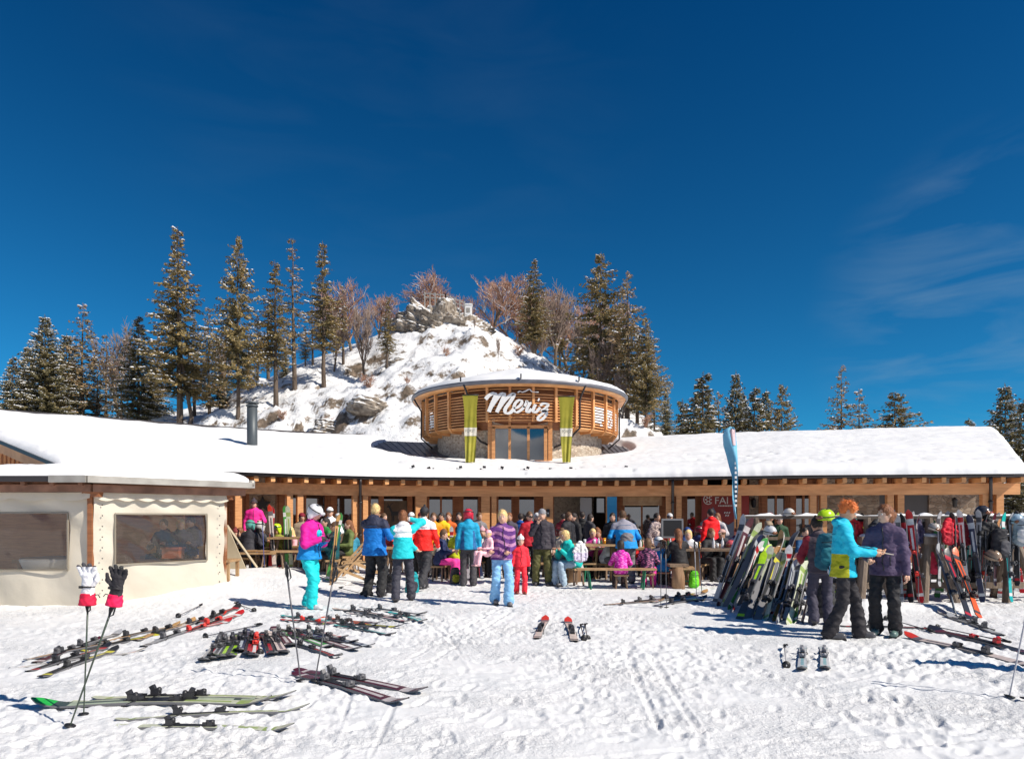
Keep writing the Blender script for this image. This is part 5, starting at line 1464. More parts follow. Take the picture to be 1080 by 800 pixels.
    if gm:
        for wr, el, sd in ((wL, eL, 1), (wR, eR, -1)):
            g = MB(); hand(g, wr, el, sd, 0); dv = Vector(wr) - Vector(el); dv.normalize(); g.tube([Vector(wr) - dv * .07, Vector(wr) + dv * .01], [.05, .036], 8)
            g.build('glove', fab(gm), root)
    # --- trousers
    v = Vol(lo, hi, res); f = flare
    v.ecap(pel + np.array([0, 0, -.03]), pel + np.array([0, 0, .10]), sx, .135 * w, .13 * w, .115 * w, .11 * w, .03)
    for hp, kn, an in ((hipL, kL, aL), (hipR, kR, aR)):
        dn = (an - kn) / (np.linalg.norm(an - kn) + 1e-6)
        v.chain([hp, kn, an + dn * .02], [.096 * w, .078 * w, .088 * f], .03)
    v.wrinkle(.0075, 27, seed); v.wrinkle(.004, 60, seed * 2)
    v.mesh('trousers', [fab(trousers)], root)
    # --- boots
    for an, kn in ((aL, kL), (aR, kR)):
        b = MB(); dn = Vector(kn - an); dn.normalize(); A_ = Vector(an); up = Vector((0, 0, 1))
        yaw = 0; tip = A_ + Vector((0, -.20, -.055))
        vb = Vol(np.minimum(an, an) - .32, an + .3, min(res, .018))
        vb.cap(an + np.array([0, .03, -.03]), an + np.array(dn) * .10, .062, .068, .02); vb.cap(an + np.array([0, .04, -.055]), an + np.array([0, -.15, -.06]), .05, .045, .02)
        vb.plane(an + np.array([0, 0, -.098]), (0, 0, -1))
        bo = vb.mesh('boot', [plas(boots, .4)], root)
        for q in range(3):
            pz = .03 + .04 * q
            b.box(A_ + Vector((0, -.075 + .012 * q, -.055 + pz)), (.10, .02, .012))
        b.box(A_ + Vector((0, -.05, -.103)), (.085, .29, .018), m=1)
        b.build('buckle', [M['greym'], M['black']], bo)
    # --- jacket
    v = Vol(lo, hi, res)
    chest = sh - np.array([0, 0, .07]); waist = pel * .55 + sh * .45
    stand_ = P['pel'][2] > .7
    hipc = pel + np.array([0, 0, (-.15 if stand_ else .02) - hem])
    v.ecap(hipc, waist, sx, .215 * w, .168 * w, .185 * w, .132 * w, .03); v.ecap(waist, chest, sx, .165 * w, .178 * w, .13 * w, .13 * w, .05)
    v.cap(SHL, SHR, .058, .058, .07); v.cap(SHL - np.array([0, 0, .02]), sh + np.array([0, 0, .045]), .055, .06, .05); v.cap(SHR - np.array([0, 0, .02]), sh + np.array([0, 0, .045]), .055, .06, .05)
    v.cap(sh, nk + np.array([0, .0, .02]), .085, .066, .04)
    if hat != 'helmet' and style != 'long': v.ell(nk + np.array([0, .07, -.01]), (.11, .06, .06), None, .03)     # hood lying on the back
    v.chain([SHL, eL, wL], [.074, .064, .047], .035); v.chain([SHR, eR, wR], [.074, .064, .047], .035)
    v.wrinkle(.0055, 22, seed + 2); v.wrinkle(.0035, 60, seed * 3)
    v.ell(nk + np.array([0, -.03, .09]), (.06, .07, .07), None, 0, cut=True)
    hz_ = pel[2] - .09 - hem
    if P['pel'][2] > .7: v.plane((0, 0, hz_), (0, 0, -1))
    cols = [fab(jacket), fab(jacket2 or jacket)]
    J = dict(SHL=SHL, SHR=SHR, eL=eL, eR=eR, wL=wL, wR=wR, sh=sh, pel=pel, sx=sx)
    def armd(C): 
        dd = np.full(len(C), 9.0)
        for a, b in ((SHL, eL), (eL, wL), (SHR, eR), (eR, wR)):
            ba = b - a; t = np.clip((C - a) @ ba / (ba @ ba), 0, 1); dd = np.minimum(dd, np.linalg.norm(C - a - t[:, None] * ba, axis=1))
        return dd
    def color(C):
        h_ = C[:, 2]; lx = C @ sx; t = (h_ - pel[2]) / max(sh[2] - pel[2], .15)
        arm = (armd(C) < .09) & (np.abs((C - sh) @ sx) > .14)
        o = np.zeros(len(C), int)
        if scheme == 'yoke': o[(t > .72)] = 1
        elif scheme == 'yokeup': o[(t > .62) & ~arm] = 1
        elif scheme == 'low': o[(t < .42) & ~arm] = 1
        elif scheme == 'band': o[(t > .45) & (t < .65) & ~arm] = 1
        elif scheme == 'sleeves': o[arm] = 1
        elif scheme == 'side': o[(np.abs((C - pel) @ sx) > .10) & (t < .7) & ~arm] = 1
        elif scheme == 'patch': o[((C - pel) @ sx < -.03) & (C[:, 1] > pel[1] - .06) & (t < .30) & ~arm] = 1
        elif scheme == 'spots': o[(np.sin(C[:, 0] * 38 + 3 * np.sin(C[:, 2] * 30)) * np.sin(C[:, 2] * 42 + 2 * np.sin(C[:, 1] * 30)) > .25)] = 1
        elif scheme == 'stripes': o[np.sin(h_ * 45 + 2 * np.sin(lx * 12)) > .3] = 1
        return o
    ja = v.mesh('jacket', cols, root, color)
    # zip down the front and a hem band, laid on the jacket's own surface
    VC = np.empty(len(ja.data.vertices) * 3, np.float32); ja.data.vertices.foreach_get('co', VC); VC = VC.reshape(-1, 3)
    def trace(z0, z1, off, sgn, n=12):
        out = []
        for zz in np.linspace(z0, z1, n):
            q = VC[(np.abs(VC[:, 2] - zz) < .02) & (np.abs((VC - pel) @ sx - off) < .025)]
            if len(q): j = q[:, 1].argmin() if sgn < 0 else q[:, 1].argmax(); out.append((q[j][0], q[j][1] + sgn * .003, zz))
        return out
    zp_ = trace(max(pel[2] - .05, hz_ + .02) if stand_ else pel[2] + .02, sh[2] + .02, 0.0, -1)
    if len(zp_) > 3:
        b = MB(); b.tube(zp_, .0065, 4); b.build('zip', M['dark'], ja)
    if res < .022 and stand_:
        for q in (-1, 1):
            pk = trace(pel[2] + .02, pel[2] + .14, q * .10, -1, 5)
            if len(pk) > 2: b = MB(); b.tube(pk, .005, 4); b.build('pocket_seam', M['dark'], ja)
        for (z_, o_) in ((.40, 0),):
            out = []
            for off in np.linspace(-.15, .15, 9):
                t_ = trace(pel[2] + z_, pel[2] + z_, off, 1, 1)
                if t_: out.append(t_[0])
            if len(out) > 4: b = MB(); b.tube(out, .0035, 4); b.build('back_seam', fab(tuple(c * .5 for c in jacket)), ja)
    # --- hair and headgear
    if hair != 'bald' and not (hat == 'helmet' and style == 'short'):
        v = Vol(hd - .32, hd + .24, min(res, .02))
        v.ell(H((0, .016, .028)), (.087 * hs, .104 * hs, .112 * hs), HA, .0)
        if style in ('long', 'pony', 'bob'):
            v.ell(H((0, .045, -.04)), (.084 * hs, .072 * hs, .11 * hs), HA, .02)
        if style == 'long': v.chain([H((0, .06, -.02)), H((.02, .085, -.16)), nk + np.array([.02, .115, -.18])], [.075, .07, .045], .03)
        if style == 'pony': v.chain([H((0, .10, .02)), H((0, .15, -.03)), nk + np.array([.0, .15, -.10])], [.03, .034, .015], .02)
        if style == 'tuft':
            rr = random.Random(int(seed * 9))
            for q in range(54):
                a = rr.uniform(0, 6.28); e = rr.uniform(.2, 1.2); dv = np.array([cos(a) * cos(e), sin(a) * cos(e), sin(e)]); v.cap(H(dv * .085 + np.array([0, .01, .025])), H(dv * rr.uniform(.105, .13) + np.array([0, .02, .03])), .016, .005, .006)
        v.wrinkle(.004, 60, seed)
        v.ell(H((0, -.085, -.045)), (.068 * hs, .075 * hs, .105 * hs), HA, 0, cut=True)
        ho_ = v.mesh('hair', [hairmat(hair)], root)
        if res < .02 and ho_ is not None:                      # loose strands over the hair shape
            rr = random.Random(int(seed * 31)); ps = ho_.data.polygons; b = MB(); dn_ = Vector((0, .25, -1)) if style != 'tuft' else Vector((.2, .3, .5))
            for q in range(420):
                pq = ps[rr.randrange(len(ps))]; c = Vector(pq.center); nn_ = Vector(pq.normal)
                dr = (dn_ - nn_ * dn_.dot(nn_)); dr = (dr.normalized() if dr.length > .1 else Vector((1, 0, 0))) * .6 + nn_ * rr.uniform(.1, .5) + Vector((rr.gauss(0, .25), rr.gauss(0, .25), rr.gauss(0, .15)))
                dr.normalize(); L_ = rr.uniform(.03, .065) if style == 'tuft' else rr.uniform(.025, .05); sd_ = dr.cross(nn_).normalized() * .0022
                b.add([c - sd_, c + sd_, c + dr * L_ * .55 + sd_ * .8, c + dr * L_, c + dr * L_ * .55 - sd_ * .8], [(0, 1, 2, 3, 4)], 0)
            b.build('strands', hairmat(hair), ho_)
    if hat == 'beanie':
        v = Vol(hd - .2, hd + .26, min(res, .02)); v.ell(H((0, .012, .045)), (.094 * hs, .110 * hs, .108 * hs), HA, 0); v.wrinkle(.002, 60, seed)
        n = HA @ np.array([0, -.25, -1.0]); v.plane(H((0, 0, .035)), n / np.linalg.norm(n)); v.chain([H((.07, -.07, .045)), H((0, -.098, .05)), H((-.07, -.07, .045))], [.012] * 3, .01)
        if seed % 2 > 1: v.ell(H((0, .01, .17)), (.028, .028, .028), None, .01)
        v.mesh('hat', [fab(hatcol)], root)
    if hat == 'cap':
        v = Vol(hd - .2, hd + .26, min(res, .02)); v.ell(H((0, .010, .045)), (.090 * hs, .106 * hs, .095 * hs), HA, 0)
        n = HA @ np.array([0, -.1, -1.0]); v.plane(H((0, 0, .045)), n / np.linalg.norm(n)); v.ecap(H((0, -.08, .055)), H((0, -.15, .045)), HA @ np.array([1., 0, 0]), .06, .05, .012, .01, .01); v.mesh('hat', [fab(hatcol)], root)
    if hat == 'helmet':
        v = Vol(hd - .26, hd + .3, min(res, .016)); v.ell(H((0, .014, .035)), (.118 * hs, .140 * hs, .128 * hs), HA, 0)
        for q in (-1, 1): v.ell(H((q * .088, .01, -.05)), (.030 * hs, .055 * hs, .065 * hs), HA, .02)
        v.ell(H((0, -.115, -.06)), (.078 * hs, .10 * hs, .115 * hs), HA, 0, cut=True); v.ell(H((0, 0, -.16)), (.075, .12, .08), HA, 0, cut=True)
        ho = v.mesh('helmet', [plas(hatcol, .3)], root)
        b = MB()
        for q in (-.045, 0, .045): b.ball(H((q, -.01, .165)), (.010, .045, .006), 0, 6, 4, HR_)
        b.build('vent', M['black'], ho)
        if goggles is None: goggles = (.05, .05, .05)
    if goggles is not None:
        b = MB(); up_ = .075 if hat == 'helmet' and not P.get('gdown', False) else (.055 if hat else .012)
        rx, ry = (.122, .146) if hat == 'helmet' else ((.098, .114) if hat else (.082, .103))
        pts = [];
        for q in range(21):
            a = 2 * pi * q / 20; pts.append(Vector(H((sin(a) * rx, -cos(a) * ry + .01, up_ - .012 * cos(a)))))
        b.tube(pts, .010 * hs, 5, 0, cap=False)
        b.ball(H((0, -ry * .94, up_ - .01)), (.068 * hs, .032 * hs, .033 * hs), 1, 12, 8, HR_)
        b.build('goggles', [fab((.05, .05, .05)), plas(goggles, .12)], root)
    if not stand_: SITTERS.append((x, d, z, rot, s, label))
    return root, dict(J=J, H=H, nk=nk, hd=hd, s=s, aL=aL, aR=aR, HR=HR_)

def TT(r): return srgb(r)
BLK, NVY, GRY, CHAR = (.018, .018, .02), (.02, .03, .09), (.18, .17, .18), (.045, .042, .048)
CYAN, BLUE, MAG, PINK, RED, TEAL = srgb('#15b5cf'), srgb('#0b6fc0'), srgb('#d0148c'), srgb('#e86a9a'), srgb('#e01a16'), srgb('#12b7ae')
ORG, YEL, LIME, WHT, OLV, PUR, MAR = srgb('#ee7a12'), srgb('#e8c11a'), srgb('#b8e024'), (.72, .72, .74), srgb('#4c4a24'), srgb('#4b3a60'), srgb('#7c1a2c')

FR = .0125
# --- the people standing out in front
pl_, I_ = person('person in turquoise trousers, magenta and blue jacket and white helmet, looking at a phone', 326, 11.9, radians(72), 1.78, 'stand', jacket=MAG, jacket2=srgb('#0a7fc4'), scheme='low', trousers=srgb('#12c0c4'), boots=(.7, .7, .72),
    hat='helmet', hatcol=(.82, .82, .84), goggles=(.6, .6, .62), gloves=(.05, .05, .055), res=FR, pitch=-.5, hl=(.05, -.34, 1.22), hr=(-.12, -.30, 1.18), fl=(.12, .12, .1), fr=(-.12, -.14, .1), shy=-.05, build_=1.12, hair='brown', style='bob')
b = MB(); b.ball((.02, -.17, 1.28), (.075, .06, .075), 0, 12, 8); b.build('pocket_pouch', fab(srgb('#1fb6d6')), pl_)
b = MB(); b.box((0.0, -.44, 1.27), (.075, .012, .14), (.5, 0, 0)); tag(b.build('phone', M['black'], None), 'dark phone held up by the person in turquoise trousers', 'phone')
ph = bpy.data.objects['phone']; ph.location = pl_.location; ph.rotation_euler = pl_.rotation_euler
person('man in a royal blue jacket with a dark collar raising his hands to his face', 395, 13.6, radians(162), 1.84, 'stand', jacket=BLUE, jacket2=(.025, .03, .06), scheme='yoke', trousers=BLK, boots=CHAR, hair='blond', style='short', res=FR,
    hl=(.10, -.22, 1.46), hr=(-.22, -.2, 1.2), fl=(.13, .05, .1), fr=(-.13, 0, .1), build_=1.18, hem=.06, yaw=.5)
person('woman in teal jacket with a white yoke and grey flank shading her eyes', 425, 12.9, radians(190), 1.70, 'stand', jacket=srgb('#19bcc4'), jacket2=(.75, .76, .78), scheme='yokeup', trousers=(.035, .035, .05), boots=CHAR, hair='chestnut', style='bob', res=FR,
    hl=(-.30 + .05, .02, 1.0), hr=(-.13, -.16, 1.58), pr=(-1, .2, -.3), fl=(.14, .12, .1), fr=(-.16, -.06, .1), build_=1.02, hem=.02)
person('person walking away in a red jacket with a white yoke and dark cap', 446, 14.9, radians(165), 1.80, 'walk', jacket=srgb('#e8231c'), jacket2=(.78, .78, .8), scheme='yoke', trousers=(.03, .03, .035), boots=GRY, hair='dark', hat='beanie', hatcol=(.03, .03, .035), res=FR, gloves=(.6, .6, .6), build_=1.08)
wm, J2 = person('blond woman in purple patterned jacket and pale blue trousers carrying a baby', 529, 12.3, radians(12), 1.70, 'walk', jacket=srgb('#5b2f74'), jacket2=srgb('#a8769c'), scheme='stripes', trousers=srgb('#7fb2dc'), boots=GRY, hair='blond', style='bob', res=FR,
    hr=(-.27, -.30, 1.02), hl=(.06, -.30, 1.0), fl=(.11, -.12, .1), fr=(-.10, .14, .12), goggles=None, yaw=-.3, flare=1.15)
bx_, by_, = wm.location.x, wm.location.y
person('baby in pale pink suit and cap held on the arm of the blond woman', 0, by_ - .25, radians(-50), .80, 'sitback', x=bx_ - .25, z=wm.location.z + .72, jacket=srgb('#f0b6bf'), trousers=srgb('#f0b6bf'), boots=(.7, .4, .4), hair='blond', hat='beanie', hatcol=srgb('#e8a9b4'), res=.018, child=True, gloves=srgb('#f0b6bf'))
person('small child in a red snowsuit and pale patterned cap beside the blond woman', 549, 14.1, radians(8), 1.16, 'stand', jacket=srgb('#f02c3c'), trousers=srgb('#f02c3c'), boots=srgb('#8a3a2a'), hair='brown', hat='beanie', hatcol=(.7, .66, .68), res=.018, child=True, gloves=CHAR, fl=(.12, -.06, .1), fr=(-.11, .08, .1))
person('man in black fleece, olive trousers and grey cap, one hand at his chin', 572, 15.9, radians(-8), 1.76, 'talk', jacket=(.035, .03, .04), trousers=srgb('#4e4c28'), boots=CHAR, hair='grey', hat='beanie', hatcol=(.25, .25, .27), res=.016, hr=(-.10, -.24, 1.42), hl=(.27, -.06, .84), build_=1.16, fl=(.15, 0, .1), fr=(-.15, 0, .1))
orp, JO = person('orange-haired woman in a cyan jacket with an olive panel, looking at a card', 889, 9.15, radians(68), 1.83, 'stand', jacket=srgb('#12aecb'), jacket2=srgb('#a3a41c'), scheme='patch', trousers=(.02, .018, .022), boots=(.10, .10, .11), hair='orange', style='tuft', res=FR,
    hl=(.05, -.36, 1.12), hr=(-.10, -.34, 1.10), pitch=-.55, hem=.05, fl=(.13, -.20, .1), fr=(-.10, .16, .1), build_=.92, flare=1.05)
person('woman in a dark purple jacket with a ponytail beside the orange-haired woman', 934, 9.35, radians(-38), 1.78, 'stand', jacket=srgb('#4a3d58'), trousers=(.015, .015, .018), boots=(.12, .2, .18), hair='chestnut', style='pony', res=FR, yaw=-.6, pitch=-.15, hl=(.26, -.06, .82), hr=(-.16, -.22, 1.02), build_=.97, hem=.03)
b = MB(); b.box((.0, -.50, 1.15), (.12, .17, .008), (.2, 0, .3)); c_ = b.build('paper_card', mat('card_paper', (.7, .62, .5), .6)); tag(c_, 'small pale card held between the two women at the ski rack', 'card'); c_.location = orp.location; c_.rotation_euler = orp.rotation_euler
# mirrored glasses on the rack side: person bending over behind the rack end
bp_, JB = person('person in a grey and maroon jacket facing the rack, teal rucksack on the back', 866, 10.3, radians(172), 1.62, 'lean', jacket=srgb('#4a4048'), jacket2=srgb('#7d1c2c'), scheme='sleeves', trousers=srgb('#3c3a4a'), boots=CHAR, hair='dark', hat='beanie', hatcol=srgb('#2a2420'), res=FR, shy=-.15, pitch=-.5)
# a skier just outside the right edge, whose shadow falls into the picture
person('skier in dark clothes just outside the frame, standing by the planted poles', 0, 6.75, radians(-60), 1.75, 'stand', x=6.35, jacket=NVY, trousers=BLK, boots=GRY, hat='beanie', hatcol=RED, res=.026)
# --- the crowd on the terrace: (px, distance, turn, pose, jacket, second colour, scheme, trousers, headgear, hair, label)
G1 = 'guests on the terrace'
def cr(label, px, d, rot, pose, jacket, hair='brown', style='short', hat=None, hatcol=(.1, .1, .1), **k):
    k.setdefault('trousers', BLK); k.setdefault('group', G1); k.setdefault('res', .026)
    return person(label, px, d, radians(rot), k.pop('h', 1.72), pose, jacket=jacket, hair=hair, style=style, hat=hat, hatcol=hatcol, **k)
cr('woman in a bright pink jacket and dark goggles perched above the left tables', 268, 17.9, 12, 'talk', srgb('#e0288c'), hat='beanie', hatcol=(.05, .04, .05), goggles=(.1, .05, .05), z=.50, h=1.56, trousers=CHAR)
cr('dark-clad guest with red face scarf at the left-most table', 247, 18.2, 30, 'sitlean', BLK, 'brown', hat='beanie', hatcol=(.2, .04, .04))
cr('guest in a black jacket holding a drink, left of the pink jacket', 256, 18.6, -30, 'sit', (.03, .03, .035), 'chestnut', 'long')
cr('guest with a teal helmet and blue trousers on the left bench', 262, 17.3, 170, 'sit', (.03, .03, .04), hat='helmet', hatcol=srgb('#5aa39a'), trousers=srgb('#1d5fa8'))
cr('guest in bright blue trousers resting against the left bench', 272, 17.6, 160, 'sit', (.05, .05, .06), 'dark', 'long', trousers=srgb('#2a7ab8'), hat='helmet', hatcol=(.6, .6, .6))
cr('guest in a fluorescent yellow helmet behind the red standing skis', 297, 17.9, -10, 'sitlean', srgb('#8a8a3a'), hat='helmet', hatcol=srgb('#cdf52a'), goggles=(.1, .2, .3))
cr('guest in dark clothes between the red and green standing skis', 288, 18.9, 20, 'sit', BLK, 'dark')
cr('guest in a pale pink top right of the fluorescent helmet', 309, 18.6, -40, 'sit', srgb('#d8a0a8'), 'blond', 'long')
cr('guest in a white ski suit and white cap behind the phone user', 348, 18.2, 10, 'talk', (.75, .75, .77), hat='beanie', hatcol=(.8, .8, .8), trousers=(.7, .7, .72), goggles=(.15, .12, .1), h=1.76)
cr('guest in a green jacket sitting right of the phone user', 341, 17.2, -50, 'sitback', srgb('#2f7a3c'), 'dark', 'long')
cr('guest in dark teal sitting on the deck chair behind the phone user', 350, 16.2, -80, 'sitback', srgb('#0e4d55'), 'brown')
cr('guest with long chestnut hair leaning back in a deck chair', 365, 17.0, -60, 'sitback', srgb('#5d6a3a'), 'chestnut', 'long')
cr('guest in a dark red jacket behind the man in royal blue', 434, 19.0, 0, 'stand', srgb('#8c1424'), hat='beanie', hatcol=(.7, .7, .7))
cr('guest in a bright orange jacket standing under the porch edge', 457, 18.6, 15, 'talk', srgb('#f08a14'), 'brown', trousers=CHAR)
cr('guest in a yellow jacket next to the orange one', 466, 19.2, -15, 'talk', srgb('#e9b81c'), 'dark')
cr('guest in a brown-orange jacket peering over the seated row', 473, 19.6, 0, 'stand', srgb('#c05a1e'), 'chestnut', 'long')
cr('woman in navy top and hot pink trousers seated side-on', 464, 16.6, 78, 'sit', NVY, 'brown', 'short', trousers=srgb('#ea3f9a'), h=1.62)
cr('guest with ginger hair in cream top across from the pink trousers', 474, 17.6, -30, 'sitlean', srgb('#d8cdb4'), 'chestnut', 'bob')
cr('guest in a lime green jacket seated behind the white standing ski', 482, 17.0, 160, 'sit', srgb('#c6d42a'), 'dark', 'short', trousers=srgb('#b9c832'))
cr('skier seen from behind in a blue jacket and red patterned helmet', 494, 15.9, 185, 'stand', srgb('#1795bd'), hat='helmet', hatcol=srgb('#d02a44'), goggles=(.05, .05, .06), jacket2=(.02, .12, .3), scheme='side', trousers=CHAR, res=.018, h=1.76)
cr('guest in black under the porch between the second and third window', 484, 20.2, 0, 'stand', BLK, 'dark', 'bob')
cr('guest in dark grey standing behind the blue and red helmet', 505, 19.8, 30, 'talk', GRY, 'brown')
cr('guest in pale pink hat seated behind the woman with the baby', 508, 18.6, 10, 'sit', BLK, hat='beanie', hatcol=srgb('#caa0a8'))
cr('guest in a dark red cap and dark jacket left of the blond woman', 515, 19.0, -20, 'sitlean', CHAR, hat='cap', hatcol=MAR)
cr('guest in a royal blue jacket in front of the porch door', 549, 20.0, 170, 'stand', srgb('#174f9a'), 'dark', h=1.7)
cr('guest in a deep red jacket just behind the man with olive trousers', 558, 17.6, 25, 'talk', srgb('#b0182a'), 'brown', goggles=(.08, .06, .05))
cr('guest in dark jacket partly hidden by the red jacket', 537, 19.0, 0, 'stand', (.06, .05, .07), 'chestnut', 'long')
cr('guest in a beige jumper seated with legs out, right of the olive trousers', 592, 16.9, -18, 'sitback', srgb('#b8ac9c'), 'brown', trousers=GRY, h=1.72)
cr('woman in a black coat standing behind the beige jumper', 599, 18.4, 45, 'stand', (.02, .02, .025), 'brown', 'bob')
cr('guest in maroon leaning on the bar hatch', 594, 22.2, 160, 'stand', MAR, 'dark', z=.0)
cr('waiter in a white shirt behind the bar hatch', 598, 24.0, 10, 'talk', (.7, .7, .7), 'dark')
cr('dark-clad guest ordering at the bar hatch', 614, 21.6, 175, 'stand', BLK, 'dark', h=1.8)
cr('guest in black beside the hanging screen', 622, 21.2, 120, 'talk', CHAR, 'dark', 'bob')
cr('woman in a turquoise jacket with blond hair seated at the round-legged table', 606, 15.9, -65, 'sitlean', srgb('#19bdb6'), 'blond', 'bob', trousers=srgb('#9fb4c4'), res=.018)
cr('guest in magenta and white behind the long table', 624, 17.9, 0, 'sitlean', srgb('#c43a8c'), 'blond', scheme='band', jacket2=WHT)
cr('guest in dark red at the far side of the long table', 632, 18.2, -15, 'sitlean', MAR, 'chestnut', 'bob')
cr('man in a light grey jacket reaching over the long table', 640, 17.2, 40, 'sitlean', srgb('#c8c8cc'), 'brown', trousers=GRY)
cr('guest in black with a white scarf near the blue banner', 646, 19.2, -10, 'talk', BLK, 'dark', 'long')
cr('broad man in a vivid blue jacket with grey hood bending over the table', 661, 16.3, 186, 'lean', srgb('#1288cc'), 'brown', jacket2=srgb('#8a8894'), scheme='yoke', trousers=GRY, h=1.82, build_=1.28, res=.018, hem=.04)
cr('child in a magenta flowered jacket seen from behind on the bench', 655, 15.2, 178, 'sit', srgb('#c81ea0'), 'dark', 'bob', h=1.35, child=True, trousers=(.05, .03, .03), jacket2=srgb('#e878c8'), scheme='spots', res=.016, gloves=CHAR)
cr('child in dark flowered jacket and pink trousers on the bench', 683, 15.3, 165, 'sit', srgb('#3a2340'), 'brown', 'bob', h=1.40, child=True, trousers=srgb('#e22f96'), jacket2=srgb('#b06a8c'), scheme='spots', res=.016)
cr('small child in a red jacket behind the blue-jacketed man', 677, 18.6, 0, 'sit', srgb('#c81c20'), 'dark', h=1.3, child=True)
cr('person in a mottled jacket standing in front of the blind window', 692, 19.6, 40, 'drink', srgb('#7a6c70'), 'dark', jacket2=srgb('#c9b6ad'), scheme='spots', trousers=(.35, .35, .38))
cr('child in a white helmet and grey top beside the flowered jackets', 693, 16.8, 20, 'sit', srgb('#4c4856'), hat='helmet', hatcol=(.8, .8, .8), h=1.35, child=True)
cr('child in a bright blue jacket right of the white helmet', 700, 15.9, 170, 'sit', srgb('#1784c0'), 'brown', h=1.32, child=True, trousers=NVY)
cr('woman with very long brown hair in a black jacket seated on the log stool', 717, 15.6, 195, 'sit', (.014, .013, .015), 'chestnut', 'long', h=1.72, res=.018, trousers=BLK)
cr('guest in a red and white jacket next to the long-haired woman', 729, 16.6, -30, 'sitlean', srgb('#d01822'), 'blond', 'bob', scheme='yoke', jacket2=WHT)
cr('guest with a blue cap seated above the blackboard', 721, 18.2, 60, 'sit', srgb('#223a6a'), hat='cap', hatcol=srgb('#20407a'))
cr('man in a bright red jacket and dark hair walking past the red board', 750, 18.8, 200, 'stand', srgb('#e8141c'), 'dark', h=1.82)
cr('woman in a black coat with brown hair at the log table', 742, 17.3, 30, 'sitlean', BLK, 'chestnut', 'bob', h=1.76)
cr('guest in dark maroon facing the log table', 761, 18.2, -15, 'sitlean', srgb('#4c1620'), 'dark')
cr('guest with pink face and pale cap right of the log table', 769, 17.6, -60, 'sitlean', CHAR, hat='cap', hatcol=srgb('#c49a90'), h=1.72)
cr('guest in navy with short hair behind the log table', 776, 18.6, 10, 'sit', NVY, 'brown')
cr('guest in light jacket half hidden behind the left skis of the rack', 800, 17.8, 20, 'sit', srgb('#a8a4a0'), 'brown')
cr('guest in dark green behind the rack', 822, 18.4, -10, 'stand', srgb('#23442a'), hat='beanie', hatcol=srgb('#d8d8d8'), h=1.62)
cr('guest in blue jacket behind the right part of the ski rack', 846, 18.2, 20, 'sit', srgb('#24507c'), 'dark')
cr('guest in grey beside the middle porch posts, behind the rack', 858, 19.0, -40, 'stand', srgb('#6c645e'), 'grey', h=1.66)
cr('guest in brown seated below the right stone wall', 880, 18.2, 0, 'sit', srgb('#5a3a28'), 'brown')
cr('person in a bright red jacket bending behind the purple jacket', 951, 13.7, 40, 'talk', srgb('#d8242c'), 'brown', h=1.52, trousers=CHAR)
cr('guest inside the marquee in a dark jumper, left part of its window', 175, 15.0, 0, 'sit', (.04, .04, .07), 'brown', z=.25)
cr('guest inside the marquee with fair hair, middle of its window', 190, 15.2, 30, 'sit', (.05, .05, .12), 'blond', 'bob', z=.25)
cr('guest inside the marquee in a blue top, right part of its window', 205, 15.6, -20, 'sit', srgb('#2c3a6a'), 'brown', z=.3)
rgc = random.Random(5)
# a further seated row so that the terrace reads as full
pal = [(BLK, 'black'), (CHAR, 'charcoal'), (srgb('#2b3c66'), 'slate blue'), (srgb('#6a2430'), 'wine red'), (srgb('#3a5a4a'), 'bottle green'), (srgb('#8a7a66'), 'khaki'), (srgb('#b8b4b8'), 'pale grey'), (srgb('#b83a2c'), 'brick red'), (srgb('#31809a'), 'petrol blue')]
places = [(276, 20.0, 'near the star ornament'), (318, 19.6, 'left of the twin porch posts'), (330, 20.3, 'right of the twin porch posts'), (356, 20.2, 'below the second porch window'), (371, 19.6, 'beside the first downpipe'), (404, 20.2, 'below the deer panel'), (418, 19.7, 'by the porch recess'),
          (444, 20.4, 'at the broad porch post'), (524, 20.4, 'left of the porch door'), (566, 20.0, 'right of the porch door'), (583, 20.4, 'under the small wall lamp'), (606, 19.6, 'in front of the bar counter'), (630, 20.0, 'under the hanging screen'), (655, 20.4, 'below the blue banner'), (670, 20.2, 'left part of the blind window'),
          (706, 20.3, 'at the second downpipe'), (735, 20.2, 'by the glazed door'), (757, 20.4, 'below the round logo'), (786, 20.2, 'by the flag pole'), (811, 20.4, 'at the right-hand windows')]
for i, (px, d, where) in enumerate(places):
    (c, nm) = pal[(i * 4 + 1) % len(pal)]; hh = ['brown', 'dark', 'chestnut', 'blond', 'grey'][i % 5]
    hat = [None, 'beanie', None, 'cap', 'helmet', None][i % 6]
    hc, hn = [((.6, .6, .6), 'light'), (MAR, 'maroon'), (NVY, 'navy')][i % 3]
    ps = ['sit', 'stand', 'sitlean', 'talk'][(i * 3) % 4]
    lab = 'guest in %s, %s, %s %s' % (nm, {'sit': 'seated', 'sitlean': 'seated', 'stand': 'standing', 'talk': 'standing'}[ps], ('bare-headed,' if hat is None else 'in %s %s,' % (hn, {'cap': 'cap', 'beanie': 'hat', 'helmet': 'helmet'}[hat])), where)
    cr(lab, px, d, rgc.uniform(-70, 70) + (180 if i % 4 == 0 else 0), ps, c, hh, ['short', 'bob', 'long'][i % 3], hat, hc, res=.032)
# ================================================================ skis, poles, racks and furniture
def orient(o, base, dirv, nrm=(0, 0, 1), scale=1.0):
    y = Vector(dirv).normalized(); n = Vector(nrm); z = (n - y * n.dot(y))
    if z.length < 1e-3: z = y.orthogonal()
    z.normalize(); x = y.cross(z)
    R = Matrix((x, y, z)).transposed()
    o.rotation_mode = 'XYZ'; o.location = base; o.rotation_euler = R.to_euler(); o.scale = (scale,) * 3

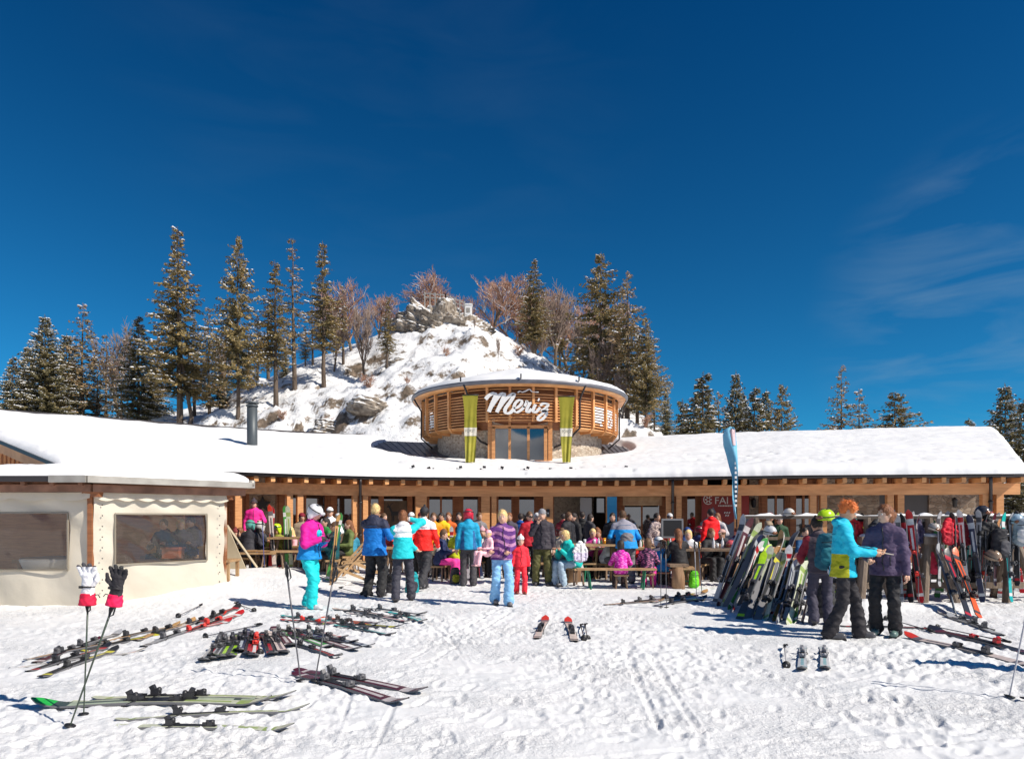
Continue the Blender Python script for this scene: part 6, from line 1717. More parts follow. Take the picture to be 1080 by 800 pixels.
SKI_L = 1.66
SKI_P = {}
def shrink(b, y, z, s):
    b.v = [(v[0] * min(1, s + .12), y + (v[1] - y) * s, z + (v[2] - z) * s) for v in b.v]
def ski_proto(key, top, deco, bind, wide=1.0, L=SKI_L, tipcol=None):
    N = 30; mb = MB(); vs = []
    hw = []
    for i in range(N + 1):
        t = i / N; w = .043 + .016 * abs(2 * t - 1) ** 2 + (.006 if t > .5 else 0)
        if t > .93: w *= sqrt(max(1 - ((t - .93) / .07) ** 2, .02))
        if t < .03: w *= .6 + .4 * t / .03
        w *= wide; hw.append(w)
        z = .012 * (1 - (2 * t - 1) ** 2) + (.55 * (max(t - .86, 0)) ** 1.5 * 2.4) + (.35 * max(.05 - t, 0)); th = .009 + .012 * (1 - abs(2 * t - 1) ** 1.5); y = t * L
        vs += [(-w, y, z), (w, y, z), (-w * .94, y, z + th), (-w * .34, y, z + th + .0015), (w * .34, y, z + th + .0015), (w * .94, y, z + th)]
    for i in range(N):
        a = 6 * i; b = a + 6; t = i / N
        m_top = 2 if (tipcol is not None and t > .88) else (1 if (.04 < t < .07 or .83 < t < .87) else 0)
        m_mid = 1 if .24 < t < .30 or .56 < t < .80 else m_top
        mb.add(vs[a:b + 6], [(0, 6, 7, 1)], 3); mb.add(vs[a:b + 6], [(0, 2, 8, 6), (1, 7, 11, 5)], 3)
        mb.add(vs[a:b + 6], [(2, 3, 9, 8), (4, 5, 11, 10)], m_top); mb.add(vs[a:b + 6], [(3, 4, 10, 9)], m_mid)
    o = mb.build('ski', [plas(top, .3), plas(deco, .3), plas(tipcol or deco, .3), mat('ski_sidewall', (.13, .13, .14), .4)])
    zc = .026; BS = .74
    b = MB(); y0 = L * .52
    b.box((0, y0, zc + .012), (.065 * wide, .13, .022), m=1); b.box((0, y0 + .03, zc + .045), (.075, .07, .05)); b.box((0, y0 - .01, zc + .04), (.085, .03, .035), m=1); b.ball((0, y0 + .05, zc + .06), (.03, .035, .028), 0, 8, 5)
    for q in (-1, 1): b.box((q * .037, y0 - .02, zc + .05), (.014, .05, .03))
    shrink(b, y0, zc, BS); b.build('toe_binding', [plas(bind, .4), M['black']], o)
    b = MB(); y1 = L * .52 - .34
    b.box((0, y1, zc + .012), (.06 * wide, .17, .022), m=1); b.box((0, y1 - .02, zc + .05), (.062, .09, .06)); b.box((0, y1 - .055, zc + .095), (.045, .05, .055), (.5, 0, 0)); b.ball((0, y1 + .015, zc + .07), (.03, .03, .035), 0, 8, 5)
    for q in (-1, 1): b.tube([(q * .05, y1 + .06, zc + .02), (q * .062, y1 - .0, zc + .01), (q * .064, y1 - .07, zc - .03)], .005, 5, 1); b.box((q * .064, y1 - .085, zc - .035), (.014, .04, .018), m=1)
    shrink(b, y1, zc, BS); b.build('heel_binding', [plas(bind, .4), M['black']], o)
    b = MB(); b.box((0, y0 - .17, zc + .008), (.055 * wide, .5, .010)); b.build('binding_plate', M['dark'], o)
    SKI_P[key] = o; o['used'] = 0
    return o
ski_proto('tan', srgb('#c79a62'), srgb('#5c4630'), (.04, .04, .045)); ski_proto('black', (.02, .02, .024), srgb('#b3202c'), (.03, .03, .035))
ski_proto('dyellow', (.03, .03, .03), srgb('#c9c23a'), (.04, .04, .04)); ski_proto('red', srgb('#c21f22'), (.7, .7, .7), srgb('#d83a30'))
ski_proto('silver', (.42, .43, .45), (.08, .08, .09), (.10, .10, .11)); ski_proto('lime', (.06, .07, .08), srgb('#a8d82c'), (.05, .05, .06), tipcol=srgb('#bfe82c'))
ski_proto('white', (.72, .72, .72), srgb('#b02028'), (.06, .06, .07)); ski_proto('palegreen', srgb('#c6cbb2'), srgb('#93a95c'), (.03, .03, .035)); ski_proto('mint', srgb('#a9b59c'), srgb('#44524a'), (.03, .03, .035), tipcol=srgb('#2fb24a'))
ski_proto('green', srgb('#4a9c48'), (.75, .75, .72), (.04, .04, .04)); ski_proto('teal', srgb('#1fa6a6'), (.7, .7, .7), (.05, .05, .06), tipcol=srgb('#19b8b0'))
ski_proto('navy', (.02, .03, .08), (.5, .55, .6), (.03, .03, .04)); ski_proto('orange', srgb('#dd5a1c'), (.06, .05, .05), (.05, .04, .04))
ski_proto('wood', srgb('#a0763f'), srgb('#4c6a2a'), (.06, .05, .05)); ski_proto('fat', (.022, .02, .024), (.10, .02, .03), srgb('#c01822'), wide=1.45)
ski_proto('redtip', srgb('#d8c8c0'), srgb('#6c6468'), (.05, .05, .06), L=1.66, tipcol=srgb('#cf3a2a')); ski_proto('whiteteal', (.62, .63, .65), srgb('#8fb6bc'), (.3, .3, .32), tipcol=srgb('#35b4c4')); ski_proto('plum', srgb('#54202c'), (.55, .5, .5), (.12, .12, .13))
def get_ski(k):
    p = SKI_P[k]
    o = p if not p['used'] else copy_tree(p)
    p['used'] = 1
    return o
GLS = 'skis lying on the snow'
rs = random.Random(3)
def ski_lay(k, a, b, label, L=None, group=GLS, lift=0.0):
    """ski lying between two points of the ground, tail at a and tip at b"""
    A_ = Vector(GP(*a)); B_ = Vector(GP(*b)); d = B_ - A_; ln = L or min(max(d.length, 1.35), 1.75); c = (A_ + B_) / 2; d.normalize()
    p0 = c - d * ln / 2; p1 = c + d * ln / 2; sc = ln / SKI_L
    z0 = max(gz(*(p0 + d * t * ln)) - 0 for t in (.0, .15, .3)); z1 = max(gz(*(p0 + d * t * ln)) for t in (.6, .75, .9))
    o = get_ski(k)
    D = Vector((d.x, d.y, (z1 - z0) * .6 / ln)); n = Vector((rs.uniform(-.16, .16), rs.uniform(-.10, .10), 1))
    orient(o, Vector((p0.x, p0.y, (z0 * .8 + z1 * .2) - .004 + lift)), D, n, sc)
    if 'used' in o: pass
    tag(o, label, 'ski', group); return o
# left heap by the marquee
ski_lay('tan', (34, 695), (132, 676), 'tan ski with a worn top in the left heap, furthest from the camera there')
ski_lay('black', (29, 710), (117, 682), 'black and red ski in the left heap, its tail nearest the left edge')
ski_lay('dyellow', (42, 716), (124, 686), 'black ski with yellow marks lying lowest in the left heap')
ski_lay('black', (55, 699), (118, 691), 'black ski lying crosswise through the left heap')
ski_lay('tan', (104, 678), (190, 659), 'tan ski lying alone between the two left heaps')
ski_lay('dyellow', (98, 684), (160, 671), 'dark ski with yellow marks under the end of the lone tan ski')
ski_lay('red', (190, 669), (261, 646), 'bright red ski with white marks near the marquee corner')
ski_lay('tan', (142, 676), (205, 655), 'tan ski partly under the crossed poles by the marquee')
ski_lay('redtip', (180, 664), (238, 648), 'pale ski with a red tip beside the bright red ski')
ski_lay('silver', (62, 690), (128, 668), 'grey ski on top of the left heap, partly over the tan one'); ski_lay('plum', (36, 700), (105, 675), 'dark plum ski under the tan one in the left heap')
ski_lay('red', (176, 672), (244, 655), 'red ski half under the bright red one near the marquee'); ski_lay('silver', (150, 682), (215, 660), 'grey ski between the tan skis and the red ones'); ski_lay('black', (205, 660), (256, 640), 'black ski behind the bright red ski')
# fan of skis in the middle left
ski_lay('black', (236, 668), (222, 700), 'black ski wedged between the grey skis of the fan'); ski_lay('navy', (262, 662), (248, 697), 'navy ski in the fanned heap beside the lime-tipped ones'); ski_lay('plum', (286, 660), (312, 690), 'dark plum ski sticking out of the fan to the right')
ski_lay('white', (310, 664), (366, 676), 'white ski under the grey one in the big middle heap'); ski_lay('black', (290, 663), (342, 679), 'black ski behind the green one in the middle heap'); ski_lay('orange', (340, 652), (398, 663), 'orange ski showing in the back part of the middle heap')
ski_lay('palegreen', (100, 745), (262, 746), 'pale green ski lying against the green-tipped one at the bottom left', L=1.7)
ski_lay('silver', (241, 668), (207, 709), 'grey ski at the left edge of the fanned heap'); ski_lay('silver', (246, 668), (217, 706), 'second grey ski from the left in the fanned heap')
ski_lay('lime', (252, 668), (229, 703), 'dark ski with a lime green tip in the fanned heap'); ski_lay('lime', (258, 667), (239, 702), 'second lime-tipped ski, to the right of the first')
ski_lay('black', (267, 665), (260, 702), 'black ski pointing straight to the camera in the fan'); ski_lay('red', (271, 667), (266, 701), 'red ski pointing to the camera in the middle of the fan')
ski_lay('black', (276, 665), (291, 702), 'black ski angled right in the fan'); ski_lay('redtip', (282, 665), (304, 699), 'red-tipped ski at the right edge of the fan')
# heap below the turquoise trousers
ski_lay('black', (299, 678), (360, 697), 'black ski at the front edge of the big middle heap'); ski_lay('plum', (305, 670), (382, 690), 'dark plum ski in the big middle heap')
ski_lay('silver', (318, 666), (377, 681), 'grey ski across the centre of the big middle heap'); ski_lay('green', (296, 668), (352, 686), 'green ski buried in the big middle heap')
ski_lay('teal', (362, 663), (407, 671), 'bright turquoise ski at the right end of the middle heap'); ski_lay('red', (297, 655), (372, 661), 'red ski at the back of the middle heap')
ski_lay('dyellow', (335, 659), (426, 664), 'dark ski with yellow marks stretched along the back of the heap'); ski_lay('plum', (322, 655), (408, 659), 'dark plum ski behind the long yellow-marked one')
ski_lay('teal', (308, 652), (345, 657), 'short stretch of turquoise ski by the boots of the phone user'); ski_lay('navy', (330, 672), (392, 684), 'navy ski lying across the others in the big middle heap')
ski_lay('redtip', (347, 643), (430, 655), 'pale red-tipped ski behind the middle heap'); ski_lay('silver', (380, 643), (450, 651), 'grey ski below the royal blue jacket man'); ski_lay('white', (366, 649), (436, 659), 'white ski behind the middle heap, below the couple')
ski_lay('teal', (418, 650), (442, 657), 'ski with a turquoise tip at the right end behind the heap')
# the long pair in front
ski_lay('plum', (303, 711), (443, 752), 'long plum ski nearest the camera beside the planted poles', L=1.78); ski_lay('plum', (306, 708), (460, 738), 'long plum ski behind its twin, tip to the right', L=1.78)
# bottom left
ski_lay('mint', (262, 742), (42, 748), 'pale green and white ski with its tip at the far lower left', L=1.8); ski_lay('palegreen', (118, 740), (293, 740), 'pale green ski with dark bindings, furthest of the bottom-left group', L=1.75)
ski_lay('palegreen', (162, 760), (290, 753), 'lime-white ski half sunk in the snow at the bottom left', L=1.45, lift=-.02); ski_lay('palegreen', (170, 768), (262, 771), 'lime-white ski nearest the bottom edge of the photo', L=1.4, lift=-.02)
# the short pair in the centre
ski_lay('redtip', (562, 683), (578, 648), 'lone ski with a red tip lying in the open centre of the snow', L=1.72); ski_lay('redtip', (609, 684), (597, 650), 'red-tipped ski right of its twin, with poles lying beside it', L=1.72)
# row before the bench
for i, (k, a, b, l_) in enumerate([('tan', (638, 638), (700, 634), 'tan ski at the left end of the row before the bench'), ('plum', (655, 637), (716, 631), 'dark plum ski in the row before the bench'), ('orange', (668, 635), (728, 629), 'orange ski in the middle of the row before the bench'),
      ('white', (682, 636), (742, 627), 'white ski in the row before the bench'), ('tan', (694, 634), (751, 624), 'tan ski with its tip raised beside the log table'), ('navy', (690, 639), (745, 631), 'navy ski nearest the camera in the row before the bench')]): ski_lay(k, a, b, l_)
# right foreground
ski_lay('fat', (1092, 690), (979, 663), 'wide black ski with red bindings at the lower right'); ski_lay('redtip', (1082, 699), (958, 671), 'pale ski with a red tip in front of the wide black one', L=1.8)
ski_lay('silver', (1076, 676), (988, 646), 'grey ski behind the wide black one'); ski_lay('silver', (1062, 669), (980, 643), 'grey ski close to the foot of the rack'); ski_lay('black', (905, 660), (972, 662), 'black ski behind the boots of the two women')
ski_lay('whiteteal', (868, 676), (871, 712), 'ski with a turquoise tip pointing at the camera', L=1.5); ski_lay('whiteteal', (847, 677), (846, 712), 'ski with a turquoise tip just left of the similar one', L=1.5)

# ---- poles
mb = MB(); mb.tube([(0, 0, 0), (0, .03, 0), (0, .10, 0), (0, .6, 0), (0, 1.12, 0)], [.002, .006, .0065, .0075, .009], 8); pole_p = mb.build('ski_pole', plas((.10, .10, .115), .3))
mb = MB(); mb.lathe((0, 0, 0), [(.006, 0), (.045, .006), (.043, .014), (.01, .02)], 12); [setattr(mb, 'v', [(v[0], v[2] + .06, v[1]) for v in mb.v])]; mb.build('basket', M['black'], pole_p)
mb = MB(); mb.tube([(0, 1.06, 0), (0, 1.09, 0), (0, 1.15, 0), (0, 1.19, 0.004), (0, 1.205, 0.008)], [.012, .016, .014, .018, .012], 8); mb.build('grip', M['black'], pole_p)
mb = MB(); mb.tube([(0, 1.18, .01), (.03, 1.13, .03), (.035, 1.05, .035), (.01, 1.02, .03), (-.01, 1.09, .02), (0, 1.18, .01)], .007, 4); mb.build('strap', M['black'], pole_p)
def recolor(o, m):
    o.material_slots[0].link = 'OBJECT'; o.material_slots[0].material = m
PU = [0]
def get_pole(m=None):
    o = pole_p if not PU[0] else copy_tree(pole_p)
    PU[0] = 1
    if m is not None: recolor(o, m)
    else: recolor(o, pole_p.data.materials[0])
    return o
def pole_lay(a, b, label, m=None):
    A_ = Vector(GP(*a)); B_ = Vector(GP(*b)); d = (B_ - A_).normalized(); p0 = (A_ + B_) / 2 - d * .6
    o = get_pole(m); z0 = gz(*p0) + .03; z1 = gz(*(p0 + d * 1.2)) + .03
    orient(o, (p0.x, p0.y, z0), (d.x, d.y, (z1 - z0) / 1.2)); tag(o, label, 'ski pole', 'ski poles lying on the snow'); return o
def pole_up(px, py, tx, ty, label, m=None, L=1.2, lean=0.0, group='ski poles planted in the snow'):
    x, y = GP(px, py); b = Vector((x, y, gz(x, y) - .05)); t = PT(tx, ty, y + lean)
    o = get_pole(m); orient(o, b, t - b, (0.2, -1, 0), L / 1.2); tag(o, label, 'ski pole', group); return o
pole_lay((151, 666), (236, 632), 'dark pole crossing the skis beside the marquee'); pole_lay((287, 652), (234, 633), 'dark pole lying right of the crossed one by the marquee'); pole_lay((197, 678), (288, 657), 'dark pole above the fanned heap')
pole_lay((276, 701), (270, 668), 'pole lying inside the fan of skis'); pole_lay((618, 684), (611, 655), 'pole lying along the right red-tipped ski'); pole_lay((621, 682), (616, 654), 'second pole along the right red-tipped ski')
pole_lay((977, 660), (1076, 679), 'thin dark pole behind the wide black ski'); pole_lay((940, 655), (975, 664), 'pole behind the boots of the purple-jacketed woman'); pole_lay((830, 708), (827, 678), 'pale pole lying left of the turquoise-tipped skis', plas((.5, .5, .52)))
pole_lay((390, 630), (352, 622), 'pole lying on the snow left of the man in royal blue')
GRN = plas(srgb('#7fd02c'), .35)
pole_up(88, 756, 93, 628, 'planted pole with the white glove, nearly upright', plas((.05, .07, .05)), 1.02); pole_up(71, 770, 122, 630, 'planted pole with the black and red glove, leaning right', plas((.05, .07, .05)), 1.10)
pole_up(318, 722, 303, 606, 'planted pole with a loose strap below the phone user, left one'); pole_up(331, 722, 352, 606, 'planted pole below the phone user, right one, leaning right')
pole_up(697, 641, 697, 580, 'thin pole planted behind the row of skis, left of its pair'); pole_up(703, 641, 702, 580, 'thin pole planted behind the row of skis, right of its pair')
pole_up(735, 634, 732, 562, 'pole planted before the log table, left one', plas((.35, .35, .38))); pole_up(741, 633, 736, 562, 'pole planted before the log table, right one', plas((.35, .35, .38)))
pole_up(1063, 733, 1084, 640, 'pale pole planted at the right edge of the photo', plas((.55, .55, .58)), 1.2); pole_up(1081, 736, 1092, 640, 'pink pole cut by the right edge of the photo', plas(srgb('#c0308a')), 1.2)
pole_up(484, 612, 486, 556, 'red pole planted by the skier in the blue jacket, left one', plas(srgb('#b03030'))); pole_up(506, 612, 503, 556, 'red pole planted by the skier in the blue jacket, right one', plas(srgb('#b03030')))
pole_up(279, 616, 277, 556, 'blue pole planted left of the red standing skis', plas((.1, .12, .35))); pole_up(299, 608, 298, 556, 'red pole planted between the standing skis', plas(srgb('#c02430')))
for x_, y_, L_ in ((93, 628, .14), (122, 630, .14)):
    pass
# gloves on the poles
def glove(base, up, side, cols, label, s=1.0):
    """ski glove standing on a pole grip, fingers up; cols = back, trim, cuff"""
    v = Vol((-.12, -.06, -.02), (.12, .06, .36), .0042)
    v.ecap((0, 0, .02), (0, 0, .10), (1, 0, 0), .055, .046, .042, .034, .01); v.ecap((0, 0, .10), (.002, 0, .20), (1, 0, 0), .043, .056, .030, .030, .02)
    for q, (x, L_, sp) in enumerate(((-.044, .075, -.26), (-.0145, .092, -.09), (.0155, .088, .08), (.044, .070, .26))):
        a = np.array([x, 0, .20]); b = a + np.array([sin(sp) * L_ * .55, -.004, cos(sp) * L_ * .55]); c = b + np.array([sin(sp * 1.2) * L_ * .5, -.02, cos(sp) * L_ * .45]); v.chain([a, b, c], [.0205, .0195, .0155], .004)
    v.chain([(side * .040, 0, .12), (side * .078, -.012, .165), (side * .088, -.02, .215)], [.019, .017, .013], .012)
    v.wrinkle(.0016, 90, 1.0)
    o = v.mesh('glove', [fab(cols[0]), fab(cols[1])], None, lambda C: ((C[:, 2] > .272) | (np.abs(C[:, 2] - .108) < .006)).astype(int))
    g = Vol((-.09, -.08, -.07), (.09, .08, .09), .005); g.ecap((0, 0, -.03), (0, 0, .06), (1, 0, 0), .068, .052, .055, .044, .01); g.wrinkle(.003, 60, 2.0); g.plane((0, 0, .055), (0, 0, 1)); g.plane((0, 0, -.045), (0, 0, -1))
    g.mesh('cuff', [fab(cols[2])], o)
    b = MB(); b.tube([(-.05, -.035, .11), (0, -.045, .11), (.05, -.035, .11)], .007, 5); b.box((-.03, -.046, .108), (.03, .01, .02)); b.tube([(side * .05, 0, .04), (side * .085, 0, .045), (side * .10, 0, .02)], .004, 5); b.build('strap', M['black'], o)
    orient(o, base, (0, 1, 0), up, s)
    y = Vector((0, 1, 0)); z = Vector(up).normalized(); x = y.cross(z).normalized(); y = z.cross(x); o.rotation_euler = Matrix((x, y, z)).transposed().to_euler()
    tag(o, label, 'glove'); return o
x0, y0 = GP(88, 756); x1, y1 = GP(71, 770)
glove(PT(92.5, 632, y0), (.02, 0, 1), 1, ((.72, .71, .73), (.05, .05, .06), srgb('#c8143c')), 'white glove with a pink cuff stuck on the upright pole', .98)
glove(PT(121, 633, y1), (.16, 0, 1), -1, ((.022, .02, .024), (.03, .03, .03), srgb('#e01850')), 'black glove with a crimson cuff stuck on the leaning pole', .90)
for nm, (bx, by, tx, ty) in {'a': (88, 756, 93, 628), 'b': (71, 770, 122, 630)}.items():
    pass
# ---- skis standing in the snow
def ski_up(k, a, b, label, L=1.66, lean=.15, nrm=(0.1, -1, 0), group='skis standing upright'):
    x, y = GP(*a); base = Vector((x, y, gz(x, y) - .08)); t = PT(b[0], b[1], y + lean); o = get_ski(k); orient(o, base, t - base, nrm, L / SKI_L); tag(o, label, 'ski', group); return o
ski_up('red', (285, 612), (288, 533), 'red and white ski standing upright, front one of its pair'); ski_up('redtip', (290, 613), (285, 535), 'pale ski standing close behind the red one')
ski_up('green', (303, 612), (301, 538), 'white and green ski standing left of the phone user'); ski_up('palegreen', (308, 612), (304, 540), 'pale green ski standing close to the white and green one')
ski_up('green', (345, 618), (361, 536), 'green-tipped ski leaning right behind the phone user'); ski_up('tan', (348, 619), (356, 539), 'tan ski leaning right beside the green-tipped one', nrm=(1, -.5, 0))
ski_up('white', (477, 612), (476, 549), 'white ski standing upright near the pink trousers', 1.4); ski_up('silver', (494, 614), (493, 549), 'grey ski held upright before the blue-jacketed skier', 1.45)
ski_up('red', (238, 612), (240, 552), 'dark red ski leaning on the marquee corner', 1.35); ski_up('tan', (233, 610), (243, 556), 'orange-brown ski leaning beside the dark red one at the marquee', 1.3, nrm=(1, -.3, 0))
ski_up('navy', (509, 612), (500, 556), 'dark ski standing between the blue jacket and the blond woman', 1.4)
# ---- ski racks
xp_ = lambda px, d: (px - 540) / F * d
M['rackwood'] = mat('rack_timber', (.235, .18, .135), .85, (.13, .095, .07), 5, .012, 18, stretch=(1, 1, .4))
def rack(pxa, pxb, y, label, legs):
    xa = (pxa - 540) / F * y; xb = (pxb - 540) / F * y; r = empty('ski_rack', ((xa + xb) / 2, y, 0), 0, label, 'ski rack', 'timber ski racks'); cx = (xa + xb) / 2
    for lp in legs:
        lx = (lp - 540) / F * y - cx; g = gzm(lx + cx, y)
        for sx, sy in ((-.32, -.34), (.36, -.28), (.05, .55)):
            mb = MB(); mb.tube([(lx + sx, sy, g - .1), (lx + sx * .15, sy * .08, 1.22)], [.085, .07], 9, smooth=False); mb.build('leg', M['rackwood'], r)
        mb = MB(); mb.tube([(lx, 0, .95), (lx, 0, 1.60)], [.075, .07], 9, smooth=False); mb.build('post', M['rackwood'], r)
        mb = MB(); mb.box((lx, 0, 1.16), (.36, .30, .14), (0, .05, 0)); mb.ball((lx, -.02, 1.25), (.17, .14, .05), 1, 10, 6); mb.build('cross_block', [M['rackwood'], M['roofsnow']], r)
    for z, yy, w, nm in ((1.60, 0, .13, 'top_rail'), (1.20, .12, .09, 'rail'), (.28, .30, .14, 'foot_rail')):
        mb = MB(); n_ = 6; mb.bar((xa - cx, yy, z), (xb - cx, yy, z), w, .06 if z > 1 else .11, 0); rl = mb.build(nm, M['rackwood'] if z < 1.5 else mat('dark_rail', (.07, .055, .045), .8), r)
        if z > 1.5:
            mb = MB(); rr = random.Random(int(pxa)); xs = np.linspace(xa - cx, xb - cx, 40); hs = [(.012 + .032 * max(0, sin(q * .7 + pxa) + rr.random() * .6)) * (1 if (q // 7) % 2 == 0 or rr.random() < .6 else .2) for q in range(40)]
            vs = []
            for q, x in enumerate(xs):
                h_ = hs[q] if 0 < q < 39 else 0
                vs += [(x, yy - .062, z + .03), (x, yy - .04, z + .03 + h_ * .9), (x, yy + .04, z + .03 + h_), (x, yy + .062, z + .03)]
            mb.add(vs, [(4 * q + k, 4 * q + 4 + k, 4 * q + 5 + k, 4 * q + 1 + k) for q in range(39) for k in range(3)], 0, True); mb.build('snow', M['roofsnow'], rl)
    return r
RY = 12.9
rack(783, 972, RY, 'timber ski rack crowded with leaning skis, left one of the two', [797, 915]); rack(968, 1120, RY + .1, 'timber ski rack with bare A-shaped legs, right one of the two', [980, 1066])
GRK = 'skis leaning on the racks'
lean = [('silver', (752, 638), (787, 543)), ('plum', (757, 639), (790, 549)), ('white', (764, 642), (806, 548)), ('green', (768, 645), (812, 556)), ('navy', (772, 645), (803, 553)), ('red', (776, 640), (806, 562)), ('lime', (779, 652), (820, 552)), ('palegreen', (784, 650), (826, 549)),
        ('wood', (790, 648), (826, 560)), ('dyellow', (795, 652), (833, 551)), ('silver', (800, 651), (836, 556)), ('tan', (804, 645), (829, 553)), ('red', (809, 641), (838, 560)), ('white', (813, 651), (842, 547)), ('navy', (818, 656), (848, 549)), ('plum', (823, 652), (846, 556)),
        ('silver', (828, 656), (852, 553)), ('white', (833, 652), (855, 549)), ('green', (837, 656), (863, 551)), ('wood', (841, 650), (860, 557))]
ords = ['first', 'second', 'third', 'fourth', 'fifth', 'sixth', 'seventh', 'eighth', 'ninth', 'tenth', 'eleventh', 'twelfth', 'thirteenth', 'fourteenth', 'fifteenth', 'sixteenth', 'seventeenth', 'eighteenth', 'nineteenth', 'twentieth']
NM = dict(silver='grey', plum='dark plum', white='white', green='green', navy='navy', red='red', lime='lime-tipped', palegreen='pale green', wood='brown and green', dyellow='black and yellow', tan='tan', black='black', orange='orange', teal='turquoise')
lean += [('palegreen', (761, 640), (800, 551)), ('white', (770, 647), (809, 550)), ('lime', (781, 648), (817, 557)), ('palegreen', (787, 652), (823, 552)), ('green', (793, 650), (831, 557)), ('white', (798, 653), (830, 549)), ('palegreen', (807, 653), (840, 551)), ('wood', (815, 654), (846, 558)), ('silver', (821, 655), (851, 551)), ('palegreen', (830, 657), (858, 552)), ('plum', (836, 655), (859, 556)), ('silver', (844, 656), (868, 554))]
ords += ['twenty-first', 'twenty-second', 'twenty-third', 'twenty-fourth', 'twenty-fifth', 'twenty-sixth', 'twenty-seventh', 'twenty-eighth', 'twenty-ninth', 'thirtieth', 'thirty-first', 'thirty-second']
lean.sort(key=lambda q: q[1][0])
for i, (k, a, b) in enumerate(lean):
    x, y = GP(*a); base = Vector((x, y, gz(x, y) - .04)); t = PT(b[0], b[1], RY - .15); d = t - base; o = get_ski(k)
    side = -1 if i % 4 == 3 else 1
    orient(o, base, d, (rs.choice([-1.6, -.7, .4, 1.0, 1.8]), -1 * side, .3), min(1.12, max(.86, (d.length + .08) / SKI_L)))
    tag(o, '%s ski leaning in the left rack, %s from the left' % (NM[k], ords[i]), 'ski', GRK)
for i, (a, b) in enumerate([((766, 622), (792, 584)), ((772, 628), (797, 580)), ((806, 640), (842, 560)), ((812, 640), (838, 562)), ((826, 642), (852, 560)), ((788, 630), (822, 562))]):
    x, y = GP(*a); base = Vector((x, y, gz(x, y) - .03)); t = PT(b[0], b[1], RY - .25)
    o = get_pole([GRN, GRN, None, plas(srgb('#b02a2a')), None, plas((.5, .5, .5))][i]); orient(o, base, t - base, (0, -1, .2)); tag(o, ['bright green pole leaning in the left rack, left one', 'bright green pole leaning in the left rack, right one', 'dark pole between the leaning skis, middle of the rack', 'red pole leaning among the skis of the left rack', 'dark pole near the right end of the left rack', 'pale pole leaning between the green skis'][i], 'ski pole', 'poles in the left rack')
# diagonal pair beside the right A-frame
for k, a, b, lb, n in (('silver', (1008, 649), (983, 566), 'grey ski leaning diagonally on the A-frame of the right rack', (.8, -1, .2)), ('black', (1023, 652), (989, 562), 'black ski leaning diagonally on the A-frame', (.1, -1, .2)), ('orange', (1033, 651), (999, 566), 'bright orange ski leaning diagonally beside the black one', (.1, -1, .2))):
    x, y = GP(*a); base = Vector((x, y, gz(x, y) - .03)); t = PT(b[0], b[1], RY - .3); d = t - base; o = get_ski(k); orient(o, base, d, n, min(1.1, (d.length + .05) / SKI_L)); tag(o, lb, 'ski', GRK)
# skis hanging upright behind the rails
kk = ['black', 'silver', 'white', 'navy', 'red', 'plum', 'silver', 'green', 'white', 'tan', 'teal', 'black', 'red', 'silver', 'plum', 'white', 'navy', 'dyellow', 'lime', 'silver']
pxs_ = [905, 912, 944, 950, 957, 964, 972, 996, 1004, 1013, 1021, 1029, 1038, 1046, 1056, 1063, 1071, 1078, 878, 886]
for i, (k, px) in enumerate(zip(kk, pxs_)):
    y = RY + .30 + .12 * (i % 3); x = (px - 540) / F * y; o = get_ski(k); base = Vector((x + rs.uniform(-.12, .12), y + .18, gzm(x, y) - .02)); t = Vector((x, y - .10, 1.66)); d = t - base
    orient(o, base, d, (rs.uniform(-.5, .5), -1, 0), 1.0 + rs.uniform(-.06, .06)); tag(o, '%s ski behind the rails near %s' % (NM[k], ['the purple jacket', 'the cyan jacket', 'the purple sleeve', 'the first gap right of the purple sleeve', 'the second gap', 'the A-frame, left side', 'the A-frame, right side', 'the red jacket, left', 'the red jacket, centre', 'the red jacket, right', 'the middle of the right rack', 'the dark rucksack, left', 'the dark rucksack, right', 'the right post, left side', 'the right post, right side', 'the last gap but one', 'the last gap', 'the right photo edge', 'the bending person, left', 'the bending person, right'][i]), 'ski', 'skis behind the rack rails')
for i, px in enumerate([918, 947, 954, 961, 1009, 1017, 1035, 1043]):
    y = RY + .2; x = (px - 540) / F * y; o = get_pole([None, plas((.4, .4, .45)), plas(srgb('#a03038'))][i % 3]); orient(o, (x, y + .1, 0), (rs.uniform(-.05, .05), -.06, 1), (0, -1, 0)); tag(o, ['dark', 'grey', 'red'][i % 3] + ' pole hanging in the rack, %s of eight from the left' % ords[i], 'ski pole', 'poles hanging in the racks')
for i, px in enumerate([940, 947, 953, 960, 966, 990, 1006, 1014, 1024, 1034, 1040, 1048, 1057, 1066, 1074]):
    k = ['navy', 'silver', 'black', 'red', 'plum', 'silver', 'black', 'white', 'navy', 'silver', 'black', 'plum', 'teal', 'silver', 'black'][i]; y = RY - .12; x = xp_(px, y); o = get_ski(k)
    up = 9 < i % 12 or px in (1014, 1057); z_ = .02 if px < 970 or i % 4 == 0 else .30
    base = Vector((x + rs.uniform(-.10, .10), y - (.25 if z_ < .1 else .08), gzm(x, y) + z_)); d = Vector((x, y + .03, 1.66)) - base; orient(o, base, d, (rs.choice([-1.5, -.8, .5, 1.3]), -1, 0), (d.length + rs.uniform(-.02, .10)) / SKI_L); tag(o, '%s ski standing in front of the right rack rails, %s from the left' % (NM[k], ords[i]), 'ski', 'skis in front of the rack rails')
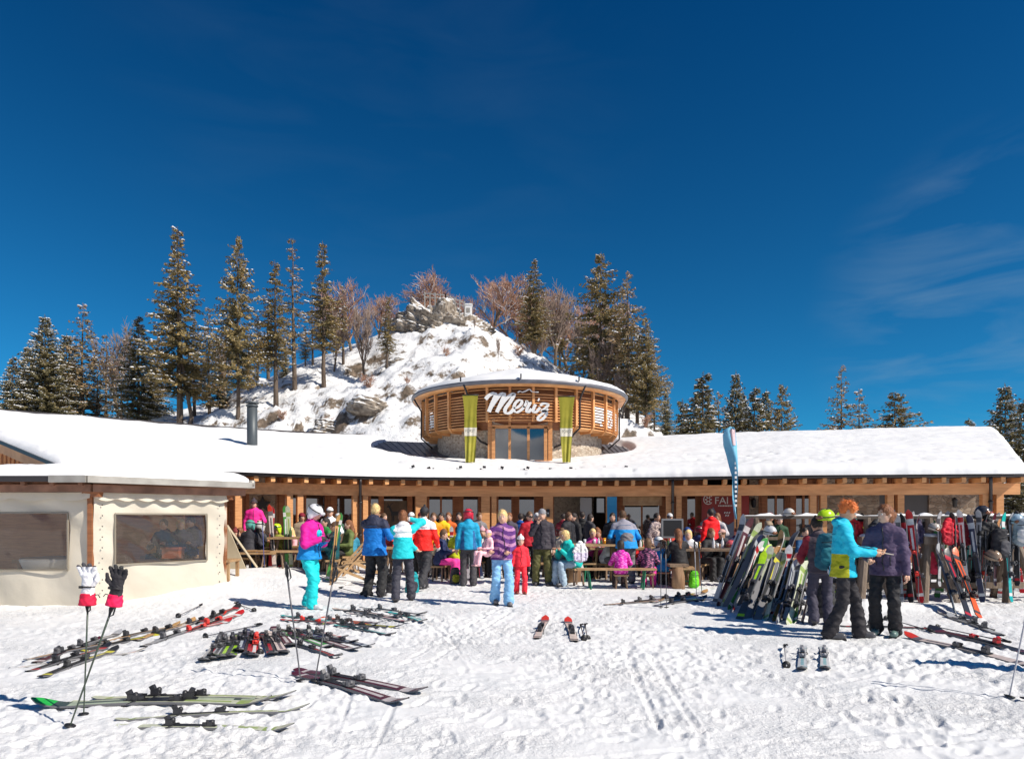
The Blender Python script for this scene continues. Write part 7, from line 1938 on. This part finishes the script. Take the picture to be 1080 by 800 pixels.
# snowboards, bags, clothes on the racks
def rucksack(loc_, rz, c1, c2, label, s=1.0):
    v = Vol((-.2, -.2, -.3), (.2, .2, .3), .012); v.ecap((0, 0, -.17), (0, 0, .15), (1, 0, 0), .16, .13, .11, .09, .02); v.ecap((0, -.09, -.13), (0, -.09, .0), (1, 0, 0), .11, .11, .055, .05, .015); v.ell((0, -.02, .2), (.12, .08, .05), None, .02); v.wrinkle(.005, 35, 3)
    o = v.mesh('rucksack', [fab(c1), fab(c2)], None, lambda C: (C[:, 1] < -.105).astype(int)); b = MB()
    for q in (-1, 1): b.tube([(q * .08, .08, .2), (q * .10, .14, .05), (q * .11, .10, -.18)], .016, 5)
    b.tube([(-.1, -.12, .12), (.1, -.12, .12)], .006, 4); b.build('strap', M['black'], o)
    o.location = loc_; o.rotation_euler = (0, 0, rz); o.scale = (s,) * 3; tag(o, label, 'rucksack'); return o
def helmet(loc_, rot, col, label, s=1.0):
    v = Vol((-.15, -.17, -.14), (.15, .18, .17), .009); v.ell((0, 0, 0), (.12, .145, .13), None, 0); v.ell((0, -.02, -.10), (.10, .125, .13), None, 0, cut=True); v.plane((0, 0, -.07), (0, 0, -1))
    o = v.mesh('helmet', [plas(col, .25)], None); b = MB()
    for q in (-.05, 0, .05): b.ball((q, .0, .128), (.01, .05, .008), 0, 6, 4)
    b.build('vent', M['black'], o); b = MB(); b.tube([(sin(a) * .124, -cos(a) * .15, .0) for a in np.linspace(-2.4, 2.4, 16)], .009, 5); b.ball((0, -.14, .0), (.07, .03, .035), 1, 10, 6); b.build('goggles', [M['black'], plas((.25, .1, .05), .15)], o)
    o.location = loc_; o.rotation_euler = rot; o.scale = (s,) * 3; tag(o, label, 'helmet'); return o
def hung_coat(loc_, rz, c, label, c2=None, s=1.0):
    v = Vol((-.34, -.2, -.75), (.34, .2, .12), .018); v.ecap((0, 0, -.62), (0, 0, -.1), (1, 0, 0), .21, .15, .09, .08, .03)
    for q in (-1, 1): v.chain([(q * .13, 0, -.07), (q * .24, -.02, -.32), (q * .22, -.04, -.60)], [.06, .055, .045], .03)
    v.ell((0, .02, .0), (.10, .08, .09), None, .03); v.wrinkle(.012, 20, c[0] * 30); v.wrinkle(.006, 45, 1)
    o = v.mesh('jacket', [fab(c), fab(c2 or c)], None, lambda C: (C[:, 2] < -.35).astype(int)); b = MB(); b.bar((0, -.10, -.68), (0, -.095, -.05), .012, .01); b.build('zip', M['dark'], o)
    o.location = loc_; o.rotation_euler = (0, 0, rz); o.scale = (s,) * 3; tag(o, label, 'jacket'); return o
hung_coat(PT(1001, 548, RY - .12), .3, srgb('#c21c30'), 'crimson jacket hanging from the right rack', srgb('#a01428'), .66)
hung_coat(PT(1016, 552, RY + .15), -.2, MAR, 'maroon jacket hanging behind the crimson one', s=.6); hung_coat(PT(1043, 548, RY - .1), .1, BLK, 'black jacket hanging left of the right rack post', s=.8)
hung_coat(PT(899, 548, RY + .1), .1, srgb('#a9242c'), 'red jacket hanging between the two women and the rack', s=.8); hung_coat(PT(962, 546, RY + .05), 0, srgb('#3a3550'), 'dark violet jacket hanging left of the A-frame', s=.75)
rucksack(PT(1054, 572, RY - .3), .3, (.02, .02, .024), (.05, .05, .06), 'black rucksack hanging on the right rack post', 1.1); rucksack(PT(1078, 560, RY - .2), -.4, (.25, .30, .34), (.6, .6, .6), 'pale grey rucksack at the right end of the rack', 1.0)
rucksack(PT(987, 590, RY + .3), .2, srgb('#d03a5a'), srgb('#b02040'), 'pink rucksack behind the diagonal skis')
helmet(PT(1047, 586, RY - .35), (.4, 0, .5), (.28, .2, .14), 'brown helmet hanging below the black rucksack'); helmet(PT(1072, 548, RY - .1), (.2, 0, -.4), srgb('#9fb9cc'), 'pale blue helmet on top of the rack end'); helmet(PT(1036, 540, RY), (0, 0, .2), (.05, .05, .06), 'black helmet standing on the right rack')
helmet(PT(832, 541, RY - .02), (0, 0, .4), srgb('#d8d2c8'), 'cream helmet among the ski tips of the left rack', .8); helmet(PT(812, 560, RY - .3), (.2, 0, .4), (.6, .62, .65), 'pale grey helmet hanging among the left ski tips', .9); helmet(PT(985, 556, RY - .3), (.3, .2, .2), (.5, .45, .4), 'beige helmet perched on the A-frame block', .75)
mb = MB()
for i, (px, c, lb) in enumerate([(1010, srgb('#d8c8b8'), 'pale snowboard standing behind the right rack, left one'), (1031, (.03, .03, .04), 'black snowboard standing behind the right rack, right one')]):
    mb = MB(); W_ = .14; vs = []
    N = 24; out_ = []
    for k in range(N + 1):
        t = k / N; w = W_ * (1 - .12 * (1 - abs(2 * t - 1))); e = min(t, 1 - t); w *= sqrt(max(1 - max(0, 1 - e / .1) ** 2, .03)); zc = .06 * max(0, 1 - e / .12); out_.append((w, t * 1.5, zc))
    for w, y, z in out_: vs += [(-w, y, z), (w, y, z), (w, y, z + .012), (-w, y, z + .012)]
    mb.add(vs, [(4 * k + q, 4 * k + (q + 1) % 4, 4 * k + 4 + (q + 1) % 4, 4 * k + 4 + q) for k in range(N) for q in range(4)], 0)
    o = mb.build('snowboard', plas(c, .3))
    for yy in (.5, 1.0):
        b = MB(); b.box((0, yy, .03), (.22, .1, .03)); b.box((0, yy - .05, .10), (.18, .03, .14), (-.3, 0, 0)); b.tube([(-.1, yy, .04), (-.07, yy + .02, .13), (.07, yy + .02, .13), (.1, yy, .04)], .012, 5); b.build('binding', M['black'], o)
    y = RY + .45; x = (px - 540) / F * y; orient(o, (x, y + .1, .05), (0, -.12, 1), (0.1, -1, 0)); tag(o, lb, 'snowboard')
# rucksack and helmet on the bending person
bl = bp_.location; rucksack((bl.x - .02, bl.y - .22, bl.z + 1.12), radians(-8), srgb('#135364'), srgb('#1d6a78'), 'teal rucksack worn by the person at the rack end', 1.05)
helmet((bl.x + .04, bl.y - .44, bl.z + .82), (.5, .2, .3), (.78, .79, .82), 'white helmet dangling from the teal rucksack', 1.05)
helmet((bl.x + .12, bl.y + .1, bl.z + 1.62), (.1, 0, -1.2), LIME, 'lime green helmet between the rack and the orange-haired woman', .95)
b = MB(); 
# ---- terrace furniture
def table(x, y, rz, L, w, h, label, top='planks', legs='planks', logs=False, zz=None, group='terrace tables'):
    z = gzm(x, y) if zz is None else zz; r = empty('table', (x, y, z), rz, label, 'table', group)
    mb = MB()
    nb = 4
    for k in range(nb): mb.box((0, (k - (nb - 1) / 2) * w / nb, h - .025), (L, w / nb - .012, .05))
    mb.build('table_top', M[top], r)
    for sx in (-1, 1):
        mb = MB()
        if logs: mb.tube([(sx * (L / 2 - .22), 0, -.05), (sx * (L / 2 - .22), 0, h - .05)], [.18, .17], 14)
        else:
            for sy in (-1, 1): mb.bar((sx * (L / 2 - .15), sy * w * .42, 0), (sx * (L / 2 - .22), sy * w * .25, h - .05), .05, .05)
            mb.bar((sx * (L / 2 - .2), -w * .36, h * .45), (sx * (L / 2 - .2), w * .36, h * .45), .04, .04)
        mb.build('leg', M[legs], r)
    return r
M['greenm'] = plas(srgb('#1c6b50'), .4)
def bench(x, y, rz, L, label, legs='greenm', zz=None, h=.46, w=.27, group='terrace benches'):
    z = gzm(x, y) if zz is None else zz; r = empty('bench', (x, y, z), rz, label, 'bench', group); mb = MB(); mb.box((0, 0, h - .02), (L, w, .04)); mb.build('seat', M['planks'], r)
    for sx in (-1, 1):
        mb = MB()
        for sy in (-1, 1): mb.bar((sx * (L / 2 - .3), sy * .12, 0), (sx * (L / 2 - .25), sy * .08, h - .04), .035, .035)
        mb.bar((sx * (L / 2 - .28), -.11, .15), (sx * (L / 2 - .28), .11, .15), .03, .03); mb.build('leg', M[legs], r)
    return r
xp = lambda px, d: (px - 540) / F * d
bench(xp(650, 15.1), 15.1, 0, 1.75, 'orange bench with green legs in front of the flowered jackets'); table(xp(628, 16.6), 16.6, radians(4), 1.5, .75, .92, 'high wooden table with a thick leg left of the vivid blue jacket', legs='log', logs=True)
table(xp(654, 17.6), 17.5, 0, 1.7, .7, .80, 'long table behind the vivid blue jacket'); table(xp(752, 15.9), 15.9, radians(-6), 1.35, .8, .86, 'rustic log table left of the ski rack', top='oldwood', legs='log', logs=True)
r = empty('log_stool', (xp(711, 15.6), 15.2, 0), 0, 'upright log used as a stool beside the long-haired woman', 'stool'); mb = MB(); mb.tube([(0, 0, -.05), (0, 0, .5)], [.15, .14], 12); mb.build('trunk_piece', M['log'], r); mb = MB(); mb.box((0, .05, .53), (.42, .34, .06)); mb.build('seat', M['oldwood'], r)
for px, d, L, lb in [(262, 17.9, 1.7, 'dark wooden table at the far left of the terrace'), (300, 18.3, 1.7, 'wooden table behind the red and green standing skis'), (318, 17.2, 1.5, 'low wooden table left of the deck chairs'), (470, 17.3, 1.3, 'wooden table beside the pink trousers'), (510, 18.2, 1.4, 'wooden table behind the blond woman'),
                     (590, 17.9, 1.1, 'small table behind the beige jumper'), (690, 17.9, 1.5, 'wooden table behind the children in flowered jackets'), (765, 18.4, 1.6, 'wooden table before the red board'), (815, 18.4, 1.8, 'wooden table behind the left ski rack'), (868, 18.3, 1.6, 'wooden table before the right stone wall'), (430, 18.9, 1.4, 'wooden table behind the red jacket')]:
    table(xp(px, d), d, radians(rs.uniform(-8, 8)), L, .7, .78, lb, legs='oldwood', zz=gzm(xp(px, d), d))
for px, d, rz, lb in [(258, 16.9, 0, 'bench with wooden seat at the left tables'), (292, 17.1, 0, 'bench behind the red standing skis'), (320, 16.4, 5, 'bench behind the phone user'), (724, 15.8, 80, 'bench end beside the log table'), (596, 16.6, 0, 'bench under the woman in turquoise')]: bench(xp(px, d), d, radians(rz), 1.5, lb, legs='oldwood' if px < 400 else 'greenm')
# stools under everybody who sits and has no bench of their own
st = None
for (x, y, z, rz, s, ph_) in SITTERS:
    if z > .5 and y < 13: continue
    if st is None:
        st = empty('stool'); mb = MB(); mb.box((0, .02, .385), (.40, .34, .045)); mb.build('seat', M['planks'], st)
        for sx in (-1, 1):
            for sy in (-1, 1): mb = MB(); mb.bar((sx * .16, .02 + sy * .13, 0), (sx * .13, .02 + sy * .11, .365), .035, .035); mb.build('leg', M['oldwood'], st)
        o = st
    else: o = copy_tree(st)
    o.location = (x, y, z); o.rotation_euler = (0, 0, rz); o.scale = (s, s, s); tag(o, ' '.join(('stool under the ' + ph_).split()[:16]), 'stool', 'stools of the seated guests')
# deck chairs
def deck_chair(x, y, rz, label):
    r = empty('deck_chair', (x, y, gzm(x, y)), rz, label, 'deck chair', 'deck chairs')
    for sx in (-1, 1):
        mb = MB(); mb.bar((sx * .28, -.55, .0), (sx * .28, .40, 1.05), .03, .05); mb.build('back_frame', M['planks'], r)
        mb = MB(); mb.bar((sx * .25, .50, 0), (sx * .25, -.45, .42), .03, .05); mb.build('leg', M['planks'], r)
        mb = MB(); mb.bar((sx * .30, -.2, .50), (sx * .30, .25, .52), .05, .03); mb.build('armrest', M['planks'], r)
    vs = []; N = 12
    for k in range(N + 1):
        t = k / N; vs += [(-.24, -.42 + .80 * t, .40 + .62 * t - .20 * sin(pi * t)), (.24, -.42 + .80 * t, .40 + .62 * t - .20 * sin(pi * t))]
    mb = MB(); mb.add(vs, [(2 * k, 2 * k + 1, 2 * k + 3, 2 * k + 2) for k in range(N)], 0, True); mb.add([(a, b, c - .006) for a, b, c in vs], [(2 * k + 2, 2 * k + 3, 2 * k + 1, 2 * k) for k in range(N)], 0, True); mb.build('canvas', fab(srgb('#7d6a58')), r)
    return r
deck_chair(xp(372, 15.7), 15.7, radians(-70), 'wooden deck chair left of the man in royal blue, front one'); deck_chair(xp(381, 16.9), 16.9, radians(-60), 'wooden deck chair behind the front one, left of the royal blue jacket'); deck_chair(xp(357, 17.9), 17.9, radians(-30), 'deck chair at the back, below the second porch window')
# chalk board
r = empty('chalkboard', (xp(709, 18.6), 18.6, .25), radians(4), 'framed chalkboard standing among the guests right of the blind window', 'chalkboard'); mb = MB(); mb.box((0, 0, 1.05), (.54, .03, .46)); mb.build('board', M['black'], r); mb = MB()
for a_ in ((0, 1.29, .60, .05), (0, .81, .60, .05)): mb.box((a_[0], 0, a_[1]), (a_[2], .05, a_[3]))
for sx in (-1, 1): mb.box((sx * .28, 0, .85), (.05, .045, .85)); mb.bar((sx * .28, .05, 1.2), (sx * .28, .4, -.2), .03, .03)
mb.build('frame', M['greym'], r)
# plywood wedge at the marquee corner
mb = MB(); x, y = xp(243, 15.6), 15.6; g_ = gzm(x, y); mb.add([(x - .1, y, g_ - .1), (x + .42, y - .05, g_ - .1), (x - .1, y, g_ + 1.05), (x - .1, y + .03, g_ - .1), (x + .42, y - .02, g_ - .1), (x - .1, y + .03, g_ + 1.05)], [(0, 1, 2), (5, 4, 3), (0, 3, 4, 1), (1, 4, 5, 2), (2, 5, 3, 0)])
mb.bar((x - .09, y + .02, g_ + 1.0), (x + .38, y + .6, g_), .04, .04); tag(mb.build('plywood_panel', mat('pale_plywood', (.55, .47, .33), .7, (.48, .40, .28), 3)), 'triangular plywood panel propped beside the marquee corner', 'panel')
# bottles, glasses, jugs, plates on the tables
def bottle_p(col, h, label, cat, name):
    b = MB(); b.lathe((0, 0, 0), [(0, 0), (.034, .002), (.036, .02), (.036, h * .55), (.030, h * .66), (.013, h * .8), (.013, h), (0, h)], 10); o = b.build(name, plas(col, .15)); tag(o, label, cat, name + 's on the terrace tables'); return o
def glass_p(col, h, label):
    b = MB(); b.lathe((0, 0, 0), [(0, 0), (.028, .001), (.036, h), (.032, h - .004), (.030, h * .8), (0, h * .8)], 10); o = b.build('glass', plas(col, .12)); tag(o, label, 'glass', 'glasses on the terrace tables'); return o
pb = [bottle_p((.75, .76, .78), .25, 'pale plastic bottle on a terrace table', 'bottle', 'bottle'), bottle_p((.06, .12, .04), .24, 'green bottle on a terrace table', 'bottle', 'green_bottle')]; pg = [glass_p(srgb('#d8941c'), .15, 'glass of amber drink on a terrace table'), glass_p((.6, .62, .64), .12, 'clear glass on a terrace table')]
tabs = [(628, 16.6, .92, .5), (752, 15.9, .86, .4), (654, 17.5, .80, .6), (262, 17.9, .78, .6), (300, 18.3, .78, .6), (318, 17.2, .78, .5), (470, 17.3, .78, .4), (510, 18.2, .78, .5), (690, 17.9, .78, .5), (765, 18.4, .78, .6), (815, 18.4, .78, .6)]
us = set(); LB0 = {}
for q, (px, d, h, hl_) in enumerate(tabs):
    for k in range(5):
        src = rs.choice(pb + pg); fresh = src.name not in us; o = src if fresh else src.copy()
        if src.name in us: COL.objects.link(o)
        us.add(src.name); KN = ['the high wooden table', 'the rustic log table', 'the long table behind the vivid blue jacket', 'the far left table', 'the table behind the red standing skis', 'the low table left of the deck chairs', 'the table by the pink trousers', 'the table behind the blond woman', 'the table behind the flowered jackets', 'the table before the red board', 'the table behind the left rack']; LB0.setdefault(src.name, src['label']); o['label'] = LB0[src.name].replace('a terrace table', KN[q]); xx = xp(px, d) + rs.uniform(-hl_, hl_); yy = d + rs.uniform(-.22, .22); o.location = (xx, yy, gzm(xp(px, d), d) + h)
helmet((xp(262, 17.8), 17.7, .78 + gzm(xp(262, 17.9), 17.9) + .1), (0, 0, .5), (.7, .7, .72), 'white helmet lying on the far left table'); helmet((xp(645, 16.5), 16.5, 1.02), (0, 0, 1.5), (.08, .08, .1), 'dark helmet on the high wooden table'); helmet((xp(772, 15.9), 15.95, .96), (0, 0, -1), (.6, .1, .12), 'red helmet on the rustic log table', .9)
rucksack((xp(436, 14.6), 14.4, gzm(xp(436, 14.4), 14.4) + .2), .4, srgb('#0f8c94'), (.03, .03, .04), 'turquoise and black rucksack lying behind the legs of the teal-jacketed woman', .95); rucksack((xp(411, 13.9), 14.2, .2), -.3, BLK, CHAR, 'black rucksack standing on the snow between the couple', .9)
rucksack((xp(727, 15.7), 15.3, .22), .1, srgb('#57b31e'), srgb('#6fd02a'), 'bright green rucksack on the snow beside the log stool', .75); rucksack((xp(480, 16.2), 16.2, .22), .3, CHAR, srgb('#8c8c22'), 'dark rucksack with a yellow pocket at the foot of the white ski', .8)
rucksack((xp(874, 10.9), 11.0, .25), .5, (.03, .03, .035), (.02, .02, .02), 'black rucksack sunk in the snow below the rack end', 1.2); rucksack((xp(300, 16.8), 16.6, .25), .5, srgb('#8c1c24'), CHAR, 'dark red rucksack at the foot of the standing skis', .8)
bench(xp(268, 17.9), 17.9, 0, 1.2, 'bench on which the pink-jacketed woman stands', legs='oldwood', zz=.04)
# second, further row of racked skis
rack(880, 1130, 14.9, 'timber ski rack standing further back, seen through the front racks', [925, 1025, 1100])
for i in range(26):
    k = kk[(i * 7 + 3) % 20]; px = 892 + i * 7.6 + rs.uniform(-2, 2); y = 14.75 - .12 * (i % 3); x = xp(px, y); o = get_ski(k); base = Vector((x + rs.uniform(-.15, .15), y - .28, gzm(x, y) - .02)); d = Vector((x, y, 1.66)) - base
    orient(o, base, d, (rs.choice([-1.4, -.5, .3, 1.2]), -1, 0), 1.0 + rs.uniform(-.07, .07)); tag(o, '%s ski in the back rack row, %s from the left' % (NM[k], ords[i]), 'ski', 'skis in the back rack row')
for px, y, c, nm_ in ((905, 14.5, srgb('#30303c'), 'slate'), (950, 14.6, srgb('#882030'), 'wine red'), (1008, 14.6, srgb('#1d6a50'), 'green'), (1030, 14.5, srgb('#3a2a22'), 'brown'), (1075, 14.5, srgb('#b02a3a'), 'raspberry'), (924, 12.8, srgb('#23262e'), 'charcoal')):
    hung_coat(PT(px, 552, y), rs.uniform(-.4, .4), c, '%s jacket hanging among the skis of the back rack row' % nm_, s=.8)
hung_coat(PT(612, 572, 15.5), .3, (.72, .72, .74), 'white jacket hanging over the bench end beside the turquoise woman', srgb('#c9c2d8'), .62)
